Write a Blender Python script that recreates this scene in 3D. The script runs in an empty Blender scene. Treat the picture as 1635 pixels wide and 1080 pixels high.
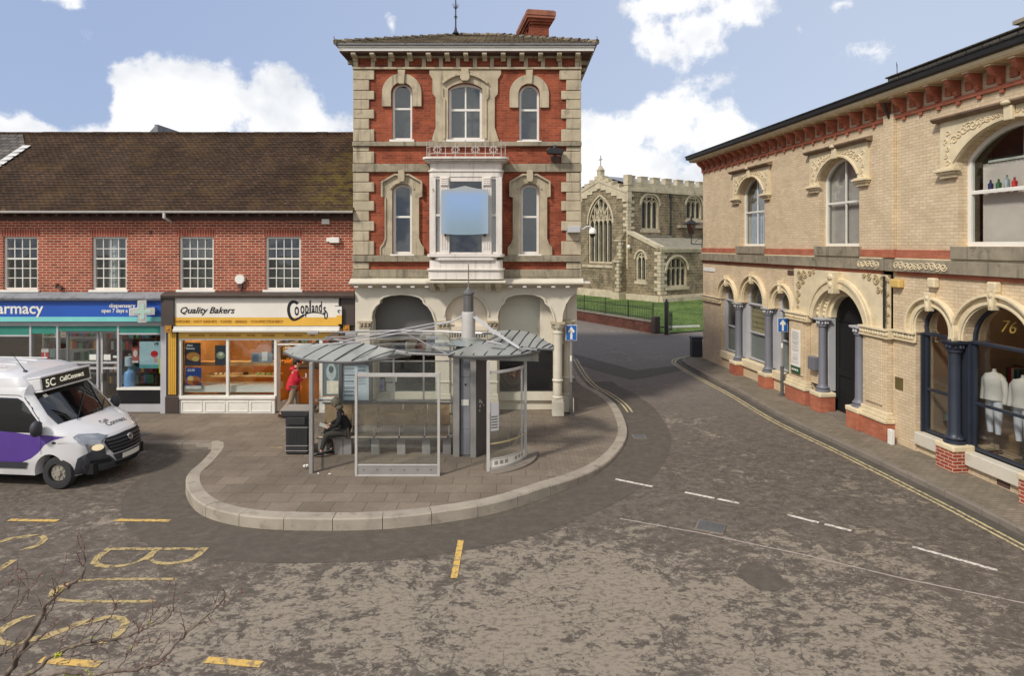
import bpy, bmesh, math, random
from mathutils import Vector, Matrix
from mathutils.geometry import tessellate_polygon
from mathutils.bvhtree import BVHTree

R = math.radians
scene = bpy.context.scene
COL = scene.collection

# ------------------------------------------------------------------ camera
cam_d = bpy.data.cameras.new("camera")
cam = bpy.data.objects.new("camera", cam_d)
COL.objects.link(cam)
cam.location = (0, 0, 5.2)
cam.rotation_euler = (R(90), 0, 0)
cam_d.sensor_width = 36.0
cam_d.lens = 22.02
cam_d.shift_y = -0.0905
cam_d.clip_start = 0.1
cam_d.clip_end = 2000
scene.camera = cam

# ------------------------------------------------------------------ exposure
scene.view_settings.view_transform = 'Standard'
scene.view_settings.look = 'None'
scene.view_settings.gamma = 1
scene.view_settings.exposure = 0.02
scene.cycles.max_bounces = 6
scene.cycles.transparent_max_bounces = 16
scene.cycles.caustics_reflective = False
scene.cycles.caustics_refractive = False

SUN_EL, SUN_AZ = R(44), R(224)      # azimuth clockwise from +Y: behind the camera, to its left
# ------------------------------------------------------------------ world
world = bpy.data.worlds.new("World")
scene.world = world
world.use_nodes = True
wt = world.node_tree
for n in list(wt.nodes):
    wt.nodes.remove(n)
def wn(t, **k):
    n = wt.nodes.new(t)
    for a, b in k.items():
        setattr(n, a, b)
    return n
def wl(a, b): wt.links.new(a, b)
def wmath(op, a, b=None, c=None, clamp=False):
    n = wn('ShaderNodeMath', operation=op); n.use_clamp = clamp
    for i, x in enumerate((a, b, c)):
        if x is None: continue
        if isinstance(x, (int, float)): n.inputs[i].default_value = x
        else: wl(x, n.inputs[i])
    return n.outputs[0]
w_out = wn('ShaderNodeOutputWorld')
w_bg = wn('ShaderNodeBackground')
w_bg.inputs[1].default_value = 0.1
sky = wn('ShaderNodeTexSky', sky_type='NISHITA')
sky.sun_disc = False
sky.sun_elevation = SUN_EL
sky.sun_rotation = SUN_AZ
sky.air_density = 1.0
sky.dust_density = 1.5
sky.ozone_density = 1.0
tc = wn('ShaderNodeTexCoord')
sep = wn('ShaderNodeSeparateXYZ'); wl(tc.outputs['Generated'], sep.inputs[0])
az = wmath('ARCTAN2', sep.outputs[0], sep.outputs[1])
el = wmath('ARCSINE', sep.outputs[2])
ae = wn('ShaderNodeCombineXYZ'); wl(az, ae.inputs[0]); wl(el, ae.inputs[1])
# noise that warps the cloud edges
nz = wn('ShaderNodeTexNoise'); nz.inputs['Scale'].default_value = 9.0
nz.inputs['Detail'].default_value = 9.0; nz.inputs['Roughness'].default_value = 0.62
wl(tc.outputs['Generated'], nz.inputs['Vector'])
nz2 = wn('ShaderNodeTexNoise'); nz2.inputs['Scale'].default_value = 2.2
nz2.inputs['Detail'].default_value = 5.0; nz2.inputs['Roughness'].default_value = 0.55
wl(tc.outputs['Generated'], nz2.inputs['Vector'])
# cumulus heaps: bearing and height (degrees), half-widths (degrees)
CLOUDS = [(-43.5, 8.5, 6.5, 5.6), (-33, 6.5, 16, 5), (-29.5, 11, 5.2, 5.6), (-25.5, 11.8, 3.6, 4.4),
          (-19.5, 10.5, 5.0, 5.2), (-15.5, 8.5, 6, 5), (-15, 4, 22, 6.5),
          (-35, 19.4, 3.2, 2.0), (-40, 20.8, 4.5, 1.5),
          (9.5, 9.5, 4.5, 3.2), (13.5, 10.6, 4.4, 3.4), (11, 6, 8, 5.2), (18.2, 9.0, 3.4, 3.2), (16, 5, 7, 4.0),
          (13.2, 17.6, 2.4, 2.2), (16.5, 18.4, 4.4, 2.6), (19.6, 19.6, 4.0, 2.4), (15, 20.5, 6, 1.6), (27.8, 18.9, 1.8, 0.8), (24.6, 17.4, .9, .9),
          (35.4, 13.1, 2.8, 1.5), (30.8, 11.5, 1.1, .7), (-10.8, 19.0, .9, 1.2),
          (-60, 14, 9, 9), (55, 12, 12, 7), (75, 20, 12, 9), (-90, 22, 18, 12)]
acc = None
for (a, e, ra, re) in CLOUDS:
    v1 = wn('ShaderNodeVectorMath', operation='SUBTRACT'); wl(ae.outputs[0], v1.inputs[0])
    v1.inputs[1].default_value = (R(a), R(e), 0)
    v2 = wn('ShaderNodeVectorMath', operation='MULTIPLY'); wl(v1.outputs[0], v2.inputs[0])
    v2.inputs[1].default_value = (1 / R(ra), 1 / R(re), 0)
    v3 = wn('ShaderNodeVectorMath', operation='LENGTH'); wl(v2.outputs[0], v3.inputs[0])
    wgt = 1.0 if min(ra, re) > 3.1 else (.72 if ra > 2.3 else .45)
    f = wmath('MULTIPLY', wmath('SUBTRACT', 1.0, v3.outputs['Value']), wgt)
    acc = f if acc is None else wmath('SMOOTH_MAX', acc, f, 0.12)
# clear gaps between the heaps
for (a, e, ra, re) in [(-35.2, 11.8, 2.6, 3.4), (-27, 17.2, 5, 1.4), (-34, 15.4, 3.2, 1.6), (-21, 18.5, 9, 2.4)]:
    v1 = wn('ShaderNodeVectorMath', operation='SUBTRACT'); wl(ae.outputs[0], v1.inputs[0]); v1.inputs[1].default_value = (R(a), R(e), 0)
    v2 = wn('ShaderNodeVectorMath', operation='MULTIPLY'); wl(v1.outputs[0], v2.inputs[0]); v2.inputs[1].default_value = (1 / R(ra), 1 / R(re), 0)
    v3 = wn('ShaderNodeVectorMath', operation='LENGTH'); wl(v2.outputs[0], v3.inputs[0])
    acc = wmath('SUBTRACT', wmath('MINIMUM', acc, .7), wmath('MULTIPLY', wmath('SUBTRACT', 1.25, v3.outputs['Value'], clamp=True), 1.1))
# unseen cloud bank added behind the viewer to brighten the facades
back = wmath('MULTIPLY', sep.outputs[1], -1.0)
bank = wmath('ADD', wmath('MULTIPLY', back, 0.55), wmath('MULTIPLY', wmath('SUBTRACT', nz2.outputs[0], 0.5), 3.0))
acc = wmath('MAXIMUM', acc, wmath('MINIMUM', bank, 0.8))
dens = wmath('ADD', wmath('MINIMUM', acc, 0.62), wmath('MULTIPLY', wmath('SUBTRACT', nz.outputs[0], 0.5), 2.7))
mr = wn('ShaderNodeMapRange', interpolation_type='SMOOTHSTEP'); wl(dens, mr.inputs[0])
mr.inputs[1].default_value = 0.06; mr.inputs[2].default_value = 0.42
# pale veil over the blue
veil = wn('ShaderNodeMix', data_type='RGBA'); veil.inputs[0].default_value = 0.72
wl(sky.outputs[0], veil.inputs[6])
vc = wn('ShaderNodeMix', data_type='RGBA'); vm_ = wn('ShaderNodeMapRange'); wl(az, vm_.inputs[0]); vm_.inputs[1].default_value = -.6; vm_.inputs[2].default_value = .55; wl(vm_.outputs[0], vc.inputs[0])
vc.inputs[6].default_value = (4.3, 5.4, 8.1, 1); vc.inputs[7].default_value = (6.5, 7.3, 9.0, 1); wl(vc.outputs[2], veil.inputs[7])
# cloud body: white heads, faint grey undersides
nz3 = wn('ShaderNodeTexNoise'); nz3.inputs['Scale'].default_value = 11.0; nz3.inputs['Detail'].default_value = 4.0
wl(tc.outputs['Generated'], nz3.inputs['Vector'])
crr = wn('ShaderNodeValToRGB'); wl(nz3.outputs[0], crr.inputs[0])
crr.color_ramp.elements[0].position = 0.34; crr.color_ramp.elements[0].color = (.74, .77, .82, 1)
crr.color_ramp.elements[1].position = 0.52; crr.color_ramp.elements[1].color = (.98, .985, 1, 1)
cs = wn('ShaderNodeVectorMath', operation='SCALE'); wl(crr.outputs[0], cs.inputs[0]); cs.inputs[3].default_value = 10.4
cmx = wn('ShaderNodeMix', data_type='RGBA'); wl(mr.outputs[0], cmx.inputs[0])
wl(veil.outputs[2], cmx.inputs[6]); wl(cs.outputs[0], cmx.inputs[7])
wl(cmx.outputs[2], w_bg.inputs[0]); wl(w_bg.outputs[0], w_out.inputs[0])

# ------------------------------------------------------------------ sun
sun_d = bpy.data.lights.new("sun", 'SUN')
sun_d.energy = 3.3
sun_d.angle = R(7)
sun_d.color = (1.0, 0.94, 0.86)
sun = bpy.data.objects.new("sun", sun_d)
COL.objects.link(sun)
sd = Vector((math.sin(SUN_AZ) * math.cos(SUN_EL), math.cos(SUN_AZ) * math.cos(SUN_EL), math.sin(SUN_EL)))
sun.rotation_euler = sd.to_track_quat('Z', 'Y').to_euler()
sun.location = sd * 60

# ------------------------------------------------------------------ mesh builder
def catmull(pts, n=6, closed=False):
    out = []
    P = [Vector(p) for p in pts]; m = len(P)
    for i in range(m if closed else m - 1):
        p0 = P[(i - 1) % m] if closed or i > 0 else P[i]
        p1 = P[i]; p2 = P[(i + 1) % m]
        p3 = P[(i + 2) % m] if closed or i + 2 < m else p2
        for k in range(n):
            t = k / n
            out.append(0.5 * ((2 * p1) + (p2 - p0) * t + (2 * p0 - 5 * p1 + 4 * p2 - p3) * t * t + (3 * p1 - p0 - 3 * p2 + p3) * t ** 3))
    if not closed: out.append(P[-1])
    return out

def arch(cx, w, z0, zs, rise, n=12):
    """outline: up the left side, over an arc of the given rise, down the right"""
    h = w / 2
    rise = max(rise, .01)
    rad = (h * h + rise * rise) / (2 * rise)
    cz = zs + rise - rad
    a = math.atan2(zs - cz, h)
    pts = [(cx + h, z0)]
    for i in range(n + 1):
        t = a + (math.pi - 2 * a) * i / n
        pts.append((cx + rad * math.cos(t), cz + rad * math.sin(t)))
    pts.append((cx - h, z0))
    return pts
def arc_only(cx, w, zs, rise, n=12):
    return arch(cx, w, 0, zs, rise, n)[1:-1]
def gothic(cx, w, z0, zs, rise, n=7):
    """pointed arch"""
    h = w / 2
    rad = (h * h + rise * rise) / (2 * h)
    pts = [(cx + h, z0)]
    a1 = math.atan2(rise, rad - h)
    for i in range(n + 1):
        t = a1 * i / n
        pts.append((cx + h - rad + rad * math.cos(t), zs + rad * math.sin(t)))
    for i in range(n - 1, -1, -1):
        t = a1 * i / n
        pts.append((cx - h + rad - rad * math.cos(t), zs + rad * math.sin(t)))
    pts.append((cx - h, z0))
    return pts
def rect(x0, x1, z0, z1):
    return [(x0, z0), (x1, z0), (x1, z1), (x0, z1)]

class MB:
    def __init__(s): s.v = []; s.f = []; s.m = []; s.T = None
    def add(s, vs, fs, mi=0):
        o = len(s.v)
        for p in vs:
            p = Vector(p)
            s.v.append(s.T @ p if s.T else p)
        for f in fs:
            s.f.append(tuple(i + o for i in f)); s.m.append(mi)
        return s
    def box(s, x0, x1, y0, y1, z0, z1, mi=0):
        return s.add([(x0, y0, z0), (x1, y0, z0), (x1, y1, z0), (x0, y1, z0), (x0, y0, z1), (x1, y0, z1), (x1, y1, z1), (x0, y1, z1)],
                     [(0, 3, 2, 1), (4, 5, 6, 7), (0, 1, 5, 4), (1, 2, 6, 5), (2, 3, 7, 6), (3, 0, 4, 7)], mi)
    def plate(s, outer, holes=(), a=0.0, b=0.1, plane='xz', mi=0, back=True):
        loops = [list(outer)] + [list(h) for h in holes]
        def P(p, d):
            if plane == 'xz': return (p[0], d, p[1])
            if plane == 'xy': return (p[0], p[1], d)
            return (d, p[0], p[1])
        tri = tessellate_polygon([[Vector((p[0], p[1], 0)) for p in l] for l in loops])
        flat = [p for l in loops for p in l]; n = len(flat)
        vs = [P(p, a) for p in flat] + ([P(p, b) for p in flat])
        fs = [tuple(t) for t in tri]
        if back: fs += [tuple(i + n for i in reversed(t)) for t in tri]
        o = 0
        for l in loops:
            k = len(l)
            for i in range(k):
                j = (i + 1) % k
                fs.append((o + i, o + j, n + o + j, n + o + i))
            o += k
        return s.add(vs, fs, mi)
    def cyl(s, p0, p1, r0, r1=None, n=12, mi=0, caps=True):
        r1 = r0 if r1 is None else r1
        p0 = Vector(p0); p1 = Vector(p1); d = (p1 - p0)
        if d.length < 1e-6: return s
        d.normalize()
        u = d.orthogonal().normalized(); w = d.cross(u)
        vs = []
        for (p, r) in ((p0, r0), (p1, r1)):
            for i in range(n):
                t = 2 * math.pi * i / n
                vs.append(p + (u * math.cos(t) + w * math.sin(t)) * r)
        fs = [(i, (i + 1) % n, n + (i + 1) % n, n + i) for i in range(n)]
        if caps: fs += [tuple(reversed(range(n))), tuple(range(n, 2 * n))]
        return s.add(vs, fs, mi)
    def tube(s, pts, rs, n=8, mi=0, caps=True):
        P = [Vector(p) for p in pts]; m = len(P)
        if isinstance(rs, (int, float)): rs = [rs] * m
        vs = []; u = None
        for i in range(m):
            d = (P[min(i + 1, m - 1)] - P[max(i - 1, 0)])
            if d.length < 1e-9: d = Vector((0, 0, 1))
            d.normalize()
            u = d.orthogonal().normalized() if u is None else (u - d * u.dot(d)).normalized()
            w = d.cross(u)
            for k in range(n):
                t = 2 * math.pi * k / n
                vs.append(P[i] + (u * math.cos(t) + w * math.sin(t)) * rs[i])
        fs = []
        for i in range(m - 1):
            for k in range(n):
                fs.append((i * n + k, i * n + (k + 1) % n, (i + 1) * n + (k + 1) % n, (i + 1) * n + k))
        if caps: fs += [tuple(reversed(range(n))), tuple(range((m - 1) * n, m * n))]
        return s.add(vs, fs, mi)
    def lathe(s, cx, cy, prof, n=20, mi=0):
        vs = []; m = len(prof)
        for (r, z) in prof:
            for k in range(n):
                t = 2 * math.pi * k / n
                vs.append((cx + r * math.cos(t), cy + r * math.sin(t), z))
        fs = []
        for i in range(m - 1):
            for k in range(n):
                fs.append((i * n + k, i * n + (k + 1) % n, (i + 1) * n + (k + 1) % n, (i + 1) * n + k))
        fs += [tuple(reversed(range(n))), tuple(range((m - 1) * n, m * n))]
        return s.add(vs, fs, mi)
    def band(s, path, w0, w1, y0, y1, mi=0, closed=False):
        """flat moulding following a path in the facade plane, from w0 to w1 beside it, y0 (front) to y1"""
        P = [Vector((p[0], p[1])) for p in path]; m = len(P)
        vs = []
        for i in range(m):
            if closed: a = P[(i - 1) % m]; b = P[(i + 1) % m]
            else: a = P[max(i - 1, 0)]; b = P[min(i + 1, m - 1)]
            d1 = (P[i] - a); d2 = (b - P[i])
            if d1.length < 1e-7: d1 = d2.copy()
            if d2.length < 1e-7: d2 = d1.copy()
            d1.normalize(); d2.normalize()
            nn = Vector((-(d1.y + d2.y), d1.x + d2.x))
            if nn.length < 1e-6: nn = Vector((-d1.y, d1.x))
            nn.normalize()
            c = max(.35, nn.dot(Vector((-d1.y, d1.x))))
            for (w, y) in ((w0, y1), (w0, y0), (w1, y0), (w1, y1)):
                q = P[i] + nn * (w / c)
                vs.append((q.x, y, q.y))
        fs = []
        for i in range(m if closed else m - 1):
            j = (i + 1) % m
            for k in range(4):
                fs.append((i * 4 + k, j * 4 + k, j * 4 + (k + 1) % 4, i * 4 + (k + 1) % 4))
        if not closed: fs += [(3, 2, 1, 0), ((m - 1) * 4, (m - 1) * 4 + 1, (m - 1) * 4 + 2, (m - 1) * 4 + 3)]
        return s.add(vs, fs, mi)
    def profile_x(s, prof, x0, x1, mi=0):
        """prof: (y,z) outline extruded along x"""
        return s.plate(prof, (), x0, x1, plane='yz', mi=mi)
    def ball(s, c, r, n=10, m=7, mi=0):
        rr = r if isinstance(r, (tuple, list)) else (r, r, r)
        vs = []; fs = []
        for j in range(1, m):
            ph = math.pi * j / m
            for i in range(n):
                t = 2 * math.pi * i / n
                vs.append((c[0] + rr[0] * math.sin(ph) * math.cos(t), c[1] + rr[1] * math.sin(ph) * math.sin(t), c[2] + rr[2] * math.cos(ph)))
        top = len(vs); vs.append((c[0], c[1], c[2] + rr[2])); vs.append((c[0], c[1], c[2] - rr[2]))
        for j in range(m - 2):
            for i in range(n):
                fs.append((j * n + i, j * n + (i + 1) % n, (j + 1) * n + (i + 1) % n, (j + 1) * n + i))
        for i in range(n):
            fs.append((i, top, (i + 1) % n)); fs.append(((m - 2) * n + i, (m - 2) * n + (i + 1) % n, top + 1))
        return s.add(vs, fs, mi)
    def build(s, name, mat, parent=None, smooth=None, bevel=0, loc=None, kind=None, recalc=True):
        me = bpy.data.meshes.new(name)
        me.from_pydata([tuple(p) for p in s.v], [], s.f)
        mats = mat if isinstance(mat, (list, tuple)) else [mat]
        for m_ in mats: me.materials.append(m_)
        if len(mats) > 1: me.polygons.foreach_set('material_index', s.m)
        if recalc:
            bm = bmesh.new(); bm.from_mesh(me)
            bmesh.ops.recalc_face_normals(bm, faces=bm.faces)
            bm.to_mesh(me); bm.free()
        if smooth is not None:
            me.polygons.foreach_set('use_smooth', [True] * len(me.polygons))
            me.set_sharp_from_angle(angle=R(smooth))
        me.update()
        o = bpy.data.objects.new(name, me)
        COL.objects.link(o)
        if parent is not None: o.parent = parent
        if loc is not None: o.location = loc
        if kind: o['kind'] = kind
        if bevel:
            b = o.modifiers.new('bevel', 'BEVEL'); b.width = bevel; b.segments = 2; b.limit_method = 'ANGLE'; b.angle_limit = R(40)
        return o

def tag(o, label=None, cat=None, group=None, kind=None):
    if label: o['label'] = label
    if cat: o['category'] = cat
    if group: o['group'] = group
    if kind: o['kind'] = kind
    return o
def thing(name, label, cat, loc=(0, 0, 0), rz=0.0, group=None):
    o = bpy.data.objects.new(name, None); COL.objects.link(o)
    o.empty_display_size = .2
    o.location = loc; o.rotation_euler = (0, 0, rz)
    return tag(o, label, cat, group)
def text_mb(body, size, loc, shear=0, sx=1.0, depth=.008, bold=.0, align='CENTER', rot=None, space=1.0):
    """lettering as an MB standing in the xz plane, facing -y"""
    cu = bpy.data.curves.new('t', 'FONT'); cu.body = body; cu.size = size; cu.align_x = align; cu.align_y = 'CENTER'
    cu.shear = shear; cu.offset = bold; cu.extrude = depth / 2; cu.resolution_u = 3; cu.space_character = space
    o = bpy.data.objects.new('t', cu); COL.objects.link(o)
    dg = bpy.context.evaluated_depsgraph_get()
    me = bpy.data.meshes.new_from_object(o.evaluated_get(dg))
    mb = MB()
    T = Matrix.Translation(loc) @ (rot or Matrix()) @ Matrix.Rotation(R(90), 4, 'X') @ Matrix.Diagonal((sx, 1, 1, 1))
    mb.add([T @ v.co for v in me.vertices], [tuple(p.vertices) for p in me.polygons])
    bpy.data.objects.remove(o); bpy.data.curves.remove(cu); bpy.data.meshes.remove(me)
    return mb

# ------------------------------------------------------------------ materials
def lin(c):
    return tuple(((x / 255) / 12.92 if x <= 10 else (((x / 255) + .055) / 1.055) ** 2.4) for x in c) + (1,)
class NT:
    def __init__(s, name):
        s.mat = bpy.data.materials.new(name); s.mat.use_nodes = True
        s.t = s.mat.node_tree
        s.b = next(n for n in s.t.nodes if n.type == 'BSDF_PRINCIPLED')
        s.out = next(n for n in s.t.nodes if n.type == 'OUTPUT_MATERIAL')
    def n(s, ty, **k):
        n = s.t.nodes.new(ty)
        for a, b in k.items(): setattr(n, a, b)
        return n
    def l(s, a, b): s.t.links.new(a, b)
    def math(s, op, a, b=None, c=None, clamp=False):
        n = s.n('ShaderNodeMath', operation=op); n.use_clamp = clamp
        for i, x in enumerate((a, b, c)):
            if x is None: continue
            if isinstance(x, (int, float)): n.inputs[i].default_value = x
            else: s.l(x, n.inputs[i])
        return n.outputs[0]
    def obj(s): return s.n('ShaderNodeTexCoord').outputs['Object']
    def noise(s, vec, scale, detail=4, rough=.55, dist=0):
        n = s.n('ShaderNodeTexNoise'); n.inputs['Scale'].default_value = scale; n.inputs['Detail'].default_value = detail
        n.inputs['Roughness'].default_value = rough; n.inputs['Distortion'].default_value = dist
        if vec is not None: s.l(vec, n.inputs['Vector'])
        return n.outputs[0]
    def scalev(s, vec, sc):
        n = s.n('ShaderNodeVectorMath', operation='MULTIPLY'); s.l(vec, n.inputs[0]); n.inputs[1].default_value = sc
        return n.outputs[0]
    def smooth(s, x, a, b):
        n = s.n('ShaderNodeMapRange', interpolation_type='SMOOTHSTEP'); s.l(x, n.inputs[0])
        n.inputs[1].default_value = a; n.inputs[2].default_value = b
        return n.outputs[0]
    def mix(s, f, a, b, blend='MIX'):
        n = s.n('ShaderNodeMix', data_type='RGBA', blend_type=blend)
        for i, x in ((0, f), (6, a), (7, b)):
            if isinstance(x, (int, float, tuple)): n.inputs[i].default_value = x
            else: s.l(x, n.inputs[i])
        return n.outputs[2]
    def bump(s, h, dist=.01, strength=.6, prev=None):
        n = s.n('ShaderNodeBump'); n.inputs['Strength'].default_value = strength; n.inputs['Distance'].default_value = dist
        s.l(h, n.inputs['Height'])
        if prev is not None: s.l(prev, n.inputs['Normal'])
        return n.outputs[0]
    def fin(s, col=None, rough=None, normal=None, metal=0, spec=None):
        if col is not None:
            if isinstance(col, tuple): s.b.inputs['Base Color'].default_value = col
            else: s.l(col, s.b.inputs['Base Color'])
        if rough is not None:
            if isinstance(rough, (int, float)): s.b.inputs['Roughness'].default_value = rough
            else: s.l(rough, s.b.inputs['Roughness'])
        if normal is not None: s.l(normal, s.b.inputs['Normal'])
        s.b.inputs['Metallic'].default_value = metal
        if spec is not None: s.b.inputs['Specular IOR Level'].default_value = spec
        return s.mat

def mk(name, c, rough=.7, var=.12, vs=3.0, c2=None, c2s=1.3, c2t=(.5, .75), fine=25, bump=.003, metal=0, spec=None, streak=None):
    """painted / plain surface: base colour with blotchy variation, an optional second tone with its own shape, fine grain"""
    t = NT(name); v = t.obj()
    col = lin(c)
    dk = tuple(x * (1 - var) for x in col[:3]) + (1,); lt = tuple(min(.95, x * (1 + var)) for x in col[:3]) + (1,)
    n1 = t.noise(v, vs, 5, .6)
    base = t.mix(t.smooth(n1, .3, .7), dk, lt)
    if c2:
        n2 = t.noise(v, c2s, 7, .68)
        base = t.mix(t.smooth(n2, *c2t), base, lin(c2))
    if streak:
        n3 = t.noise(t.scalev(v, (9, 9, .7)), 1.0, 4, .6)
        base = t.mix(t.math('MULTIPLY', t.smooth(n3, .52, .72), .75), base, lin(streak))
    g = t.noise(v, fine, 3, .6)
    nb = t.bump(g, bump, .5) if bump else None
    rr = t.math('ADD', rough - .08, t.math('MULTIPLY', n1, .16))
    return t.fin(base, rr, nb, metal, spec)

def brickmat(name, c1, c2, mortar, bw=.235, rh=.078, mort=.012, axes='xz', var=(.75, 1.2), dirt=None, bump=.006, blot=1.0, off=.5, dirt_t=(.5, .72), odd=None):
    t = NT(name); v = t.obj()
    sp = t.n('ShaderNodeSeparateXYZ'); t.l(v, sp.inputs[0])
    cb = t.n('ShaderNodeCombineXYZ')
    if axes == 'xz':
        t.l(t.math('ADD', sp.outputs[0], sp.outputs[1]), cb.inputs[0]); t.l(sp.outputs[2], cb.inputs[1])
    else:
        t.l(sp.outputs[0], cb.inputs[0]); t.l(sp.outputs[1], cb.inputs[1])
    # hand-made unevenness
    wob = t.noise(v, 1.7, 3, .5)
    add = t.n('ShaderNodeVectorMath', operation='ADD'); t.l(cb.outputs[0], add.inputs[0])
    cw = t.n('ShaderNodeCombineXYZ'); t.l(t.math('MULTIPLY', wob, .02), cw.inputs[0]); t.l(t.math('MULTIPLY', wob, .02), cw.inputs[1])
    t.l(cw.outputs[0], add.inputs[1])
    b = t.n('ShaderNodeTexBrick'); b.offset = off
    t.l(add.outputs[0], b.inputs['Vector'])
    b.inputs['Scale'].default_value = 1; b.inputs['Brick Width'].default_value = bw; b.inputs['Row Height'].default_value = rh
    b.inputs['Mortar Size'].default_value = mort; b.inputs['Mortar Smooth'].default_value = .25; b.inputs['Bias'].default_value = 0
    b.inputs['Color1'].default_value = lin(c1); b.inputs['Color2'].default_value = lin(c2); b.inputs['Mortar'].default_value = lin(mortar)
    # per-area tone
    n1 = t.noise(v, 1.4 * blot, 6, .65); n2 = t.noise(v, 14, 3, .6)
    m = t.math('ADD', t.math('MULTIPLY', t.smooth(n1, .3, .7), var[1] - var[0]), var[0])
    m = t.math('MULTIPLY', m, t.math('ADD', .82, t.math('MULTIPLY', n2, .36)))
    vm = t.n('ShaderNodeVectorMath', operation='SCALE'); t.l(b.outputs[0], vm.inputs[0]); t.l(m, vm.inputs[3])
    col = vm.outputs[0]
    if odd:
        b2 = t.n('ShaderNodeTexBrick'); b2.offset = off; t.l(add.outputs[0], b2.inputs['Vector'])
        for k, x in (('Scale', 1), ('Brick Width', bw), ('Row Height', rh), ('Mortar Size', mort), ('Bias', -.72)): b2.inputs[k].default_value = x
        b2.inputs['Color1'].default_value = (0, 0, 0, 1); b2.inputs['Color2'].default_value = (1, 1, 1, 1); b2.inputs['Mortar'].default_value = (0, 0, 0, 1)
        col = t.mix(t.math('MULTIPLY', b2.outputs[0], .6), col, lin(odd))
    if dirt:
        n3 = t.noise(v, .9, 8, .7)
        col = t.mix(t.math('MULTIPLY', t.smooth(n3, *dirt_t), .8), col, lin(dirt))
    h = t.math('SUBTRACT', 1.0, b.outputs['Fac'])
    h = t.math('ADD', h, t.math('MULTIPLY', n2, .35))
    return t.fin(col, .88, t.bump(h, bump, .7), spec=.25)

def glassmat(name, tint=(.75, .8, .78), refl=1.0, dusty=.0, rough=.02):
    t = NT(name); t.t.nodes.remove(t.b)
    tr = t.n('ShaderNodeBsdfTransparent'); tr.inputs[0].default_value = tint + (1,)
    gl = t.n('ShaderNodeBsdfGlossy'); gl.inputs['Roughness'].default_value = rough; gl.inputs[0].default_value = (.95, .97, 1, 1)
    v = t.obj(); nb = t.bump(t.noise(v, 1.6, 2, .4), .012, .35)
    t.l(nb, gl.inputs['Normal'])
    fr = t.n('ShaderNodeFresnel'); t.l(t.math('SUBTRACT', 1.5, t.math('MULTIPLY', t.n('ShaderNodeNewGeometry').outputs['Backfacing'], .8333)), fr.inputs[0])
    t.l(nb, fr.inputs['Normal'])
    mx = t.n('ShaderNodeMixShader'); t.l(t.math('MULTIPLY', t.math('ADD', fr.outputs[0], .035), refl, clamp=True), mx.inputs[0])
    t.l(tr.outputs[0], mx.inputs[1]); t.l(gl.outputs[0], mx.inputs[2])
    o = mx.outputs[0]
    if dusty:
        df = t.n('ShaderNodeBsdfDiffuse'); df.inputs[0].default_value = (.5, .52, .5, 1)
        m2 = t.n('ShaderNodeMixShader')
        t.l(t.math('MULTIPLY', t.noise(v, 2.5, 5, .6), dusty * 2), m2.inputs[0])
        t.l(o, m2.inputs[1]); t.l(df.outputs[0], m2.inputs[2]); o = m2.outputs[0]
    t.l(o, t.out.inputs[0])
    return t.mat
def emitmat(name, c, s):
    t = NT(name); t.b.inputs['Base Color'].default_value = lin(c); t.b.inputs['Emission Color'].default_value = lin(c)
    t.b.inputs['Emission Strength'].default_value = s
    return t.mat

G = {}
G['brick_l'] = brickmat('red_brick_pale_joints', (162, 80, 58), (134, 62, 46), (196, 166, 142), bw=.235, rh=.079, mort=.0105, var=(.8, 1.15), dirt=(96, 52, 44), dirt_t=(.55, .8), odd=(92, 48, 44))
G['brick_m'] = brickmat('old_red_brick', (160, 82, 55), (136, 65, 45), (144, 98, 76), bw=.23, rh=.075, mort=.008, var=(.66, 1.2), dirt=(92, 44, 34), dirt_t=(.5, .75), odd=(84, 44, 38))
G['brick_b'] = brickmat('buff_brick', (216, 196, 164), (206, 184, 150), (188, 167, 136), bw=.235, rh=.079, mort=.007, var=(.88, 1.06), dirt=(180, 152, 112), dirt_t=(.56, .85), odd=(190, 166, 134))
G['brick_wall'] = brickmat('dark_garden_brick', (112, 62, 48), (88, 50, 42), (96, 78, 68), var=(.7, 1.1), dirt=(52, 40, 36))
G['terracotta'] = brickmat('orange_terracotta_brick', (182, 112, 84), (168, 98, 74), (172, 114, 92), bw=.235, rh=.079, mort=.006, var=(.8, 1.12), dirt=(138, 72, 54), bump=.004)
G['flint'] = brickmat('coursed_church_rubble', (138, 122, 96), (110, 98, 78), (154, 142, 118), bw=.55, rh=.27, mort=.03, var=(.65, 1.3), dirt=(78, 72, 56), dirt_t=(.45, .7), bump=.03, odd=(176, 162, 130))
G['stone'] = mk('weathered_stone', (178, 165, 140), .85, .14, 2.2, c2=(120, 112, 96), c2s=2.6, c2t=(.54, .78), bump=.006, streak=(118, 110, 96), spec=.2)
G['stone_d'] = mk('grey_string_stone', (148, 138, 118), .88, .16, 2.4, c2=(98, 92, 78), c2s=3.0, c2t=(.5, .74), bump=.006, streak=(98, 92, 80), spec=.2)
G['stone_w'] = mk('warm_carved_stone', (216, 200, 166), .82, .1, 2.2, c2=(178, 156, 120), c2s=2.4, c2t=(.55, .8), bump=.005, spec=.2)
G['cream'] = mk('cream_masonry_paint', (206, 198, 180), .6, .06, 1.2, c2=(178, 168, 146), c2s=2.0, c2t=(.56, .85), bump=.003, spec=.3)
G['lime'] = mk('church_limestone', (186, 174, 148), .85, .14, 1.2, c2=(134, 124, 104), c2s=1.4, c2t=(.5, .75), spec=.2)
G['white'] = mk('white_gloss_paint', (226, 222, 212), .45, .05, 2, c2=(190, 184, 172), c2s=5, c2t=(.6, .82), bump=.001, spec=.4)
G['peel'] = mk('peeling_white_paint', (216, 208, 198), .6, .06, 2, c2=(120, 106, 94), c2s=4.2, c2t=(.66, .72), bump=.004, streak=(178, 166, 154))
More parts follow.
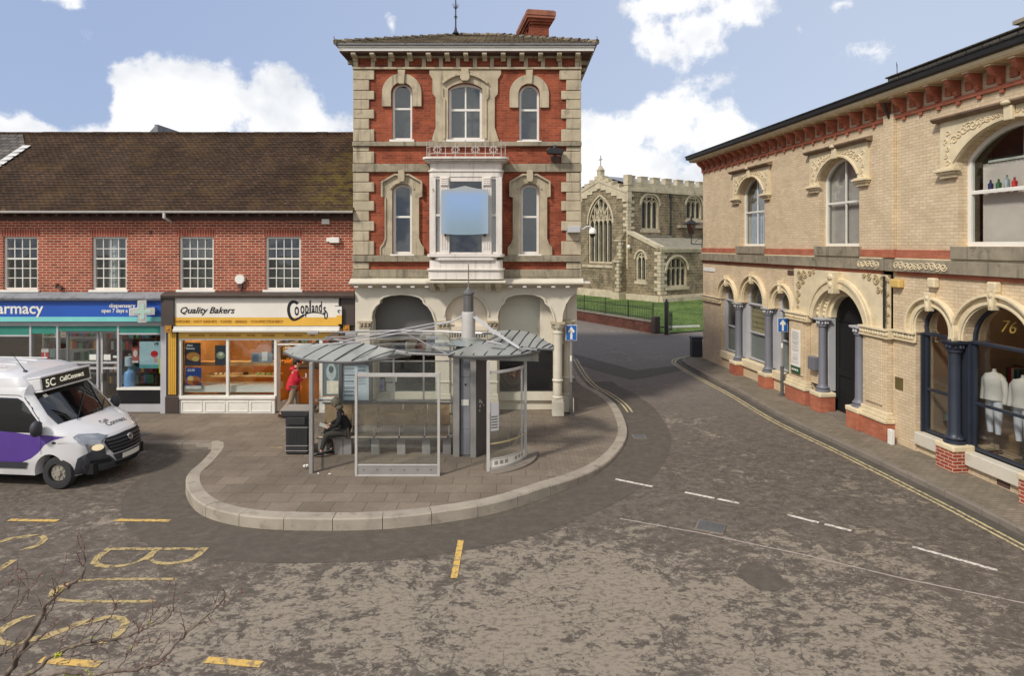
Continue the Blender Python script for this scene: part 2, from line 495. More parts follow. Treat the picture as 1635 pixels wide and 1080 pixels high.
G['greypaint'] = mk('grey_joinery_paint', (112, 112, 118), .5, .05, 2, bump=.001)
G['palegrey'] = mk('pale_grey_joinery', (180, 179, 180), .45, .05, 2, bump=.001)
G['navy'] = mk('navy_joinery_paint', (44, 49, 60), .4, .08, 2, bump=.001)
G['black'] = mk('black_paint', (26, 26, 28), .45, .1, 2, bump=.001)
G['iron'] = mk('black_ironwork', (34, 33, 32), .55, .15, 6, bump=.001)
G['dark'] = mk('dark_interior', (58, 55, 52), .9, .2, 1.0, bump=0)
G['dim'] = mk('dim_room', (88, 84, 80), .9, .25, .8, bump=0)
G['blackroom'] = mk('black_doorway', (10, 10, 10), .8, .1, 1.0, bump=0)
G['lead'] = mk('grey_lead', (128, 130, 134), .6, .12, 3, c2=(86, 86, 88), c2s=4, c2t=(.55, .7), bump=.003)
G['gutter'] = mk('pale_gutter', (198, 196, 190), .5, .08, 3, bump=.001)
G['soffit'] = mk('brown_soffit', (86, 62, 54), .8, .15, 3)
G['brown'] = mk('brown_fascia_paint', (72, 62, 56), .5, .08, 3, bump=.001)
G['gold'] = mk('gold_panel', (222, 172, 66), .5, .05, 2, bump=.001)
G['golddark'] = mk('gold_lettering', (172, 118, 36), .5, .05, 2, bump=.001)
G['blue'] = mk('blue_fascia', (40, 86, 172), .4, .06, 1, bump=.001)
G['aqua'] = mk('aqua_strip', (124, 200, 196), .4, .05, 1, bump=.001)
G['teal'] = mk('teal_blind', (46, 126, 110), .6, .1, 2, bump=.001)
G['steel'] = mk('shelter_steel', (158, 154, 150), .42, .08, 3, bump=.001, metal=.35)
G['steel_d'] = mk('dark_shelter_steel', (100, 98, 96), .5, .12, 3, bump=.001, metal=.3)
G['zinc'] = mk('standing_seam_zinc', (142, 143, 137), .55, .1, 1.4, c2=(116, 118, 112), c2s=2.2, c2t=(.5, .75), bump=.002)
G['seam'] = mk('dark_roof_seam', (44, 45, 44), .6, .1, 3)
G['glass'] = glassmat('window_glass', tint=(.9, .93, .92), refl=.8)
G['glass_s'] = glassmat('shop_glass', tint=(.94, .96, .95), refl=1.2)
G['glass_sh'] = glassmat('shelter_glass', tint=(.94, .96, .95), refl=1.0, dusty=.012)
G['glass_dk'] = glassmat('dark_tinted_glass', tint=(.22, .24, .26), refl=1.4)
G['net'] = mk('net_curtain', (206, 204, 204), .9, .1, 6, bump=.01)
G['blind'] = mk('pink_grey_blind', (226, 208, 198), .85, .08, 2, bump=0)
G['grass'] = None
# ================================================================== ground
def asphalt(name, dark, mid, light, worn=True):
    t = NT(name); v = t.obj()
    warp = t.n('ShaderNodeTexNoise'); warp.inputs['Scale'].default_value = .8; warp.inputs['Detail'].default_value = 3; t.l(v, warp.inputs['Vector'])
    wv = t.n('ShaderNodeVectorMath', operation='SCALE'); t.l(warp.outputs['Color'], wv.inputs[0]); wv.inputs[3].default_value = .6
    av = t.n('ShaderNodeVectorMath', operation='ADD'); t.l(v, av.inputs[0]); t.l(wv.outputs[0], av.inputs[1])
    sv = t.scalev(av.outputs[0], (1.0, 1.25, 1.0))
    large = t.noise(t.scalev(v, (.22, .3, 1)), 1.0, 3, .5)
    m1 = t.noise(sv, 1.5, 9, .66)
    m2 = t.noise(sv, 5.2, 7, .65)
    fine = t.noise(v, 70, 3, .7)
    m3 = t.noise(sv, 17, 4, .65)
    s = t.math('ADD', t.math('MULTIPLY', m1, .38), t.math('ADD', t.math('MULTIPLY', m2, .34), t.math('MULTIPLY', m3, .28)))
    s = t.math('ADD', s, t.math('MULTIPLY', t.math('SUBTRACT', large, .5), .34))
    if worn:
        sp = t.n('ShaderNodeSeparateXYZ'); t.l(v, sp.inputs[0])
        # the area before the island is the most worn; it fades towards the lane and the bay
        cx = t.math('MULTIPLY', t.math('ADD', sp.outputs[0], -.6), .17)
        cy = t.math('MULTIPLY', t.math('ADD', sp.outputs[1], -8.3), .30)
        dd = t.math('ADD', t.math('MULTIPLY', cx, cx), t.math('MULTIPLY', cy, cy))
        bowl = t.math('SUBTRACT', .062, t.math('MULTIPLY', t.math('MINIMUM', dd, 1.5), .085))
        s = t.math('ADD', s, bowl)
        patch = t.smooth(s, .497, .532)
        holes_ = t.smooth(t.noise(t.scalev(v, (1, 1.5, 1)), 10, 5, .7), .5, .58); patch = t.math('MULTIPLY', patch, t.math('SUBTRACT', 1.0, t.math('MULTIPLY', holes_, .6)))
        speck = t.smooth(t.noise(t.scalev(v, (1, 2.2, 1)), 9, 5, .7), .56, .64)
    else:
        patch = t.smooth(s, .55, .68); speck = t.smooth(m2, .6, .7)
    c_d = t.mix(t.smooth(m2, .35, .65), lin(dark), lin(mid))
    
    if worn: c_d = t.mix(t.math('MULTIPLY', t.smooth(sp.outputs[1], 15, 25), .6), c_d, lin((126, 117, 108)))
    col = t.mix(t.math('MULTIPLY', speck, .6), c_d, lin(light))
    col = t.mix(t.math('MULTIPLY', patch, .78 if worn else .4), col, lin(light))
    vo = t.n('ShaderNodeTexVoronoi', feature='DISTANCE_TO_EDGE'); vo.inputs['Scale'].default_value = 1.5
    t.l(av.outputs[0], vo.inputs['Vector'])
    vo2 = t.n('ShaderNodeTexVoronoi', feature='DISTANCE_TO_EDGE'); vo2.inputs['Scale'].default_value = 4.6
    t.l(av.outputs[0], vo2.inputs['Vector'])
    cr = t.math('SUBTRACT', 1.0, t.smooth(vo.outputs['Distance'], .002, .014))
    cr2 = t.math('SUBTRACT', 1.0, t.smooth(vo2.outputs['Distance'], .006, .035))
    gate = t.smooth(t.noise(v, .5, 3, .5), .44, .56)
    gate2 = t.smooth(t.noise(v, .9, 3, .5), .5, .6)
    if worn:
        crk = t.math('MAXIMUM', t.math('MULTIPLY', cr, gate), t.math('MULTIPLY', cr2, t.math('MULTIPLY', gate, gate2)))
        col = t.mix(t.math('MULTIPLY', crk, .55), col, lin((62, 55, 52)))
    g = t.math('ADD', .66, t.math('MULTIPLY', fine, .68))
    vm = t.n('ShaderNodeVectorMath', operation='SCALE'); t.l(col, vm.inputs[0]); t.l(g, vm.inputs[3])
    h = t.math('ADD', t.math('MULTIPLY', fine, .6), t.math('MULTIPLY', patch, .8))
    return t.fin(vm.outputs[0], .82, t.bump(h, .006, .5), spec=.3)

G['asphalt'] = asphalt('worn_asphalt', (84, 76, 67), (106, 96, 86), (150, 138, 121))
G['asphalt_new'] = asphalt('fresh_asphalt_patch', (84, 77, 68), (94, 86, 76), (108, 99, 87), worn=False)
G['concrete'] = mk('kerb_concrete', (156, 146, 131), .85, .12, 1.8, c2=(122, 113, 101), c2s=4, c2t=(.5, .75), fine=60, bump=.004, spec=.25)
G['kerb_d'] = mk('old_kerb', (124, 114, 102), .85, .12, 2, c2=(92, 86, 76), c2s=4, c2t=(.5, .72), fine=60, bump=.004)
G['slabs'] = brickmat('paving_slabs', (130, 117, 102), (118, 106, 92), (88, 79, 69), bw=.62, rh=.45, mort=.007, axes='xy', var=(.78, 1.12), dirt=(112, 98, 90), dirt_t=(.5, .8), bump=.003, blot=.5)
G['setts'] = brickmat('block_paving', (136, 123, 107), (122, 110, 96), (98, 88, 76), bw=.2, rh=.1, mort=.007, axes='xy', var=(.85, 1.1), dirt=(118, 104, 94), bump=.003)
G['setts_r'] = brickmat('mossy_block_paving', (138, 126, 108), (122, 112, 96), (98, 90, 78), bw=.2, rh=.1, mort=.007, axes='xy', var=(.85, 1.1), dirt=(96, 92, 74), bump=.003)
def paint(name, c):
    t = NT(name); v = t.obj()
    n = t.noise(v, 11, 7, .72); k = t.smooth(n, .49, .58)
    col = t.mix(t.math('MULTIPLY', k, .75), lin(c), lin((104, 96, 90)))
    return t.fin(col, .75, t.bump(t.noise(v, 70, 3, .6), .003, .4))
G['yellow'] = paint('worn_yellow_paint', (206, 168, 88))
G['yellow2'] = paint('pale_yellow_paint', (200, 184, 136))
G['roadwhite'] = paint('worn_white_paint', (216, 206, 192))
def ghost(name, c, t0=.47, t1=.55):
    t = NT(name); v = t.obj()
    n = t.noise(v, 7, 7, .72); k = t.smooth(n, t0, t1)
    tr = t.n('ShaderNodeBsdfTransparent'); mx = t.n('ShaderNodeMixShader')
    t.fin(lin(c), .8)
    t.l(k, mx.inputs[0]); t.l(t.b.outputs[0], mx.inputs[2]); t.l(tr.outputs[0], mx.inputs[1]); t.l(mx.outputs[0], t.out.inputs[0])
    return t.mat
G['yellow_g'] = ghost('faded_yellow_letters', (176, 154, 106), .38, .54)
G['seal'] = ghost('light_crack_sealant', (168, 154, 144), .38, .46)

def sheet(name, pts, z, mat, kind='structure', zf=None, step=None, parent=None):
    """flat sheet over a polygon in plan, optionally cut to a grid and lifted by zf(x, y)"""
    tri = tessellate_polygon([[Vector((p[0], p[1], 0)) for p in pts]])
    bm = bmesh.new()
    vs = [bm.verts.new((p[0], p[1], z)) for p in pts]
    for t in tri:
        try: bm.faces.new([vs[i] for i in t])
        except ValueError: pass
    if step:
        xs = [p[0] for p in pts]; ys = [p[1] for p in pts]
        k = math.floor(min(xs) / step) * step
        while k < max(xs):
            bmesh.ops.bisect_plane(bm, geom=bm.verts[:] + bm.edges[:] + bm.faces[:], plane_co=(k, 0, 0), plane_no=(1, 0, 0)); k += step
        k = math.floor(min(ys) / step) * step
        while k < max(ys):
            bmesh.ops.bisect_plane(bm, geom=bm.verts[:] + bm.edges[:] + bm.faces[:], plane_co=(0, k, 0), plane_no=(0, 1, 0)); k += step
    if zf:
        for v in bm.verts: v.co.z = z + zf(v.co.x, v.co.y)
    bmesh.ops.recalc_face_normals(bm, faces=bm.faces)
    for f in bm.faces:
        if f.normal.z < 0: f.normal_flip()
    me = bpy.data.meshes.new(name); bm.to_mesh(me); bm.free()
    me.materials.append(mat)
    o = bpy.data.objects.new(name, me); COL.objects.link(o)
    if parent: o.parent = parent
    if kind: o['kind'] = kind
    return o
def strip(path, w, z=0.0):
    """closed outline of a painted line along a path in plan"""
    P = [Vector((p[0], p[1])) for p in path]; L = []; Rr = []
    for i, p in enumerate(P):
        d = (P[min(i + 1, len(P) - 1)] - P[max(i - 1, 0)]).normalized(); n = Vector((-d.y, d.x)) * w / 2
        L.append(p + n); Rr.append(p - n)
    return [tuple(q) for q in L + Rr[::-1]]

# earth out to the horizon, the road surface on it
sheet('ground', [(-500, -200), (500, -200), (500, 900), (-500, 900)], -.03,
      mk('far_ground', (112, 106, 92), .9, .15, .05), 'structure')
sheet('road', [(-45, -6), (32, -6), (45, 60), (-45, 60)], 0, G['asphalt'])

def pz(x, y):
    a = max(0.0, min(1.0, (y - 13.6) / 3.6))
    z = .22 * (1 - a) + .12 * a
    b = max(0.0, min(1.0, (x - .6) / 2.2)) * (1 - max(0, min(1, (y - 21) / 3)) * .4)
    return z * (1 - b) + .06 * b

ISL = [(-7.65, 15.95), (-7.42, 15.45), (-7.2, 14.5), (-7.06, 13.6), (-6.62, 12.78), (-5.98, 12.06), (-5.2, 11.63), (-4.31, 11.43), (-2.94, 11.40),
       (-1.82, 11.56), (-.45, 12.06), (.68, 12.9), (1.71, 13.94), (2.46, 15.16), (3.03, 16.6), (3.3, 18.06), (3.38, 20.2), (3.12, 21.85), (2.8, 22.9), (2.62, 25), (2.6, 28.6)]
isl = [Vector((p.x, p.y)) for p in catmull([(x, y, 0) for x, y in ISL], 6)]
front = [Vector((-30, 15.95)), Vector((-7.9, 15.95))] + isl
def offset(path, d):
    out = []
    for i, p in enumerate(path):
        t = (path[min(i + 1, len(path) - 1)] - path[max(i - 1, 0)]).normalized()
        out.append(p + Vector((-t.y, t.x)) * d)
    return out
inner = offset(front, .27)
poly = [tuple(p) for p in offset(front, .26)] + [(-30, 29)]
pv = sheet('pavement', poly, 0, G['slabs'], zf=pz, step=.5)
# block paving on the right-hand bulge of the pavement
bl = [Vector(p) for p in inner]
bulge = [tuple(p) for p in bl if p.x > 1.05 and 13 < p.y < 28.5]
sheet('pavement', bulge + [(2.1, 28.4), (2.1, 19.3), (1.0, 18.6), (.75, 13.45)], .004, G['setts'], zf=pz, step=.5)
# recent asphalt band swept round the kerb
band_o = offset([p for p in front if p.x > -7.6 and p.y < 24], -1.15)
band_i = [p for p in front if p.x > -7.6 and p.y < 24]
sheet('road', [tuple(p) for p in band_i] + [tuple(p) for p in band_o[::-1]], .004, G['asphalt_new'])

def resample(path, step):
    out = [path[0]]; acc = 0
    for a, b in zip(path, path[1:]):
        L = (b - a).length
        while L > 1e-9 and acc + L >= step:
            a = a + (b - a) * ((step - acc) / L); out.append(a.copy()); L = (b - a).length; acc = 0
        acc += L
    return out
def kerb(name, path, w, mat, zf, seg=.9, gap=.012, side=1):
    """a run of kerbstones; the joints are real gaps"""
    fine = resample(path, .075); k = max(2, int(seg / .075)); mb = MB()
    rnd = random.Random(3)
    for i in range(0, len(fine) - 1, k):
        pts = fine[i:i + k + 1]
        if len(pts) < 2: continue
        pts = [p.copy() for p in pts]
        d = (pts[-1] - pts[-2]).normalized(); pts[-1] = pts[-1] - d * gap
        dz = rnd.uniform(-.003, .004)
        vs = []; n = len(pts)
        for j, p in enumerate(pts):
            t = (pts[min(j + 1, n - 1)] - pts[max(j - 1, 0)]).normalized(); nn = Vector((-t.y, t.x)) * side
            z = zf(p.x, p.y) + dz
            q = p + nn * w
            vs += [(p.x, p.y, -.02), (p.x + nn.x * .004, p.y + nn.y * .004, z - .022), (p.x + nn.x * .026, p.y + nn.y * .026, z + .006), (q.x, q.y, zf(q.x, q.y) + dz + .006), (q.x, q.y, -.02)]
        fs = []
        for j in range(n - 1):
            for c in range(4):
                fs.append((j * 5 + c, (j + 1) * 5 + c, (j + 1) * 5 + c + 1, j * 5 + c + 1))
        fs += [(0, 1, 2, 3, 4), tuple((n - 1) * 5 + c for c in (4, 3, 2, 1, 0))]
        mb.add(vs, fs)
    return mb.build(name, mat, kind='structure', smooth=35)
kerb('kerb', isl, .27, G['concrete'], pz, .92)
kerb('kerb', [Vector((-30, 15.95)), Vector((-7.66, 15.95))], .27, G['kerb_d'], lambda x, y: pz(x, y), .9)

# right-hand pavement along the buff brick building
RK = [(9.75, 4.0), (9.12, 11.16), (8.96, 12.78), (8.55, 15.76), (8.1, 18.6), (7.93, 21.85), (7.62, 25), (7.5, 27.2), (7.62, 28.0), (8.1, 28.7), (9.4, 29.5), (13, 31.2), (24, 35.5)]
rk = [Vector((p.x, p.y)) for p in catmull([(x, y, 0) for x, y in RK], 6)]
rz_ = lambda x, y: .12
rk_in = offset(rk, -.13)
sheet('pavement', [tuple(p) for p in rk_in] + [(24, 4)], 0, G['setts_r'], zf=rz_)
kerb('kerb', rk, .14, G['kerb_d'], rz_, .9, side=-1)
# double yellow lines
def dbl(path, d0, d1, seg=None):
    for d in (d0, d1):
        q = offset(path, d)
        sheet('road_marking', strip(q, .055), .008, G['yellow2'])
r1 = [p for p in rk if 4.5 < p.y < 28.8 and p.x < 8.6 or 4.5 < p.y < 16]
sheet('road', strip([p for p in offset(rk, .13) if 4.6 < p.y < 29], .24), .004, mk('dark_channel', (84, 78, 68), .85, .15, 2, c2=(64, 60, 52), bump=.004))
dbl([p for p in rk if p.y > 4.6 and p.y < 29.2], .3, .44)
lk = [p for p in isl if p.y > 19.4 and p.x > 2.4]
dbl(lk, -.22, -.36)

# white centre dashes running out of the side street
for (a, b) in (((2.30, 13.9), (3.02, 13.47)), ((3.63, 13.16), (4.15, 12.85)), ((4.2, 12.82), (4.57, 12.6)), ((5.3, 12.06), (5.74, 11.72)), ((5.82, 11.66), (6.17, 11.38)), ((6.89, 10.79), (7.75, 10.0)), ((8.6, 9.25), (9.1, 8.8))):
    sheet('road_marking', strip([a, b], .085), .008, G['roadwhite'])
# bay outline: yellow dashes
for (x0, x1) in ((-13.6, -12.6), (-11.55, -10.6), (-9.5, -8.55), (-7.5, -6.45)):
    sheet('road_marking', strip([(x0, 11.83), (x1, 11.80)], .1), .010, G['yellow'])
for (x0, x1) in ((-3.83, -3.1), (-5.9, -5.1), (-8.0, -7.2)):
    sheet('road_marking', strip([(x0, 7.84), (x1, 7.75)], .12), .010, G['yellow'])
sheet('road_marking', strip([(-.90, 11.02), (-.905, 9.76)], .105), .010, G['yellow'])
# BUS STOP, read by a driver heading right
def road_word(word, x, y0, pitch, length, sz):
    for i, ch in enumerate(word):
        mb = text_mb(ch, 1.0, (0, 0, 0), depth=.0, bold=-.022)
        # glyph: x right, z up  ->  up = +X (travel direction), reading direction = -Y
        hs = [p.z for p in mb.v]; ws = [p.x for p in mb.v]
        h0, h1 = min(hs), max(hs); w0, w1 = min(ws), max(ws)
        mb.v = [Vector((x + (p.z - h0) / (h1 - h0) * length, y0 - i * pitch - (p.x - w0) / (w1 - w0) * sz, .009)) for p in mb.v]
        mb.build('road_letter', G['yellow_g'], kind='structure')
road_word('BUS', -6.95, 10.75, .98, 1.75, .68)
road_word('STOP', -9.9, 11.25, .92, 1.75, .64)
# sealed seam and reinstatement patch
sheet('road_marking', strip([(2.05, 11.9), (3.4, 11.3), (4.9, 10.5), (6.1, 9.75), (7.6, 9.0), (9.4, 8.3)], .035), .006, G['seal'])
sheet('road', [(x * .33 + 3.9, y * .42 + 9.82) for x, y in [(math.cos(t * .5236), math.sin(t * .5236)) for t in range(12)]], .005, G['asphalt_new'])
# dark reinstated trench across the side street
sheet('road', [(3.7, 25.6), (4.6, 24.2), (5.3, 24.6), (8.2, 26.9), (7.9, 27.5), (5.1, 26.0), (4.6, 27.0), (3.6, 28.8), (2.9, 30), (3.0, 27)], .005, G['asphalt_new'])

# service covers
def cover(x, y, w, d, z, label, rot=0):
    mb = MB(); mb.box(-w / 2, w / 2, -d / 2, d / 2, z - .01, z + .006, 0)
    mb.box(-w / 2 + .03, w / 2 - .03, -d / 2 + .03, d / 2 - .03, z + .0061, z + .012, 1)
    n = int(w / .1)
    for i in range(n):
        for j in range(int(d / .1)):
            mb.box(-w / 2 + .05 + i * .1, -w / 2 + .11 + i * .1, -d / 2 + .05 + j * .1, -d / 2 + .09 + j * .1, z + .012, z + .017, 1)
    o = mb.build('service_cover', [G['kerb_d'], G['steel_d']], loc=(x, y, 0)); o.rotation_euler.z = rot
    return tag(o, label, 'cover')
cover(3.66, 11.55, .5, .45, .005, 'square metal cover in the road beyond the white dashes', R(-25))
cover(-10.75, 17.25, .62, .45, .13, 'larger rusty cover in the pavement before the pharmacy')
cover(-9.9, 16.75, .42, .3, .13, 'small cover in the pavement left of the bakery stall riser')
cover(2.55 + .9, 17.0, .35, .35, .006, 'square drain cover in the dark band beside the rounded kerb')
sheet('road_marking', [(-6.28, 15.55), (-5.75, 15.62), (-5.6, 15.45), (-6.2, 15.36)], .165, G['yellow'])

# ------------------------------------------------------------------ churchyard
def grassmat():
    t = NT('mown_grass'); v = t.obj()
    a = t.noise(v, .35, 5, .6); b = t.noise(v, 30, 4, .7)
    col = t.mix(t.smooth(a, .35, .68), lin((76, 96, 48)), lin((104, 122, 62)))
    col = t.mix(t.math('MULTIPLY', t.smooth(b, .45, .7), .4), col, lin((60, 84, 36)))
    return t.fin(col, .9, t.bump(b, .05, .8), spec=.2)
G['grass'] = grassmat()
gpoly = [(8.75, 37.0), (9.2, 36.75), (10.8, 37.5), (14, 39.2), (40, 50), (60, 110), (-30, 110), (-9, 67), (4.4, 44.3)]
sheet('lawn', gpoly, .06, G['grass'])
# tufts give the lawn a rough edge
tb = MB(); rnd = random.Random(5)
for i in range(5200):
    x = rnd.uniform(4, 22); y = rnd.uniform(37, 58)
    if x < 8.7 and (y - 37.0) < (8.75 - x) * 1.7 + .35: continue
    if x > 8.7 and y < 37.1 + (x - 9) * .48: continue
    h = rnd.uniform(.05, .13); a = rnd.uniform(0, 6.28); w = .03
    tb.add([(x - w * math.cos(a), y - w * math.sin(a), .05), (x + w * math.cos(a), y + w * math.sin(a), .05), (x + rnd.uniform(-.05, .05), y, .06 + h)], [(0, 1, 2)])
tb.build('grass', G['grass'], kind='stuff', recalc=False)
MB().plate([(-8.05, 15.952), (-7.64, 15.952), (-7.43, 15.47), (-7.1, 15.5), (-7.05, 16.24), (-8.05, 16.24)], (), -.02, .1465, plane='xy').build('kerb', G['concrete'], kind='structure')
# ================================================================== long red brick shop building on the left
def lx(u): return (u - 569) * .019
def lz(v): return 5.2 + (392 - v) * .019
LB = thing('brick_shop_building', 'long two storey red brick building with mossy brown tiled roof and two shopfronts', 'building', (-4.72, 19.0, 0))
LX0 = -26.0
WINS = [(5, 60), (147, 202), (286, 341), (424, 480), (-136, -80), (-275, -220)]
zf0 = lz(470)
holes = [rect(lx(a), lx(b), lz(463), lz(378)) for a, b in WINS]
mb = MB(); mb.plate(rect(LX0, -.004, zf0, lz(343)), holes, 0, .3)
mb.box(LX0, LX0 + .3, .3, 9, 0, 6.1); mb.box(-.3, -.004, .3, 9, zf0, 6.1); mb.box(LX0 + .3, -.3, 8.7, 9, 0, 6.1)
mb.build('wall', G['brick_l'], LB)
# soldier-course lintels
t_sold = brickmat('soldier_course', (158, 78, 58), (136, 60, 46), (178, 140, 120), bw=.078, rh=.3, mort=.01, off=0.0, var=(.85, 1.1))
for a, b in WINS[:5]:
    mb = MB(); mb.box(lx(a) - .06, lx(b) + .06, -.006, .05, lz(378) + .0, lz(366)); mb.build('lintel', t_sold, LB)

def sash(parent, x0, x1, z0, z1, cols, rows, y=.06, fr=.06, bar=.022, mat='white', glass='glass', split=.5, sill=True, backing='dim', top=None, low_frac=None, name='window', sillmat=None, backy=.29, mid=.045, zrows=None):
    """sliding-sash window; top: None or (spring z, rise)"""
    cx = (x0 + x1) / 2; w = x1 - x0
    if top: out = arch(cx, w, z0, top[0], top[1], 14); inn = arch(cx, w - 2 * fr, z0 + fr, top[0], max(.02, top[1] - fr * (.9 if top[1] > w * .35 else 1.0)), 14)
    else: out = rect(x0, x1, z0, z1); inn = rect(x0 + fr, x1 - fr, z0 + fr, z1 - fr)
    mb = MB(); mb.plate(out, [inn], y, y + .09)
    ztop = (top[0] + top[1] - fr * 1.0) if top else z1 - fr
    zm = z0 + (z1 - z0) * split
    ix0, ix1, iz0 = x0 + fr, x1 - fr, z0 + fr
    mb.box(ix0 - .004, ix1 + .004, y + .012, y + .07, zm - mid / 2, zm + mid / 2)
    def ztop_at(x):
        if not top: return ztop
        best = z1
        pts = inn
        for (p, q) in zip(pts, pts[1:]):
            if min(p[0], q[0]) - 1e-6 <= x <= max(p[0], q[0]) + 1e-6 and abs(p[0] - q[0]) > 1e-6 and p[1] > z0 + .2:
                return p[1] + (q[1] - p[1]) * (x - p[0]) / (q[0] - p[0])
        return ztop
    for i in range(1, cols):
        x = ix0 + (ix1 - ix0) * i / cols
        mb.box(x - bar / 2, x + bar / 2, y + .024, y + .062, iz0 - .003, zm - mid / 2)
        mb.box(x - bar / 2, x + bar / 2, y + .018, y + .056, zm + mid / 2, ztop_at(x) + .004)
    if rows:
        lo, hi = rows
        for k in range(1, lo):
            z = iz0 + (zm - iz0) * k / lo; mb.box(ix0 - .003, ix1 + .003, y + .028, y + .058, z - bar / 2, z + bar / 2)
        for k in range(1, hi):
            z = zm + (ztop - zm) * k / hi; mb.box(ix0 - .003, ix1 + .003, y + .022, y + .052, z - bar / 2, z + bar / 2)
    f = mb.build(name, G[mat], parent)
    g = MB(); g.plate(inn, (), y + .040, y + .046); g.build('pane', G[glass], f)
    if backing:
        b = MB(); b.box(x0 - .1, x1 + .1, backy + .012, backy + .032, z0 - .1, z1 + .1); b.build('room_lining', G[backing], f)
    if sill:
        s = MB(); s.box(x0 - .07, x1 + .07, -.07, y + .05, z0 - .07, z0 - .002); s.build('sill', G[sillmat or mat], f, bevel=.008)
    return f
for i, (a, b) in enumerate(WINS):
    f = sash(LB, lx(a), lx(b), lz(463), lz(378), 4, (3, 2), split=.585, backing='dark' if i in (0, 4) else 'dim')
    rr = random.Random(i)
    c = MB()
    for k in range(7):      # curtain folds at the edges of the room
        xx = lx(a) + .08 + .05 * k
        if i in (1, 2): c.box(xx + .3, xx + .335, .2 + rr.uniform(0, .02), .225, lz(462), lz(380))
    if i in (1,): c.build('curtain', G['net'], f)

# roof
EY, EZ, RY, RZ = -.38, lz(340) + .02, 3.3, 9.17
def tilemat(name, c1, c2, c3, moss=True, bw=.17, rh=.105):
    t = NT(name); v = t.obj()
    sp = t.n('ShaderNodeSeparateXYZ'); t.l(v, sp.inputs[0])
    cb = t.n('ShaderNodeCombineXYZ'); t.l(sp.outputs[0], cb.inputs[0]); t.l(t.math('MULTIPLY', sp.outputs[2], 1.55), cb.inputs[1])
    w = t.noise(v, 2.5, 4, .6); wv = t.n('ShaderNodeCombineXYZ'); t.l(t.math('MULTIPLY', w, .05), wv.inputs[1]); t.l(t.math('MULTIPLY', w, .04), wv.inputs[0])
    ad = t.n('ShaderNodeVectorMath', operation='ADD'); t.l(cb.outputs[0], ad.inputs[0]); t.l(wv.outputs[0], ad.inputs[1])
    b = t.n('ShaderNodeTexBrick'); b.offset = .5; t.l(ad.outputs[0], b.inputs['Vector'])
    for k, x in (('Scale', 1), ('Brick Width', bw), ('Row Height', rh), ('Mortar Size', .012), ('Mortar Smooth', .1), ('Bias', 0)): b.inputs[k].default_value = x
    b.inputs['Color1'].default_value = lin(c1); b.inputs['Color2'].default_value = lin(c2); b.inputs['Mortar'].default_value = lin((40, 33, 28))
    n1 = t.noise(v, .7, 7, .68); n2 = t.noise(v, 9, 5, .7)
    m = t.math('ADD', .62, t.math('MULTIPLY', t.smooth(n1, .3, .7), .6)); m = t.math('MULTIPLY', m, t.math('ADD', .7, t.math('MULTIPLY', n2, .6)))
    vm = t.n('ShaderNodeVectorMath', operation='SCALE'); t.l(b.outputs[0], vm.inputs[0]); t.l(m, vm.inputs[3])
    col = vm.outputs[0]
    # pale lichen on some tile edges
    rowv = t.math('FRACT', t.math('DIVIDE', t.n('ShaderNodeSeparateXYZ').outputs[1], 1))
    li = t.smooth(t.noise(t.scalev(v, (6, 6, 26)), 1.0, 4, .7), .6, .7)
    col = t.mix(t.math('MULTIPLY', li, .45), col, lin(c3))
    if moss:
        mo = t.smooth(t.noise(v, 1.1, 7, .7), .5, .68)
        col = t.mix(t.math('MULTIPLY', mo, .38), col, lin((98, 76, 44)))
        # the corner next to the tall building holds thick yellow-green moss
        d = t.n('ShaderNodeVectorMath', operation='SUBTRACT'); t.l(v, d.inputs[0]); d.inputs[1].default_value = (-.55, .8, 7.2)
        d2 = t.n('ShaderNodeVectorMath', operation='MULTIPLY'); t.l(d.outputs[0], d2.inputs[0]); d2.inputs[1].default_value = (.75, .3, .6)
        ln = t.n('ShaderNodeVectorMath', operation='LENGTH'); t.l(d2.outputs[0], ln.inputs[0])
        k = t.math('MULTIPLY', t.math('SUBTRACT', 1.15, ln.outputs['Value'], clamp=True), t.math('MULTIPLY', t.smooth(t.noise(v, 3.5, 6, .7), .4, .62), 1.1))
        col = t.mix(t.math('MINIMUM', k, .6), col, lin((104, 90, 42)))
    h = t.math('ADD', t.math('SUBTRACT', 1.0, b.outputs['Fac']), t.math('MULTIPLY', n2, .5))
    return t.fin(col, .92, t.bump(h, .02, .8), spec=.15)
G['tile'] = tilemat('mossy_roof_tiles', (88, 67, 50), (66, 52, 42), (136, 120, 98))
G['slate'] = tilemat('grey_slates', (104, 98, 92), (84, 80, 78), (140, 136, 128), moss=False, bw=.3, rh=.2)
rf = MB()
n = 30    # real tile courses: shallow overlapping steps up the slope
for k in range(n):
    f0, f1 = k / n, (k + 1) / n + .004
    y0, z0 = EY + (RY - EY) * f0, EZ + (RZ - EZ) * f0
    y1, z1 = EY + (RY - EY) * f1, EZ + (RZ - EZ) * f1
    rf.add([(LX0 - .1, y0 - .012, z0 + .028), (0, y0 - .012, z0 + .028), (0, y1, z1 + .0), (LX0 - .1, y1, z1), (LX0 - .1, y0 - .012, z0 - .012), (0, y0 - .012, z0 - .012)],
           [(0, 1, 2, 3), (4, 5, 1, 0)])
rf.add([(LX0 - .1, RY, RZ - .02), (0, RY, RZ - .02), (0, 9.4, EZ), (LX0 - .1, 9.4, EZ)], [(0, 1, 2, 3)])
rf.add([(LX0 - .1, EY, EZ - .012), (0, EY, EZ - .012), (0, RY, RZ - .13), (LX0 - .1, RY, RZ - .13)], [(3, 2, 1, 0)])
rf.add([(0, EY, EZ), (0, RY, RZ), (0, 9.4, EZ)], [(0, 1, 2)]); rf.add([(LX0 - .1, EY, EZ), (LX0 - .1, RY, RZ), (LX0 - .1, 9.4, EZ)], [(2, 1, 0)])
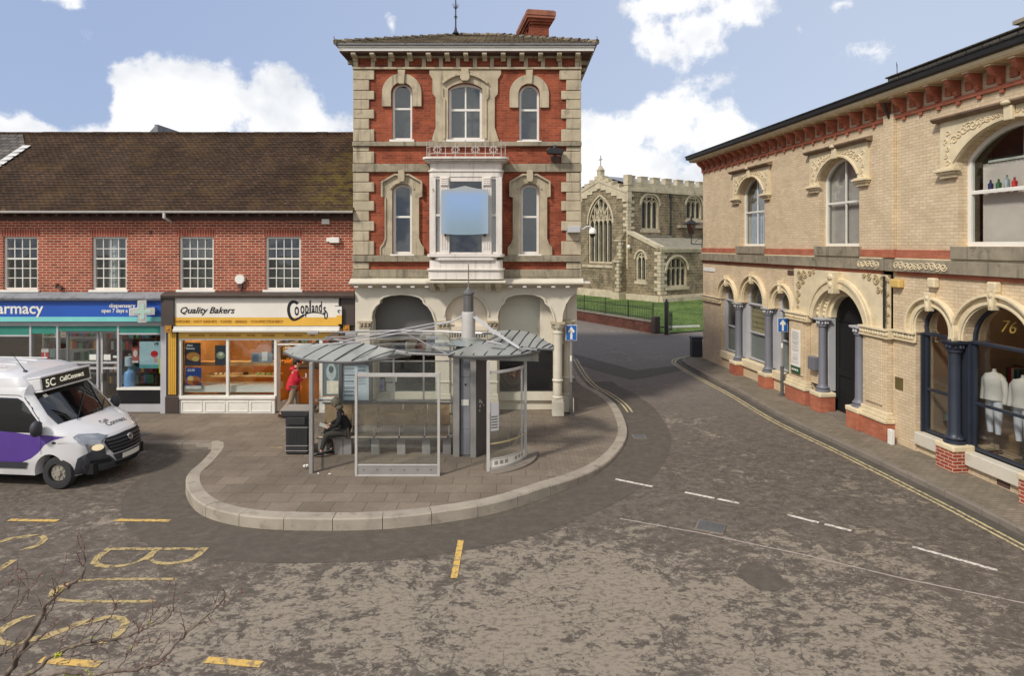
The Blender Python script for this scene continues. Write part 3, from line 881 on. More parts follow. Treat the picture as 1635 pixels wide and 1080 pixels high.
roof = rf.build('roof', G['tile'], LB, recalc=False)
rc = MB(); rr = random.Random(4)
x = LX0
while x < -.02:
    L = min(.44, -.005 - x); rc.box(x, x + L - .012, RY - .11, RY + .11, RZ - .05, RZ + .06 + rr.uniform(-.006, .006)); x += .44
rc.build('ridge_tiles', G['tile'], roof, bevel=.03)
# slate slope and lead flashing of the older roof at the far left end
sl = MB(); q = lambda x, f, up=.05: (x, EY + (RY - EY) * f, EZ + (RZ - EZ) * f + up)
sl.add([q(LX0, .0, .07), q(-12.6, .0, .07), q(-12.1, .5, .07), q(-12.05, .8, .07), q(-12.6, .965, .07), q(LX0, .965, .07)], [(0, 1, 2, 3, 4, 5)]); sl.build('slate_slope', G['slate'], roof)
fl = MB()
for k in range(9):
    f0 = .3 + k * .055; xx = -12.32 + k * .035
    fl.add([q(xx - .1, f0, .1), q(xx + .2, f0 + .01, .1), q(xx + .22, f0 + .05, .1), q(xx - .06, f0 + .05, .1)], [(0, 1, 2, 3)])
fl.build('flashing', G['gutter'], roof)
# soffit board, rafter feet, gutter
mb = MB(); mb.box(LX0, -.005, -.035, 0 - .002, lz(352), lz(343) + .04); mb.build('fascia_board', G['soffit'], LB)
mb = MB()
x = LX0 + .1
while x < -.1:
    mb.box(x, x + .055, -.34, -.037, EZ - .13, EZ - .03); x += .405
mb.build('rafter_feet', G['soffit'], LB)
gt = MB(); gt.T = Matrix()
prof = [(-.50 + .055 - .055 * math.cos(math.pi * k / 8), EZ - .055 * math.sin(math.pi * k / 8)) for k in range(9)]
gt.plate(prof + [(-.39, EZ + .015), (-.40, EZ + .015), (-.40, EZ - .0)] [::1], (), LX0, -.01, plane='yz')
gut = gt.build('gutter', G['gutter'], LB, smooth=40)
mb = MB(); mb.cyl((lx(275), -.44, EZ - .04), (lx(275), -.44, EZ - .2), .045); mb.cyl((lx(275), -.44, EZ - .18), (lx(275), -.06, EZ - .3), .04); mb.build('downpipe', G['gutter'], gut, smooth=40)
# alarm boxes, vents, bell
def wallbox(name, label, u0, u1, v0, v1, mat, d=.1, cat='box', group=None):
    t = MB(); t.box(lx(u0), lx(u1), -d, -.003, lz(v1), lz(v0)); o = t.build(name, G[mat], bevel=.01); o.location = LB.location
    return tag(o, label, cat, group)
wallbox('junction_box', 'small white box on the brick wall just under the gutter', 515, 527, 350, 358, 'white')
o = wallbox('floodlight', 'white security light on the brick wall right of the fourth window', 528, 543, 379, 388, 'white', .14, 'light')
t = MB(); t.box(lx(522), lx(527), -.07, -.003, lz(386), lz(380)); t.build('sensor', G['white'], o)
ob = thing('alarm_bell', 'white octagonal alarm bell box on brick wall above the bakery', 'alarm', (-4.72 + lx(385), 19.0, lz(446)))
t = MB(); t.plate([(.155 * math.cos(math.pi / 8 + k * math.pi / 4), .145 * math.sin(math.pi / 8 + k * math.pi / 4)) for k in range(8)], (), -.12, -.003); t.build('bell_box', G['white'], ob, bevel=.012)
t = MB(); t.plate([(-.075, -.15), (.075, -.15), (.04, -.3), (-.04, -.3)], (), -.09, -.003); t.build('bracket', G['soffit'], ob)
for (u, v, w_) in ((98, 459, 'rusty iron stub on the brick between the first two windows'), (241, 371, 'dark vent block in the brick right of the second window')):
    t = MB()
    if v > 400: t.T = Matrix.Translation((lx(u), 0, lz(v))) @ Matrix.Rotation(R(25), 4, 'Y'); t.box(-.11, .07, -.1, -.003, -.04, .035); t.box(-.13, -.09, -.12, -.003, -.02, .06)
    else: t.box(lx(u) - .04, lx(u) + .04, -.02, -.002, lz(v) - .06, lz(v) + .06); t.box(lx(u) - .03, lx(u) + .03, -.03, -.02, lz(v) - .045, lz(v) + .045)
    o = t.build('wall_vent', G['soffit']); o.location = LB.location; tag(o, w_, 'vent')
# telephone cable on the wall
t = MB(); t.tube([(lx(450), -.02, lz(349)), (lx(460), -.03, lz(356)), (lx(475), -.02, lz(357)), (lx(500), -.02, lz(357)), (lx(508), -.02, lz(352))], .009, 5); t.build('cable', G['iron'], LB)
# far roof shape peeping over the ridge
o = MB().plate([(lx(90), 9.0), (lx(127), 9.0), (lx(127), 9.62), (lx(122), 9.64)], (), 4.2, 5.6).box(lx(122), lx(128), 4.15, 5.65, 9.2, 9.68).build('roof_vent', G['lead']); o.location = LB.location
tag(o, 'grey wedge-shaped roof cowl peeping over the brown tiled ridge', 'roof vent')

# ---------------------------------------------------------------- pharmacy shopfront
PX0 = lx(-200)
floor_y = 4.6
def room(name, x0, x1, y0, y1, z0, z1, wallm, floorm, ceilm, parent):
    mb = MB()
    mb.box(x0, x1, y1, y1 + .05, z0, z1, 0); mb.box(x0 - .05, x0, y0, y1 + .05, z0, z1, 0); mb.box(x1, x1 + .05, y0, y1 + .05, z0, z1, 0)
    mb.box(x0 - .05, x1 + .05, y0, y1 + .05, z0 - .02, z0 - .003, 1); mb.box(x0 - .05, x1 + .05, y0, y1 + .05, z1 + .003, z1 + .03, 2)
    return mb.build(name, [wallm, floorm, ceilm], parent)
pf = MB()
# stall risers, pilasters, transom
pf.box(lx(-200), lx(95), -.01, .12, lz(659), lz(630)); pf.box(lx(190), lx(258), -.02, .12, lz(658), lz(645))
front_p = pf.build('shopfront', G['palegrey'], LB)
t = MB(); t.box(lx(259), lx(268), -.1, .12, .115, lz(520)); t.build('pilaster', G['palegrey'], front_p)
t = MB(); t.box(lx(190), lx(258), -.03, .12, lz(644.5), lz(623)); t.build('stall_riser', G['black'], front_p)
t = MB(); t.box(lx(188), lx(259), -.06, .14, lz(622.5), lz(619)); t.build('sill', G['white'], front_p)
t = MB()
for u in (-150, -90, 49, 92, 189): t.box(lx(u - 1.6), lx(u + 1.6), -.02, .08, lz(629) if u < 92 else (lz(659) if u < 150 else lz(619)), lz(520))
t.box(lx(-200), lx(259), -.015, .09, lz(520.5), lz(514)); t.box(lx(-200), lx(47.3), -.015, .06, lz(537.5), lz(535)); t.box(lx(190.7), lx(258), -.015, .06, lz(534.5), lz(532))
t.build('window_frame', G['palegrey'], front_p)
t = MB()
t.box(lx(-200), lx(91), .02, .028, lz(629), lz(520)); t.box(lx(190.6), lx(258), .02, .028, lz(619), lz(520))
t.build('pane', G['glass_s'], front_p)
t = MB(); t.box(lx(-200), lx(47), -.005, .015, lz(535), lz(521)); t.box(lx(51), lx(90), -.005, .015, lz(533), lz(521)); t.box(lx(94), lx(187), -.005, .015, lz(529), lz(521)); t.box(lx(191), lx(257), -.005, .015, lz(532), lz(521))
t.build('blind', G['teal'], front_p)
dr = MB()
for (a, b) in ((98, 150), (154, 187)):
    dr.plate(rect(lx(a), lx(b), .125, lz(531)), [rect(lx(a + 3), lx(b - 3), lz(640), lz(592)), rect(lx(a + 3), lx(b - 3), lz(589), lz(583)), rect(lx(a + 3), lx(b - 3), lz(580), lz(534))], .2, .26)
dr.box(lx(94), lx(187.4), .17, .3, lz(531) + .002, lz(529))
d = dr.build('door', G['palegrey'], front_p)
t = MB(); t.box(lx(99), lx(186), .225, .232, .2, lz(534)); t.build('pane', G['glass_s'], d)
t = MB(); t.box(lx(155.5), lx(159), .13, .2, lz(612), lz(598)); t.build('handle', G['steel'], d)
# fascia
fb = MB(); fb.box(lx(-200), lx(262), -.17, .1, lz(505), lz(480)); fas = fb.build('fascia_sign', G['blue'], LB)
t = MB(); t.box(lx(-200), lx(262.4), -.18, .1, lz(512.6), lz(505) - .002); t.build('aqua_strip', G['aqua'], fas)
text_mb('pharmacy', .47, (lx(26.5), -.178, lz(492.5)), bold=.008, sx=1.02).build('lettering', G['white'], fas)
text_mb('dispensary', .17, (lx(201), -.178, lz(487.5)), bold=.003, sx=1.1).build('lettering', G['white'], fas)
text_mb('open 7 days a week', .165, (lx(198), -.178, lz(495.5)), bold=.003, sx=.86).build('lettering', G['white'], fas)
# lead-topped cornice above the fascia
t = MB(); t.plate([(-.3, lz(478)), (-.003, lz(478)), (-.003, lz(466.5)), (-.05, lz(467.5)), (-.28, lz(474)), (-.32, lz(475))], (), lx(-200), lx(265), plane='yz'); t.box(lx(-200), lx(264), -.2, -.003, lz(480) + .003, lz(478) - .003)
t.build('cornice', G['lead'], LB)
# brown pilasters and bakery cornice
t = MB(); t.box(lx(264), lx(284), -.24, .1, lz(519), lz(475)); t.box(lx(269), lx(286), -.1, .1, .12, lz(519) - .003)
MB().box(lx(546), lx(568), -.14, .1, lz(519), lz(475)).box(lx(548), lx(568), -.06, .1, .12, lz(519) + .003).build('pilaster', G['brown'], LB, bevel=.01); t.box(lx(267), lx(289), -.13, -.1, .12, lz(632))
pil = t.build('pilaster', G['brown'], LB, bevel=.01)
t = MB()
for k in range(4): t.box(lx(272.5 + k * 3.2), lx(274.6 + k * 3.2), -.125, -.1, lz(629), lz(531))
t.build('gilt_flutes', G['gold'], pil)
for uu, yy in ((276, -.24), (555, -.14)):
    t = MB(); t.box(lx(uu - 5), lx(uu + 5), yy - .03, yy, lz(529), lz(519) + .01); t.ball((lx(uu), yy - .03, lz(524)), (.045, .025, .045)); t.build('rosette', G['golddark'], pil)
t = MB(); t.plate([(-.3, lz(475) + .004), (-.003, lz(475) + .004), (-.003, lz(465)), (-.04, lz(465.5)), (-.27, lz(469)), (-.32, lz(471))], (), lx(265) + .003, lx(569), plane='yz'); t.build('cornice', G['brown'], LB)

# ---------------------------------------------------------------- bakery shopfront
fb = MB(); fb.box(lx(284) + .002, lx(543), -.18, .1, lz(506), lz(474)); fas2 = fb.build('fascia_sign', mk('cream_fascia', (226, 219, 206), .5, .04, 1, bump=0), LB)
t = MB(); t.box(lx(284) + .002, lx(543), -.183, .1, lz(519), lz(506) - .002); t.build('gold_strip', G['gold'], fas2)
# swash logo, letters swelling at both ends
lg = MB(); word = 'ooplands'; xs_ = [477, 486, 493, 498.2, 503, 508.6, 514.4, 521]; hs_ = [.56, .52, .5, .5, .44, .42, .46, .46]; vs_c = [493.5, 491.5, 491, 489.5, 490.5, 490.5, 490, 493]
for k, ch in enumerate(word):
    m_ = text_mb(ch, hs_[k], (lx(xs_[k]), -.188, lz(vs_c[k])), bold=.006, sx=.45 if ch != 'l' else .7)
    lg.add(m_.v, m_.f)
def cub(p0, p1, p2, p3, n=16): return [tuple((1 - t) ** 3 * a + 3 * (1 - t) ** 2 * t * b + 3 * (1 - t) * t * t * c + t ** 3 * d_ for a, b, c, d_ in zip(p0, p1, p2, p3)) for t in [i / n for i in range(n + 1)]]
P_ = lambda u, v: (lx(u), lz(v))
cc = cub(P_(478.5, 484.5), P_(474, 478), P_(464, 480), P_(464, 494)) + cub(P_(464, 494), P_(464.5, 505), P_(470, 511), P_(475, 509.5))[1:] + cub(P_(475, 509.5), P_(487, 505), P_(488, 499), P_(502, 498))[1:] + cub(P_(502, 498), P_(512, 497.5), P_(518, 500), P_(521.5, 502))[1:] + cub(P_(521.5, 502), P_(520, 509), P_(525, 510), P_(525.5, 503))[1:] + cub(P_(525.5, 503), P_(525.5, 498), P_(523, 496), P_(521.5, 494))[1:]
m0 = len(cc); ws = []
for i in range(m0):
    f = i / m0; ws.append(.042 if f < .3 else (.032 if f < .42 else .015))
vs = []
for i, p in enumerate(cc):
    a, b = cc[max(i - 1, 0)], cc[min(i + 1, m0 - 1)]; dd = Vector((b[0] - a[0], b[1] - a[1])).normalized(); nn = Vector((-dd.y, dd.x)) * ws[i]
    for s_ in (-1, 1): vs.append((p[0] + nn.x * s_, -.189, p[1] + nn.y * s_))
lg.add(vs, [(2 * i, 2 * i + 1, 2 * i + 3, 2 * i + 2) for i in range(m0 - 1)])
lg.build('logo_lettering', G['black'], fas2)
text_mb('Quality Bakers', .27, (lx(334.5), -.187, lz(495)), shear=.35, bold=.003, sx=1.02).build('lettering', G['black'], fas2)
text_mb('SANDWICHES · HOT DRINKS · CAKES · BREAD · CONFECTIONERY', .105, (lx(362), -.19, lz(512.5)), bold=.002, sx=1.13).build('lettering', G['golddark'], fas2)
t = MB(); t.box(lx(283), lx(545), -.22, .05, lz(523), lz(520) ); t.plate([(-.26, lz(528.5)), (-.05, lz(528.5)), (-.05, lz(523.5)), (-.22, lz(523.5)), (-.27, lz(525))], (), lx(283), lx(545), plane='yz')
t.build('awning_cassette', G['white'], fas2)
bf = MB()
bf.box(lx(287), lx(440), -.08, .08, .12, lz(637)); 
for k in range(4):
    a = lx(292 + k * 36.5); b = lx(292 + 33 + k * 36.5); bf.plate(rect(a, b, lz(657), lz(640)), [rect(a + .03, b - .03, lz(657) + .03, lz(640) - .03)], -.095, -.08)
front_b = bf.build('shopfront', G['cream_w'] if 'cream_w' in G else G['white'], LB)
t = MB(); t.box(lx(285.5), lx(441.5), -.12, .1, lz(636.5), lz(632)); t.build('sill', G['white'], front_b, bevel=.01)
t = MB()
for u in (288.5, 364, 440.5): t.box(lx(u - 2), lx(u + 2), -.05, .05, lz(632) + .003, lz(541))
t.box(lx(286.5), lx(541), -.045, .05, lz(543), lz(540.6)); t.box(lx(442.6), lx(512), -.03, .05, lz(551), lz(549))
t.box(lx(510.5), lx(515.5), -.05, .05, .13, lz(543) - .003); t.box(lx(543), lx(547.5), -.05, .05, .13, lz(543) - .003); t.box(lx(515.5), lx(543), -.05, .05, .13, lz(634)); t.box(lx(515.5), lx(543), -.06, .05, lz(655), lz(652)); 
t.build('window_frame', G['white'], front_b)
t = MB(); t.box(lx(286.5), lx(541), -.06, .02, lz(540.4), lz(530)); val = t.build('valance', mk('pale_gold_panel', (226, 182, 84), .5, .04, 1, bump=0), front_b)
for (u, w_) in ((316, 'SANDWICHES'), (355, 'HOT & COLD DRINKS'), (380, 'CAKES'), (402, 'PASTIES'), (430, 'SAVOURIES'), (470, 'BREAD & ROLLS'), (500, 'PIES')):
    text_mb(w_, .085, (lx(u), -.066, lz(535.6)), bold=.001, sx=.9).build('lettering', G['golddark'], val)
t = MB(); t.box(lx(290), lx(362), 0, .008, lz(632), lz(543)); t.box(lx(366), lx(438.5), 0, .008, lz(632), lz(543)); t.box(lx(442.6), lx(510.4), 0, .008, lz(549), lz(543)); t.box(lx(515.6), lx(542.8), 0, .008, lz(634), lz(543)); t.build('pane', G['glass_s'], front_b)
# open door leaf, folded inwards
t = MB(); t.T = Matrix.Translation((lx(443.5), .06, 0)) @ Matrix.Rotation(R(72), 4, 'Z'); t.plate(rect(0, .95, .14, lz(552)), [rect(.09, .86, .4, lz(556))], 0, .045)
dl = t.build('door', G['white'], front_b)
t = MB(); t.T = Matrix.Translation((lx(443.5), .06, 0)) @ Matrix.Rotation(R(72), 4, 'Z'); t.box(.09, .86, .018, .024, .4, lz(556)); t.build('pane', G['glass_s'], dl)
# projecting sign
t = thing('hanging_sign', 'small white and gold projecting sign at the right end of the bakery fascia', 'sign', (-4.72, 19.0, 0))
MB().box(lx(538), lx(549), -.24, -.225, lz(488) - .006, lz(488) + .012).build('bracket', G['iron'], t)
MB().box(lx(541), lx(549), -.25, -.21, lz(502), lz(488) - .008).build('panel', G['white'], t)
MB().box(lx(541), lx(549), -.252, -.208, lz(516), lz(502) - .002).build('lower_panel', G['gold'], t)
text_mb('c', .2, (lx(545), -.256, lz(495)), bold=.004, rot=Matrix.Rotation(R(20), 4, 'Y')).build('lettering', G['iron'], t)
# pharmacy cross, projecting box sign in perspective
ct = thing('pharmacy_cross', 'white and green three dimensional cross sign on the blue fascia', 'sign', (-4.72, 19.0, 0))
c0x, c0z = lx(241), lz(495)
def cross(s, w): return [(-w, -s), (w, -s), (w, -w), (s, -w), (s, w), (w, w), (w, s), (-w, s), (-w, w), (-s, w), (-s, -w), (-w, -w)]
t = MB(); t.T = Matrix.Translation((c0x, -.46, c0z)) @ Matrix.Rotation(R(35), 4, 'Z'); t.plate(cross(.32, .105), (), -.1, .1); t.build('box', G['white'], ct)
gm = emitmat('green_cross_light', (186, 214, 198), .2)
t = MB(); t.T = Matrix.Translation((c0x, -.46, c0z)) @ Matrix.Rotation(R(35), 4, 'Z'); t.plate(cross(.22, .045), (), -.108, -.1); t.build('lit_face', gm, ct)
t = MB(); t.cyl((c0x + .1, -.42, c0z + .0), (c0x + .25, -.18, c0z), .03); t.build('bracket', G['steel'], ct)

# interiors
warmw = mk('warm_shop_wall', (214, 164, 104), .8, .12, 1.2, bump=0); woodf = mk('shop_floor', (132, 104, 80), .6, .1, 2, bump=0); ceilw = mk('shop_ceiling', (200, 190, 170), .8, .05, 1, bump=0)
phw = mk('pharmacy_wall', (150, 128, 104), .8, .15, .9, bump=0)
r1_ = room('shop_interior', lx(-200), lx(264), .3, 4.2, .12, lz(515), phw, woodf, ceilw, LB)
r2_ = room('shop_interior', lx(286), lx(545), .32, 3.6, .12, lz(528), warmw, woodf, ceilw, LB)
warm_l = emitmat('warm_ceiling_lamp', (255, 216, 160), 15.0); cool_l = emitmat('cool_ceiling_lamp', (255, 244, 226), 8.0)
for (x, y) in ((lx(310), 1.0), (lx(380), 1.0), (lx(330), 2.3), (lx(410), 2.3), (lx(480), 1.6), (lx(520), 2.4)):
    t = MB(); t.box(x - .45, x + .45, y - .09, y + .09, lz(528) - .05, lz(528) - .01); t.build('ceiling_lamp', warm_l, r2_)
for (x, y) in ((lx(-100), 1.5), (lx(0), 1.5), (lx(70), 2.6), (lx(130), 1.4), (lx(215), 1.4), (lx(170), 3.0)):
    t = MB(); t.box(x - .4, x + .4, y - .08, y + .08, lz(515) - .05, lz(515) - .01); t.build('ceiling_lamp', cool_l, r1_)
# pharmacy shelving seen through the doors
sh = MB(); rr = random.Random(11); 
cols_ = [mk('packet_%s' % n_, c_, .5, .1, 2, bump=0) for n_, c_ in (('white', (214, 212, 204)), ('blue', (84, 120, 170)), ('red', (176, 60, 56)), ('green', (96, 150, 116)), ('brown', (110, 78, 54)), ('yellow', (214, 180, 80)), ('black', (44, 42, 42)))]
def shelves(name, x0, x1, y0, z0, levels, dz, parent, label=None, seed=1, dens=.75, wood=0):
    rr = random.Random(seed); mb = MB()
    for k in range(levels):
        z = z0 + k * dz; mb.box(x0, x1, y0, y0 + .32, z, z + .025, wood)
        x = x0 + .02
        while x < x1 - .12:
            w = rr.uniform(.05, .13); h = rr.uniform(.35, .8) * dz
            if rr.random() < dens: mb.box(x, x + w * .9, y0 + .03, y0 + rr.uniform(.16, .28), z + .026, z + .026 + h, rr.randrange(len(cols_)))
            x += w
    mb.box(x0 - .03, x0, y0, y0 + .33, .14, z0 + levels * dz, wood); mb.box(x1, x1 + .03, y0, y0 + .33, .14, z0 + levels * dz, wood); mb.box(x0 - .03, x1 + .03, y0 + .33, y0 + .35, .14, z0 + levels * dz, wood)
    o = mb.build(name, cols_, parent)
    return o
s1 = shelves('display_shelf', lx(98), lx(182), 2.2, .5, 5, .38, None, seed=3, wood=4); s1.location = LB.location; tag(s1, 'tall shelf of mixed packets seen through the pharmacy doors', 'shelf')
s2 = shelves('display_shelf', lx(-10), lx(88), 2.0, .5, 5, .4, None, seed=5, wood=0, dens=.5); s2.location = LB.location; tag(s2, 'white shelving behind the left pharmacy window', 'shelf')
s3 = shelves('display_shelf', lx(200), lx(262), 1.9, .4, 4, .42, None, seed=6, wood=4); s3.location = LB.location; tag(s3, 'low brown shelf behind the right pharmacy window', 'shelf')
# bakery counters and window stages
bk = thing('display_counter', 'bakery window staging with glass shelves of bread and cakes', 'counter', (-4.72, 19.0, 0))
tim = mk('pale_shelf_wood', (214, 172, 112), .5, .08, 2, bump=0)
MB().box(lx(291), lx(438), .12, .75, .9, lz(628)).build('lower_stage', G['white'], bk)
MB().box(lx(322), lx(438), .25, .7, lz(605), lz(603)).build('glass_shelf', tim, bk)
MB().box(lx(291), lx(438), .55, .85, lz(590), lz(584)).build('upper_shelf', tim, bk)
crust = mk('bread_crust', (176, 110, 52), .7, .25, 9, bump=.01); cakem = mk('iced_cake', (228, 206, 176), .6, .1, 8, bump=.004); dcake = mk('dark_cake', (96, 48, 34), .6, .2, 8, bump=.004); gcake = mk('green_iced_cake', (150, 170, 86), .6, .2, 8, bump=.004)
rr = random.Random(8)
def goods(name, label, x0, x1, y, z, n, size, m, cat='bakery goods'):
    mb = MB()
    for k in range(n):
        x = x0 + (x1 - x0) * (k + .5) / n + rr.uniform(-.01, .01); yy = y + rr.uniform(-.05, .05)
        mb.ball((x, yy, z + size[2] * .8), (size[0] * rr.uniform(.85, 1.15), size[1], size[2] * rr.uniform(.85, 1.15)), 8, 6)
    o = mb.build(name, m, smooth=50); o.location = LB.location; return tag(o, label, cat, None, None)
for i_, (lab_, u0, u1, yy, vz, sz_, mm) in enumerate([
    ('long pale loaf at the left of the lower bakery stage', 322, 332, .3, 628, (.09, .06, .045), crust), ('round white bun on the bakery glass shelf, leftmost', 333, 339, .4, 603, (.05, .05, .04), cakem),
    ('second white bun on the bakery glass shelf', 340, 346, .4, 603, (.05, .05, .04), cakem), ('third white bun on the bakery glass shelf', 347, 353, .4, 603, (.05, .05, .04), cakem), ('fourth white bun on the bakery glass shelf, beside the window bar', 354, 361, .4, 603, (.055, .05, .045), cakem),
    ('dark chocolate cake on the upper bakery shelf, left one', 400, 410, .65, 584, (.09, .07, .06), dcake), ('dark chocolate cake on the upper bakery shelf, right one', 414, 424, .65, 584, (.09, .07, .06), dcake),
    ('green iced cake on the bakery glass shelf, left one', 400, 408, .4, 603, (.07, .06, .04), gcake), ('green iced cake on the bakery glass shelf, middle one', 410, 417, .4, 603, (.07, .06, .04), gcake), ('green iced cake on the bakery glass shelf, right one', 419, 426, .4, 603, (.07, .06, .04), gcake),
    ('golden flat loaf on the lower bakery stage beside the bar', 345, 358, .3, 628, (.12, .07, .04), crust), ('brown crusty loaf on the lower stage in the right window', 372, 386, .3, 628, (.12, .08, .05), crust), ('wide white tray bake on the lower stage', 400, 434, .35, 628, (.3, .12, .05), cakem),
    ('tall dark cake box on the glass shelf', 376, 388, .45, 603, (.1, .08, .05), dcake), ('row end loaf on the upper shelf in the left window', 326, 342, .65, 584, (.13, .08, .05), crust)]):
    goods('bread_roll' if mm is crust else 'cake', lab_, lx(u0), lx(u1), yy, lz(vz), 1, sz_, mm, 'bread' if mm is crust else 'cake')
ctr = thing('shop_counter', 'orange fronted serving counter inside the bakery doorway', 'counter', (-4.72, 19.0, 0))
org = mk('orange_counter', (226, 132, 40), .5, .1, 1.5, bump=0)
MB().box(lx(456), lx(540), 1.1, 1.7, .13, 1.25).build('base', org, ctr)
MB().box(lx(455), lx(541), 1.0, 1.75, 1.26, 1.31).build('top', G['brown'], ctr)
t = MB(); t.plate([(lx(458), 1.5), (lx(462), 1.38), (lx(508), 2.55), (lx(504), 2.7)], (), 1.5, 1.58); t.build('handrail', G['brown'], ctr)
MB().box(lx(372), lx(436), 1.5, 2.1, .13, 1.35).build('back_base', org, ctr)
b2_ = shelves('bread_rack', lx(372), lx(500), 3.1, .9, 4, .42, None, seed=9, wood=4); b2_.location = LB.location; tag(b2_, 'stocked shelves on the back wall of the bakery', 'shelf')

# posters: each one a thin sheet hung in a window
def poster(name, label, u0, u1, v0, v1, bg, shapes=(), y=.05, words=()):
    mats = [mk('print_' + name, bg, .5, .04, 3, bump=0)]
    mb = MB(); mb.box(lx(u0), lx(u1), y, y + .008, lz(v1), lz(v0), 0)
    for k, (sh_, c_) in enumerate(shapes):
        mats.append(mk('ink', c_, .5, .12, 9, bump=0)); m_i = len(mats) - 1; yy = y - .002 - .0015 * k
        if sh_[0] == 'r': mb.box(lx(sh_[1]), lx(sh_[2]), yy, yy + .001, lz(sh_[4]), lz(sh_[3]), m_i)
        else: mb.plate([(lx(sh_[1]) + sh_[3] * .019 * math.cos(a * .5236), lz(sh_[2]) + sh_[4] * .019 * math.sin(a * .5236)) for a in range(12)], (), yy, yy + .001, mi=m_i)
    o = mb.build(name, mats); o.location = LB.location; tag(o, label, 'poster')
    for (tx, u, v, s_, c_) in words:
        text_mb(tx, s_, (lx(u), y - .012, lz(v)), depth=.002, bold=.002).build('lettering', mk('lettering_ink', c_, .5, 0, 1, bump=0), o)
    return o
poster('poster', 'dark bakery poster with a flatbread picture, upper left of the window', 294, 319, 548, 585, (38, 46, 58), [(('e', 307, 570, 11, 7), (176, 120, 50)), (('e', 311, 574, 6, 4), (206, 170, 90)), (('r', 294, 319, 581, 585), (60, 60, 60))], words=[('New', 302, 552, .09, (230, 230, 230)), ('Savoury', 303, 557, .08, (230, 230, 230))])
poster('poster', 'blue bakery poster with a picture of pastries, lower left of the window', 295, 320, 588, 622, (40, 70, 140), [(('e', 308, 609, 12, 8), (178, 104, 52)), (('e', 303, 605, 5, 4), (222, 190, 130)), (('e', 312, 612, 6, 4), (120, 60, 36)), (('r', 295, 320, 617, 622), (226, 222, 214))], words=[('£3.50', 304, 592, .1, (235, 235, 235))])
poster('poster', 'round topped grey poster hanging in the middle of the bakery window', 342, 360, 552, 584, (52, 60, 66), [(('e', 351, 568, 7, 6), (140, 150, 110)), (('e', 351, 566, 4, 3), (206, 206, 190))])
poster('poster', 'wide pale poster board high in the right bakery window', 400, 434, 564, 580, (134, 140, 142), [(('r', 402, 412, 566, 578), (70, 86, 104)), (('r', 417, 426, 562, 577), (214, 210, 200))])
poster('poster', 'grey and white poster in the small white window right of the bakery door', 517, 541, 578, 632, (92, 110, 116), [(('e', 529, 594, 8, 14), (168, 178, 176)), (('e', 529, 590, 4, 6), (70, 84, 92)), (('r', 522, 541, 608, 629), (214, 208, 188))], y=-.02)
poster('poster', 'pale blue poster with a red rose picture in the pharmacy window', 221, 254, 546, 589, (176, 206, 214), [(('e', 245, 566, 6, 5.5), (196, 40, 40)), (('e', 247, 575, 3, 5), (214, 160, 150)), (('r', 221, 254, 583, 588.5), (90, 164, 160))], words=[('19', 248, 550, .14, (40, 40, 46))])
poster('poster', 'small red and white notice beside the rose poster', 209.5, 219.5, 556, 580, (176, 80, 74), [(('e', 214.5, 565, 3.5, 6), (224, 206, 200)), (('r', 209.5, 219.5, 577, 580), (224, 220, 214))])
poster('poster', 'red and white notice in the second pharmacy window pane', 64, 75.5, 558, 573, (206, 60, 64), [(('r', 64, 75.5, 558, 563), (226, 220, 216)), (('r', 69, 70.5, 563, 573), (226, 220, 216))])
poster('poster', 'small grey notice next to the red one in the pharmacy window', 77, 86, 558, 572, (110, 130, 126), [])
poster('sticker', 'round yellow sticker at the right edge of the pharmacy window', 253, 257.8, 572, 597, (222, 214, 60), [], y=.03)
poster('notice', 'square white notice on the left pharmacy door leaf', 136, 147, 568, 577, (222, 220, 212), [], y=.19)
poster('notice', 'square white notice on the right pharmacy door leaf', 159, 170, 568, 577, (218, 216, 206), [], y=.19)
poster('notice', 'long white card beside the square notice on the right pharmacy door', 174, 185, 570, 573.5, (206, 204, 196), [], y=.19)
wt_ = thing('water_bottle', 'pale blue water bottle shaped display behind the pharmacy window', 'bottle', (-4.72 + lx(201), 19.18, lz(619)))
MB().lathe(0, 0, [(.02, 0), (.15, .01), (.155, .4), (.12, .45), (.05, .5), (.05, .62), (.0, .63)], 16).build('bottle_body', mk('blue_plastic', (120, 168, 222), .3, .05, 2, bump=0), wt_, smooth=40)
MB().lathe(0, 0, [(.0, .631), (.13, .632), (.13, .9), (.0, .91)], 16).build('top_card', mk('pale_card', (186, 206, 220), .5, .05, 2, bump=0), wt_, smooth=40)
# ================================================================== tall red brick building with stone dressings in the middle
def mx(u): return (u - 567) * .0188
def mz(v): return 5.2 + (392 - v) * .0188
MBD = thing('corner_brick_building', 'tall three storey red brick building with stone quoins, white bay window and cream arcade', 'building', (-4.71, 18.8, 0))
W_ = mx(925); DEP = 9.5
SW = G['stone']; SD = G['stone_d']
# openings of the two upper floors
U3 = [(626, 658, 223, 150, 133), (716, 770, 223, 142, 133), (829, 861, 225, 152, 135)]
U2 = [(627, 658, 406, 303, 294), (831, 861, 406, 303, 294)]
holes = [arch(mx((a + b) / 2), mx(b) - mx(a), mz(z0), mz(zs), mz(zt) - mz(zs), 14) for a, b, z0, zs, zt in U3 + U2]
holes.append(rect(mx(700), mx(792), mz(408), mz(290)))
mb = MB(); mb.plate(rect(.003, W_ - .003, mz(456), mz(89.4)), holes, 0, .35)
mb.box(.003, .33, .352, DEP, 0.05, mz(89.4)); mb.box(W_ - .33, W_ - .003, .352, DEP, mz(456), mz(89.4)); mb.box(.33, W_ - .33, DEP - .3, DEP, 0.05, mz(89.4)); mb.box(W_ - .33, W_ - .003, 2.6, DEP, .05, mz(456) - .002)
mb.build('wall', G['brick_m'], MBD)
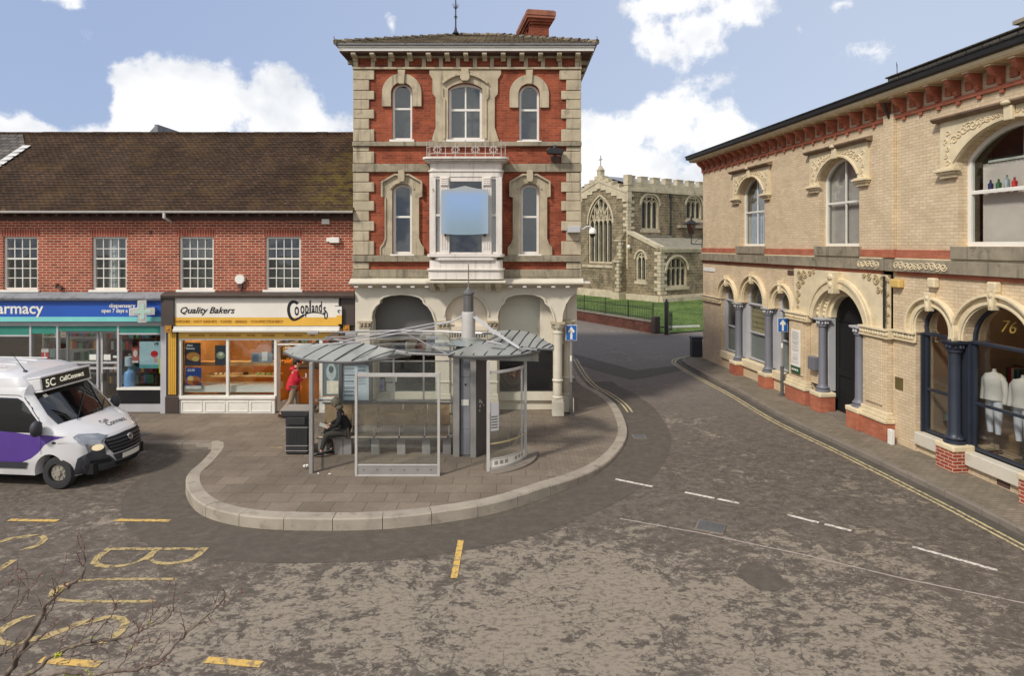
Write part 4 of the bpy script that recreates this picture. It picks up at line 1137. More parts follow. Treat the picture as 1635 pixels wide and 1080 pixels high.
# quoins: alternating long and short dressed blocks wrapping the corners
qb = MB(); rr = random.Random(2)
rows = [(112, 128), (128, 145), (145, 159.5), (159.5, 175), (175, 190), (190, 206.5), (206.5, 226.5)]
rows += [(234.5, 242), (242, 261.5)] + [(275.5, 291), (291, 307), (307, 321), (321, 337), (337, 353), (353, 369), (369, 385), (385, 407.5)] + [(418.5, 430)]
for i, (a, b) in enumerate(rows):
    long_ = i % 2 == 0
    e = .006; dd = -.055 - rr.uniform(0, .012)
    wl_ = mx(598) if long_ else mx(590)
    qb.box(-.05, wl_, dd, .0, mz(b) + e, mz(a) - e); qb.box(-.05, 0, 0.0, (.55 if not long_ else .35), mz(b) + e, mz(a) - e)
    wr = mx(896) if long_ else mx(904)
    if i == 0: wr = mx(893)
    qb.box(wr, W_ + .05, dd, .0, mz(b) + e, mz(a) - e); qb.box(W_, W_ + .05, 0.0, (.55 if not long_ else .35), mz(b) + e, mz(a) - e)
qb.build('quoins', SW, MBD, bevel=.018)
# string courses, running round the corners
def course(name, v0, v1, d, mat, x0=None, x1=None, prof=None):
    t = MB(); x0 = -.06 if x0 is None else x0; x1 = W_ + .06 if x1 is None else x1
    t.box(x0, x1, -d, -.0015 if prof is None else -.0015, mz(v1), mz(v0))
    t.box(x0, -.001, -.0015, DEP, mz(v1), mz(v0)); t.box(W_ + .001, x1, -.0015, DEP, mz(v1), mz(v0))
    return t.build(name, mat, MBD, bevel=.012)
course('string_course', 227, 234, .12, SD); course('string_course', 262, 275, .09, SD)
course('string_course', 408, 418, .12, SD); course('string_course', 430.5, 443, .07, SD)
course('string_course', 108, 111.5, .1, SW)
# eaves: panels, brackets, soffit, fascia
t = MB()
for k in range(14):
    u = 569 + k * (921 - 569) / 13
    t.box(mx(u) - .06, mx(u) + .06, -.06, -.002, mz(107.8), mz(93))
t.box(-.06, W_ + .06, -.05, -.002, mz(93) + .001, mz(89.3)); t.box(-.06, -.002, .0, DEP, mz(107.8), mz(89.3)); t.box(W_ + .002, W_ + .06, .0, DEP, mz(107.8), mz(89.3))
t.build('frieze', SW, MBD, bevel=.006)
for k in range(13):
    u = 568.5 + k * 29.4
    t = MB(); x = mx(u)
    t.plate([(-.36, mz(89.5)), (-.055, mz(89.5)), (-.055, mz(99)), (-.1, mz(99)), (-.13, mz(97)), (-.16, mz(95.5)), (-.3, mz(94.5)), (-.36, mz(92))], (), x - .07, x + .07, plane='yz')
    o_ = t.build('bracket', G['stone'], MBD, bevel=.01)
for sgn, xb in ((-1, 0), (1, W_)):
    for k in range(12):
        y = .5 + k * .75; t = MB(); a, b = sorted((xb + sgn * .062, xb + sgn * .34)); t.box(a, b, y - .07, y + .07, mz(95), mz(89.5)); t.build('bracket', G['stone'], MBD)
OV = .36
t = MB(); t.plate([(-OV, -OV), (W_ + OV, -OV), (W_ + OV, DEP + OV), (-OV, DEP + OV)], (), mz(89.2), mz(87.5), plane='xy')
t.build('soffit', G['soffit'], MBD)
t = MB()
def ring(t, d0, d1, z0, z1):
    t.box(-d1, W_ + d1, -d1, -d0, z0, z1); t.box(-d1, W_ + d1, DEP + d0, DEP + d1, z0, z1); t.box(-d1, -d0, -d0, DEP + d0, z0, z1); t.box(W_ + d0, W_ + d1, -d0, DEP + d0, z0, z1)
ring(t, .3, OV + .03, mz(87.4), mz(82)); ring(t, .3, OV + .06, mz(82) + .001, mz(79.5))
t.build('fascia', G['white'], MBD, bevel=.012)
t = MB(); ring(t, .3, OV + .12, mz(79.4), mz(76.5)); gm_ = t.build('gutter', G['lead'], MBD, bevel=.02)
# hipped slate roof with stone hips
zt = 12.62; e0 = OV + .12; ez = mz(77)
A = (-e0, -e0, ez); B = (W_ + e0, -e0, ez); Cc = (W_ + e0, DEP + e0, ez); Dd = (-e0, DEP + e0, ez)
R1 = (mx(712) + .2, 3.0, zt - .12); R2 = (mx(768) + .45, 3.0, zt - .12); R3 = (R2[0], DEP - 3.2, zt - .12); R4 = (R1[0], DEP - 3.2, zt - .12)
t = MB()
def courses(t, a, b, c, d, n):   # a-b eaves, d-c ridge
    a, b, c, d = map(Vector, (a, b, c, d)); nn = (b - a).cross(d - a).normalized()
    if nn.z < 0: nn = -nn
    for k in range(n):
        f0, f1 = k / n, (k + 1) / n
        p0 = a.lerp(d, f0) + nn * .03; p1 = b.lerp(c, f0) + nn * .03; p2 = b.lerp(c, f1); p3 = a.lerp(d, f1); q0 = a.lerp(d, f0); q1 = b.lerp(c, f0)
        t.add([p0, p1, p2, p3, q0, q1], [(0, 1, 2, 3), (4, 5, 1, 0)])
courses(t, A, B, R2, R1, 16); courses(t, B, Cc, R3, R2, 16); courses(t, Cc, Dd, R4, R3, 10); courses(t, Dd, A, R1, R4, 16)
t.add([R1, R2, R3, R4], [(0, 1, 2, 3)])
tlm = tilemat('pale_brown_tiles', (136, 124, 104), (112, 102, 88), (160, 150, 124), moss=False, bw=.3, rh=.2)
rfm = t.build('roof', tlm, MBD, recalc=False)
t = MB()
for (p, q_) in ((A, R1), (B, R2), (R1, R2), (R2, R3), (R1, R4)):
    p = Vector(p); q_ = Vector(q_); n = int((q_ - p).length / .36)
    for k in range(n):
        a = p.lerp(q_, k / n); b = p.lerp(q_, (k + .96) / n); t.cyl(a + Vector((0, 0, .04)), b + Vector((0, 0, .015)), .085, .07, 8)
t.build('hip_tiles', tlm, rfm, smooth=50)
for cx_ in ((-e0, -e0), (W_ + e0, -e0)):
    t = MB(); t.tube([(cx_[0] + .12 * (1 if cx_[0] < 0 else -1), cx_[1] + .1, ez + .07), (cx_[0], cx_[1], ez + .1), (cx_[0] - .02, cx_[1], ez + .2)], .012, 6); t.build('hip_iron', G['iron'], rfm)
# weathervane finial
t = MB(); fx, fy = (727 - 817.5) * .0214 + 4.71, 2.75
t.cyl((fx, fy, zt - .15), (fx, fy, zt + 1.5), .028, .016, 8); t.lathe(fx, fy, [(.02, zt - .18), (.12, zt - .12), (.05, zt - .02), (.03, zt + .1)], 10)
for k in range(6):
    a = k * 1.047; c_, s_ = math.cos(a), math.sin(a)
    t.tube([(fx, fy, zt + .72), (fx + .07 * c_, fy + .07 * s_, zt + .78), (fx + .12 * c_, fy + .12 * s_, zt + .9)], [.012, .01, .004], 5)
    t.tube([(fx, fy, zt + .5), (fx + .05 * c_, fy + .05 * s_, zt + .47), (fx + .06 * c_, fy + .06 * s_, zt + .4)], [.01, .008, .003], 5)
t.build('finial', G['iron'], MBD)
# chimney with corbelled cap
t = MB(); T_ = Matrix.Translation((5.52, 3.2, 11.4)) @ Matrix.Rotation(R(9), 4, 'Z'); t.T = T_
t.box(-.3, .3, -.9, .9, 0, 1.25); t.box(-.36, .36, -.96, .96, 1.25, 1.33)
for k in range(3):
    t.box(-.34, -.301, -.8 + k * .6, -.6 + k * .6, .95, 1.25)
t.box(-.42, .42, -1.02, 1.02, 1.33, 1.42)
ch = t.build('chimney', G['brick_m'], rfm)
t = MB(); t.T = T_; t.box(-.48, .48, -1.08, 1.08, 1.42, 1.5); t.box(-.5, .5, -1.1, 1.1, 1.504, 1.66); t.box(-.46, .46, -1.06, 1.06, 1.664, 1.70); 
# this is the stack's cap
o_ = t.build('chimney_cap', mk('weathered_terracotta', (146, 92, 70), .85, .2, 4, c2=(92, 66, 54), c2t=(.5, .7)), rfm, bevel=.01)

# ------------------------------------------------ windows, third floor
def surround(name, path, w0, w1, d, mat=None):
    t = MB(); t.band(path, w0, w1, -d, -.002); return t.build(name, mat or SW, MBD, bevel=.012)
for (a, b, z0, zs, ztp) in (U3[0], U3[2]):
    cx_ = mx((a + b) / 2); w = mx(b) - mx(a)
    f = sash(MBD, mx(a), mx(b), mz(z0), mz(ztp), 1, None, y=.1, fr=.065, top=(mz(zs), mz(ztp) - mz(zs)), split=.56, backing='dim', sillmat='white', backy=.33, mid=.06)
    p = [(cx_ + w / 2, mz(zs + 21))] + arc_only(cx_, w, mz(zs), mz(ztp) - mz(zs), 16) + [(cx_ - w / 2, mz(zs + 21))]
    p = [(x + (.02 if x > cx_ else -.02), z + .01) for x, z in p]
    surround('window_hood', p, -.0, -.27, .07)
    t = MB(); t.plate([(cx_ - .075, mz(135)), (cx_ + .075, mz(135)), (cx_ + .11, mz(113)), (cx_ - .11, mz(113))], (), -.13, -.003); t.build('keystone', SW, MBD, bevel=.01)
a, b, z0, zs, ztp = U3[1]; cx_ = mx((a + b) / 2)
sash(MBD, mx(a), mx(b), mz(z0), mz(ztp), 2, None, y=.1, fr=.08, bar=.045, top=(mz(zs), mz(ztp) - mz(zs)), split=.54, backing='dim', backy=.33, mid=.065)
outl = [(800, 112), (800, 119), (795, 127), (795, 150), (790, 156), (790, 204), (794, 216), (797, 226)]
outp = [(mx(u), mz(v)) for u, v in outl] 
left = [(2 * cx_ - x, z) for x, z in outp][::-1]
hole = arch(cx_, mx(b) - mx(a) + .01, mz(227), mz(zs), mz(ztp) - mz(zs) + .01, 14)
poly_ = outp[::-1] + [(2 * cx_ - x, z) for x, z in outp]
inner_arch = hole
# one outline: left foot, up, over the top, down the right, then back along the opening
outline = [(2 * cx_ - x, z) for x, z in outp][::-1] + outp
outline = outline + [(p[0], p[1]) for p in hole]
t = MB(); t.plate(outline, (), -.06, -.002); t.build('window_surround', SW, MBD)
t = MB(); t.band([(x, z + .12) for x, z in arc_only(cx_, mx(b) - mx(a) + .3, mz(zs), mz(ztp) - mz(zs) + .1, 14)], 0, -.07, -.15, -.061)
t.band([(cx_ - .62, mz(222)), (cx_ - .62, mz(160)), (cx_ - .68, mz(156)), (cx_ - .68, mz(141))], -.03, .03, -.1, -.061); t.band([(cx_ + .62, mz(222)), (cx_ + .62, mz(160)), (cx_ + .68, mz(156)), (cx_ + .68, mz(141))], -.03, .03, -.1, -.061)
t.build('hood_mould', SW, MBD, bevel=.01)
t = MB(); t.plate([(cx_ - .09, mz(131)), (cx_ + .09, mz(131)), (cx_ + .15, mz(126)), (cx_ + .12, mz(119)), (cx_ + .11, mz(111.6)), (cx_ - .11, mz(111.6)), (cx_ - .12, mz(119)), (cx_ - .15, mz(126))], (), -.2, -.155 + .09); t.build('keystone', SW, MBD, bevel=.015)
# ------------------------------------------------ second-floor side windows
for (a, b, z0, zs, ztp) in U2:
    cx_ = mx((a + b) / 2); w = mx(b) - mx(a)
    sash(MBD, mx(a), mx(b), mz(z0), mz(ztp), 1, None, y=.1, fr=.075, top=(mz(zs), mz(ztp) - mz(zs)), split=.535, backing='dark', backy=.33, mid=.06)
    o1 = [(12.5 + 16, 282), (29, 292), (30, 292), (30, 315), (24.5, 315), (24.5, 380), (28, 390), (33, 396), (33, 407.8)]
    o1 = [(11, 281), (23, 288), (30, 292), (30, 315), (25, 316), (25, 381), (28, 390), (33, 396), (33, 407.6)]
    rp = [(cx_ + k * .0188, mz(v)) for k, v in o1]; lp_ = [(cx_ - k * .0188, mz(v)) for k, v in o1[::-1]]
    outline = lp_ + rp + arch(cx_, w + .01, mz(407.6), mz(zs), mz(ztp) - mz(zs) + .005, 12)
    t = MB(); t.plate(outline, (), -.055, -.002); t.build('window_surround', SW, MBD)
    t = MB(); t.band([(cx_ + k * s_ * .0188, mz(v)) for s_, seq in ((-1, o1[:4][::-1]), (1, o1[:4])) for k, v in seq], 0, .055, -.13, -.056)
    for s_ in (-1, 1): t.band([(cx_ + s_ * k * .0188, mz(v)) for k, v in o1[4:]], -.0, .045 * s_, -.095, -.056)
    t.band([(x, z) for x, z in arc_only(cx_, w + .1, mz(zs), mz(ztp) - mz(zs) + .03, 12)], 0, -.045, -.09, -.056)
    t.build('hood_mould', SW, MBD, bevel=.008)
    t = MB(); t.plate([(cx_ - .07, mz(291)), (cx_ + .07, mz(291)), (cx_ + .1, mz(286)), (cx_ + .09, mz(273)), (cx_ - .09, mz(273)), (cx_ - .1, mz(286))], (), -.2, -.06); t.build('keystone', SW, MBD, bevel=.015)

# ------------------------------------------------ bay window
BD = .62
def bayplan(hw, d, r=.16, cx=None):
    cx = mx(746) if cx is None else cx
    pts = [(cx - hw, 0)]
    for k in range(6):
        a = math.pi + k * math.pi / 10; pts.append((cx - hw + r + r * math.cos(a), -d + r + r * math.sin(a) * 1.0))
    for k in range(6):
        a = 1.5 * math.pi + k * math.pi / 10; pts.append((cx + hw - r + r * math.cos(a), -d + r + r * math.sin(a)))
    pts.append((cx + hw, 0)); return pts
BAY = None
hwb = mx(746 + 56)-mx(746)
bay = MB(); bay.plate(bayplan(hwb + .05, BD), (), mz(444.5), mz(429), plane='xy'); bay.plate(bayplan(hwb + .02, BD - .02), (), mz(429) + .002, mz(415), plane='xy')
bayo = bay.build('bay_window', G['peel'], MBD, bevel=.012)
t = MB(); t.plate(bayplan(hwb + .08, BD + .05), (), mz(430.5), mz(428), plane='xy'); t.plate(bayplan(hwb - .15, BD + .06), (), mz(415) + .002, mz(410), plane='xy'); t.plate(bayplan(hwb + .07, BD + .08), (), mz(410) + .002, mz(405.5), plane='xy')
t.build('sill', G['peel'], bayo, bevel=.02)
t = MB(); t.plate(bayplan(hwb + .02, BD), (), mz(286), mz(278), plane='xy'); t.plate(bayplan(hwb + .05, BD + .03), (), mz(278) + .002, mz(275.5), plane='xy'); t.plate(bayplan(hwb, BD), (), mz(275.5) + .002, mz(264), plane='xy')
t.plate(bayplan(hwb + .06, BD + .08), (), mz(264) + .002, mz(262), plane='xy'); t.plate(bayplan(hwb + .14, BD + .16, .24), (), mz(262) + .002, mz(259.5), plane='xy'); t.plate(bayplan(hwb + .2, BD + .22, .26), (), mz(259.5) + .002, mz(256), plane='xy')
t.build('entablature', G['peel'], bayo, bevel=.015)
# bay timber frame: corner posts, mullions, side lights
t = MB(); cx_ = mx(746); z0, z1 = mz(405.4), mz(286) - .001
for s_ in (-1, 1):
    xo = cx_ + s_ * hwb
    for (ua, ub, da, db) in ((46.5, 56, -BD + .01, -BD + .13), (25, 40, -BD - .02, -BD + .1)):
        a, b = sorted((cx_ + s_ * ua * .0188, cx_ + s_ * ub * .0188)); t.box(a, b, da, db, z0, z1)
    a, b = sorted((xo, xo - s_ * .1)); t.box(a, b, -.12, -.002, z0, z1); t.box(a, b, -BD + .132, -BD + .2, z0, z1)
    a, b = sorted((cx_ + s_ * 40 * .0188, cx_ + s_ * 46.5 * .0188)); 
    t.box(a, b, -BD + .03, -BD + .09, mz(347), mz(343.5)); t.box(a, b, -BD + .03, -BD + .09, z0, z0 + .06); t.box(a, b, -BD + .03, -BD + .09, z1 - .06, z1)
    a, b = sorted((cx_ + s_ * 26.5 * .0188, cx_ + s_ * 38.5 * .0188)); t.box(a, b, -BD - .06, -BD - .022, mz(300), mz(287)); 
    for k in range(4): t.box(a + .02, b - .02, -BD - .075, -BD - .06, mz(289.5 + k * 3), mz(288 + k * 3))
    for k in range(3): a2 = a + .03 + k * .07; t.box(a2, a2 + .03, -BD - .035, -BD - .021, mz(398), mz(303))
t.box(cx_ - 25 * .0188, cx_ + 25 * .0188, -BD + .02, -BD + .09, mz(293), z1); t.box(cx_ - 25 * .0188, cx_ + 25 * .0188, -BD + .02, -BD + .09, z0, z0 + .05)
t.box(cx_ - 25 * .0188, cx_ + 25 * .0188, -BD + .03, -BD + .08, mz(347), mz(344))
t.build('frame', G['peel'], bayo, bevel=.006)
t = MB(); t.box(cx_ - hwb + .06, cx_ + hwb - .06, -BD + .055, -BD + .062, z0, z1)
for s_ in (-1, 1): a = cx_ + s_ * (hwb - .05); t.box(a - .004, a + .004, -BD + .2, -.1, z0, z1)
t.build('pane', G['glass'], bayo)
t = MB(); t.box(cx_ - hwb + .1, cx_ + hwb - .1, .36, .39, z0, z1); t.build('room_lining', G['dark'], bayo)
t = MB()
for s_ in (-1, 1):
    for k in range(4): x = cx_ + s_ * (.72 + k * .035); t.box(x - .012, x + .012, -BD + .1 + (k % 2) * .02, -BD + .12 + (k % 2) * .02, z0 + .06, z1 - .05)
t.build('curtain', G['blind'], bayo)
# corbels under the bay
t = MB(); t.box(mx(684), mx(808), -.74, -.003, mz(450), mz(446.5) + .0); t.build('corbel_shelf', G['cream'], MBD, bevel=.012)
for u in (692, 708, 780, 796):
    t = MB(); x = mx(u); t.plate([(-.68, mz(450) - .002), (-.003, mz(450) - .002), (-.003, mz(465)), (-.12, mz(465)), (-.2, mz(460)), (-.5, mz(457)), (-.6, mz(454))], (), x - .085, x + .085, plane='yz'); t.build('corbel', G['cream'], MBD, bevel=.01)
# little iron balcony rail above the bay
t = MB(); zr0 = mz(256); pl = bayplan(hwb + .1, BD + .1, .3)
def railpt(f, L=None):
    P = [Vector((p[0], p[1])) for p in pl]; tot = sum((b - a).length for a, b in zip(P, P[1:])); d = f * tot
    for a, b in zip(P, P[1:]):
        l = (b - a).length
        if d <= l: return a + (b - a) * (d / l)
        d -= l
    return P[-1]
P0 = [railpt(k / 60) for k in range(61)]
for zz, rr_ in ((.1, .012), (.3, .014)):
    t.tube([(p.x, p.y, zr0 + zz) for p in P0], rr_, 6)
for f in (.0, .13, .2, .335, .5, .665, .8, .87, 1.0):
    p = railpt(f); t.cyl((p.x, p.y, zr0), (p.x, p.y, zr0 + .47), .014, .009, 6); t.ball((p.x, p.y, zr0 + .47), .022, 6, 5)
for f in (.2675, .4175, .5825, .7325):
    p = railpt(f); t.cyl((p.x, p.y, zr0), (p.x, p.y, zr0 + .42), .012, .012, 6)
    for k in range(8):
        a = k * math.pi / 4; t.ball((p.x + .085 * math.cos(a), p.y, zr0 + .2 + .085 * math.sin(a)), .03, 6, 5)
    for k in range(12):
        a = k * math.pi / 6; b = a + math.pi / 6; t.cyl((p.x + .12 * math.cos(a), p.y, zr0 + .2 + .12 * math.sin(a)), (p.x + .12 * math.cos(b), p.y, zr0 + .2 + .12 * math.sin(b)), .008, .008, 5)
t.build('balcony_rail', mk('faded_pink_iron', (180, 166, 156), .6, .15, 5, bump=.001), MBD)
# pale blue board fixed across the bay
def boardmat():
    t = NT('pale_blue_board'); v = t.obj(); sp = t.n('ShaderNodeSeparateXYZ'); t.l(v, sp.inputs[0])
    k = t.smooth(sp.outputs[2], -.6, .3); n = t.noise(v, 1.2, 2, .4)
    c = t.mix(k, lin((128, 150, 160)), lin((138, 166, 204))); dx = t.math('ABSOLUTE', sp.outputs[0])
    c = t.mix(t.smooth(dx, .35, .75), c, lin((150, 168, 184))); c = t.mix(t.math('MULTIPLY', n, .25), c, lin((160, 180, 206)))
    c = t.mix(t.smooth(sp.outputs[2], .45, .68), c, lin((164, 166, 166)))
    return t.fin(c, .45, spec=.4)
bo = thing('agent_board', 'blank pale blue board fixed across the white bay window', 'sign', (-4.71 + mx(745.5), 18.8 - BD - .16, mz(340)))
pts_ = [(-.68, -.64), (-.3, -.67), (0, -.675), (.3, -.67), (.68, -.64), (.68, .62), (.34, .66), (.0, .735), (-.34, .66), (-.68, .62)]
MB().plate(pts_, (), -.03, .02).build('panel', boardmat(), bo, bevel=.006)
t = MB(); t.box(-.6, -.54, .021, .07, -.72, .5); t.box(.54, .6, .021, .07, -.72, .5); t.build('batten', G['soffit'], bo)

# ------------------------------------------------ ground-floor arcade
CR = G['cream']
HL = [(597, 649), (596, 514), (594.5, 508), (596, 498), (601, 489.5), (607, 485), (608, 479.5), (613, 475.5), (625, 472.5), (641, 471), (657, 472.5), (669, 475.5), (674, 479.5), (676, 485), (683, 490), (689, 499), (692, 508), (694, 514), (696, 649)]
HR = [(797, 649), (796.5, 514), (795, 507), (797, 497), (801, 489), (806, 484.5), (807, 479), (812, 475), (823, 471.5), (838, 470.5), (852, 471.5), (863, 475), (868, 479), (870, 485), (877, 491), (881, 500), (883, 508), (884, 514), (884, 649)]
HL = [(mx(u), mz(v)) for u, v in HL]; HR = [(mx(u), mz(v)) for u, v in HR]
hc = arch(mx(745), mx(778) - mx(712), mz(519), mz(505), mz(472) - mz(505), 16)
corner = [(mx(898), .13), (mx(898), mz(514)), (mx(899.5), mz(500)), (mx(904), mz(486)), (mx(911), mz(475)), (mx(921), mz(467)), (mx(923), mz(456))]
t = MB()
outer = [(mx(567) + .003, .13), (mx(597), .13)] + HL + [(mx(696), .13), (mx(797), .13)] + HR + [(mx(884), .13)] + corner + [(mx(567) + .003, mz(456) - .002)]
outer[-2] = (mx(923), mz(456) - .002)
# the openings run down to the ground
outer = [(.003, .13)] + [(mx(597), .13)] + HL[1:-1] + [(mx(696), .13)] + [(mx(797), .13)] + HR[1:-1] + [(mx(884), .13)] + corner[:-1] + [(mx(923), mz(456) - .002), (.003, mz(456) - .002)]
t.plate(outer, [hc], 0, .35)
arc = t.build('arcade', CR, MBD)
def side_arcade():
    t = MB(); X = W_ - .04
    # side return: arched opening to the porch then a plain wall
    yy = lambda k: .38 + k
    out = [(.36, mz(520)), (.36, mz(456) - .002), (2.6, mz(456) - .002), (2.6, .05), (2.3, .05), (2.3, mz(514)), (2.25, mz(500)), (2.0, mz(482)), (1.45, mz(472)), (.9, mz(482)), (.6, mz(500)), (.52, mz(520))]
    t.plate(out, (), X - .3, X, plane='yz'); return t.build('arcade', CR, MBD)
side_arcade()
t = MB(); t.band(arc_only(mx(745), mx(779) - mx(711), mz(505), mz(471) - mz(505), 18), 0, -.05, -.05, -.002)
t.band(HL[1:-1], .0, .055, -.055, -.002); t.band(HR[1:-1], .0, .055, -.055, -.002); t.band(corner[1:-1], 0, .045, -.04, -.002)
t.build('arch_moulding', CR, arc, bevel=.01)
t = MB(); t.box(mx(706), mx(784), .12, .16, mz(521), mz(466)); t.box(mx(711), mx(779), -.05, .1, mz(528), mz(521)); t.build('tympanum', mk('warm_cream', (214, 200, 178), .6, .06, 2, bump=.002), arc)
t = MB()
t.box(mx(714), mx(778), -.035, -.002, mz(531), mz(528) - .002); t.box(mx(714), mx(778), -.035, -.002, mz(542), mz(539))
k = 0
while 716 + k * 4.3 < 777:
    t.box(mx(715 + k * 4.3), mx(717 + k * 4.3), -.03, -.002, mz(539) + .001, mz(531) - .001); k += 1
t.build('grille', CR, arc)
MB().box(mx(715), mx(777), -.012, -.002, mz(540), mz(530)).build('grille_back', G['dark'], arc)
# main cornice with dentils over the arcade
t = MB(); t.plate([(-.003, mz(444)), (-.12, mz(444.5)), (-.3, mz(449)), (-.34, mz(449.5)), (-.34, mz(452.5)), (-.24, mz(455)), (-.1, mz(458)), (-.003, mz(459))], (), -.1, W_ + .1, plane='yz'); t.box(W_ + .0, W_ + .3, -.3, 3, mz(452.5), mz(449.5))
t.build('cornice', G['cream'], MBD, bevel=.008)
MB().box(-.06, W_ + .06, -.13, -.004, mz(448.5) + .06, mz(443.2) + .002).build('cornice_flashing', SD, MBD)
t = MB()
for rng in ((569, 682, 22.3), (812, 922, 22.5)):
    u = rng[0]
    while u < rng[1]: t.box(mx(u), mx(u + 6), -.28, -.1, mz(458.2), mz(455.2)); u += rng[2]
t.build('dentils', G['white'], MBD)
# pilasters and columns
def pilaster(u0, u1, name='pilaster', d=.1):
    t = MB(); a, b = mx(u0), mx(u1)
    t.box(a, b, -d, -.003, mz(628), mz(524)); t.box(a - .04, b + .04, -d - .04, -.003, mz(658) , mz(633)); t.box(a - .03, b + .03, -d - .03, -.003, mz(633) + .002, mz(628) - .002)
    t.box(a - .02, b + .02, -d - .02, -.003, mz(611), mz(608)); p = t.build(name, CR, MBD, bevel=.012)
    t = MB(); t.box(a - .05, b + .05, -d - .07, -.003, mz(515.5), mz(512.5)); t.box(a - .02, b + .02, -d - .02, -.003, mz(524) + .002, mz(521)); 
    n = max(2, int((b - a) / .09))
    for k in range(n):
        x = a + (b - a) * (k + .5) / n; t.ball((x, -d - .03, mz(518.5)), (.045, .04, .05), 8, 5)
    t.box(a + .01, b - .01, -d, -.004, mz(521) + .001, mz(515.5) - .001); t.build('capital', SW, p); return p
pilaster(575, 592); pilaster(699, 718, d=.07); pilaster(780, 794, d=.09)
def column(x, y, zt_, r=.14):
    t = MB(); z0 = .12
    t.box(x - .17, x + .17, y - .17, y + .17, z0, z0 + .42); t.box(x - .15, x + .15, y - .15, y + .15, z0 + .422, z0 + .5)
    t.lathe(x, y, [(.16, z0 + .502), (.17, z0 + .54), (.13, z0 + .58), (r, z0 + .62), (r * .97, z0 + 1.0), (r + .02, z0 + 1.01), (r + .03, z0 + 1.05), (r, z0 + 1.08), (r * .93, zt_ - .3), (r + .01, zt_ - .29), (r + .01, zt_ - .24), (r * .9, zt_ - .22), (r * .95, zt_ - .16), (r + .06, zt_ - .06), (r + .07, zt_)], 24)
    p = t.build('column', CR, MBD, smooth=35)
    t = MB(); t.box(x - .21, x + .21, y - .21, y + .21, zt_ + .001, zt_ + .05)
    for k in range(8):
        a = k * math.pi / 4; t.ball((x + .15 * math.cos(a), y + .15 * math.sin(a), zt_ - .1), (.05, .05, .06), 6, 5)
    t.build('capital', SW, p)
column(mx(890.5), -.02, mz(514) - .05); column(mx(907.5) + .02, .42, mz(514) - .02, .15)
# recessed shop walls behind the arches
def recess():
    y = .62
    MB().box(mx(570), mx(797), y, y + .06, mz(633), mz(450)).box(mx(797), mx(900), y, y + .06, mz(633), mz(450)).build('blind_wall', G['dim2'], MBD) if 0 else None
    t = MB(); t.box(mx(571), mx(704), y, y + .05, mz(548), mz(452)); t.build('blind_panel', mk('dark_grey_blind', (118, 116, 112), .8, .06, .8, bump=.001), MBD)
    wf = MB(); wf.box(mx(586), mx(704), y - .12, y + .06, mz(646), mz(633)); wf.box(mx(571), mx(704), y - .02, y + .05, .12, mz(646) - .002)
    for u in (592, 696): wf.box(mx(u), mx(u + 2.5) if u != 592 else mx(599), y - .03, y + .05, mz(633) + .002, mz(548) - .002)
    w = wf.build('shop_window', G['cream'], MBD)
    MB().box(mx(599), mx(704), y + .005, y + .012, mz(633), mz(548)).build('pane', G['glass_dk'], w)
    t = MB(); t.box(mx(571), mx(704), y + 2.2, y + 2.25, .12, mz(452)); t.box(mx(571), mx(704), y + .06, y + 2.2, .1, .13); t.build('room_lining', mk('very_dark_room', (40, 38, 38), .9, .2, 1, bump=0), w)
    t = MB(); t.box(mx(704), mx(797), .36, y + 1, .12, mz(452)); t.build('inner_pier', CR, MBD)
    t = MB(); t.box(mx(797) + .002, mx(863), y, y + .05, mz(553), mz(452)); t.box(mx(797) + .002, mx(863), y - .03, y - .002, mz(497), mz(493)); t.build('upper_panel', mk('cream_grey_panel', (206, 204, 188), .7, .05, 1, bump=.001), MBD)  # one even cream-grey tone over the whole panel
    t = MB(); t.box(mx(863), W_ - .35, .36, y + .3, mz(553), mz(452)); t.box(mx(863) - .06, mx(863), .6, y + .1, mz(553), mz(452)); t.build('inner_pier', CR, MBD)
    t = MB(); t.box(mx(797) + .002, W_ - .36, y - .15, y + .06, mz(646), mz(633)); t.box(mx(797) + .002, W_ - .36, y - .05, y + .05, .12, mz(646) - .002); w = t.build('shop_window', CR, MBD)
    MB().box(mx(797) + .002, W_ - .36, y + .005, y + .03, mz(633) + .002, mz(553) - .002).build('pane', mk('blacked_out_glass', (30, 30, 32), .12, .1, 2, bump=0, spec=.6), w)
    MB().box(.34, W_ - .36, .36, 2.6, mz(452) - .0, mz(449)).build('porch_ceiling', CR, MBD)
recess()
def mposter(label, u0, u1, v0, v1, c, c2=None):
    t = MB(); t.box(mx(u0), mx(u1), .60, .608, mz(v1), mz(v0)); mats = [mk('notice_paper', c, .5, .06, 3, bump=0)]
    if c2: t.box(mx(u0) + .02, mx(u1) - .02, .597, .599, mz(v1) + .04, mz((v0 + v1) / 2), 1); mats.append(mk('notice_print', c2, .5, .06, 8, bump=0))
    o = t.build('notice', mats); o.location = MBD.location; tag(o, label, 'notice')
mposter('lilac notice leaning at the left of the dark ground floor window behind the shelter', 594, 607, 612, 631, (170, 172, 206), (140, 140, 190))
mposter('square grey-white notice in the dark window behind the shelter', 609, 628, 603, 617, (186, 186, 178))
mposter('white notice below the square one in the dark window behind the shelter', 610.5, 625, 619, 634, (206, 206, 198))
for (u, v, l_) in ((655, 617, 'upper'), (655, 628, 'lower')):
    t = MB(); t.box(mx(u - 4), mx(u + 3), 1.3, 1.32, mz(v + .8), mz(v - .8)); o = t.build('price_label', G['white']); o.location = MBD.location; tag(o, '%s small white label strip deep in the dark window' % l_, 'label')
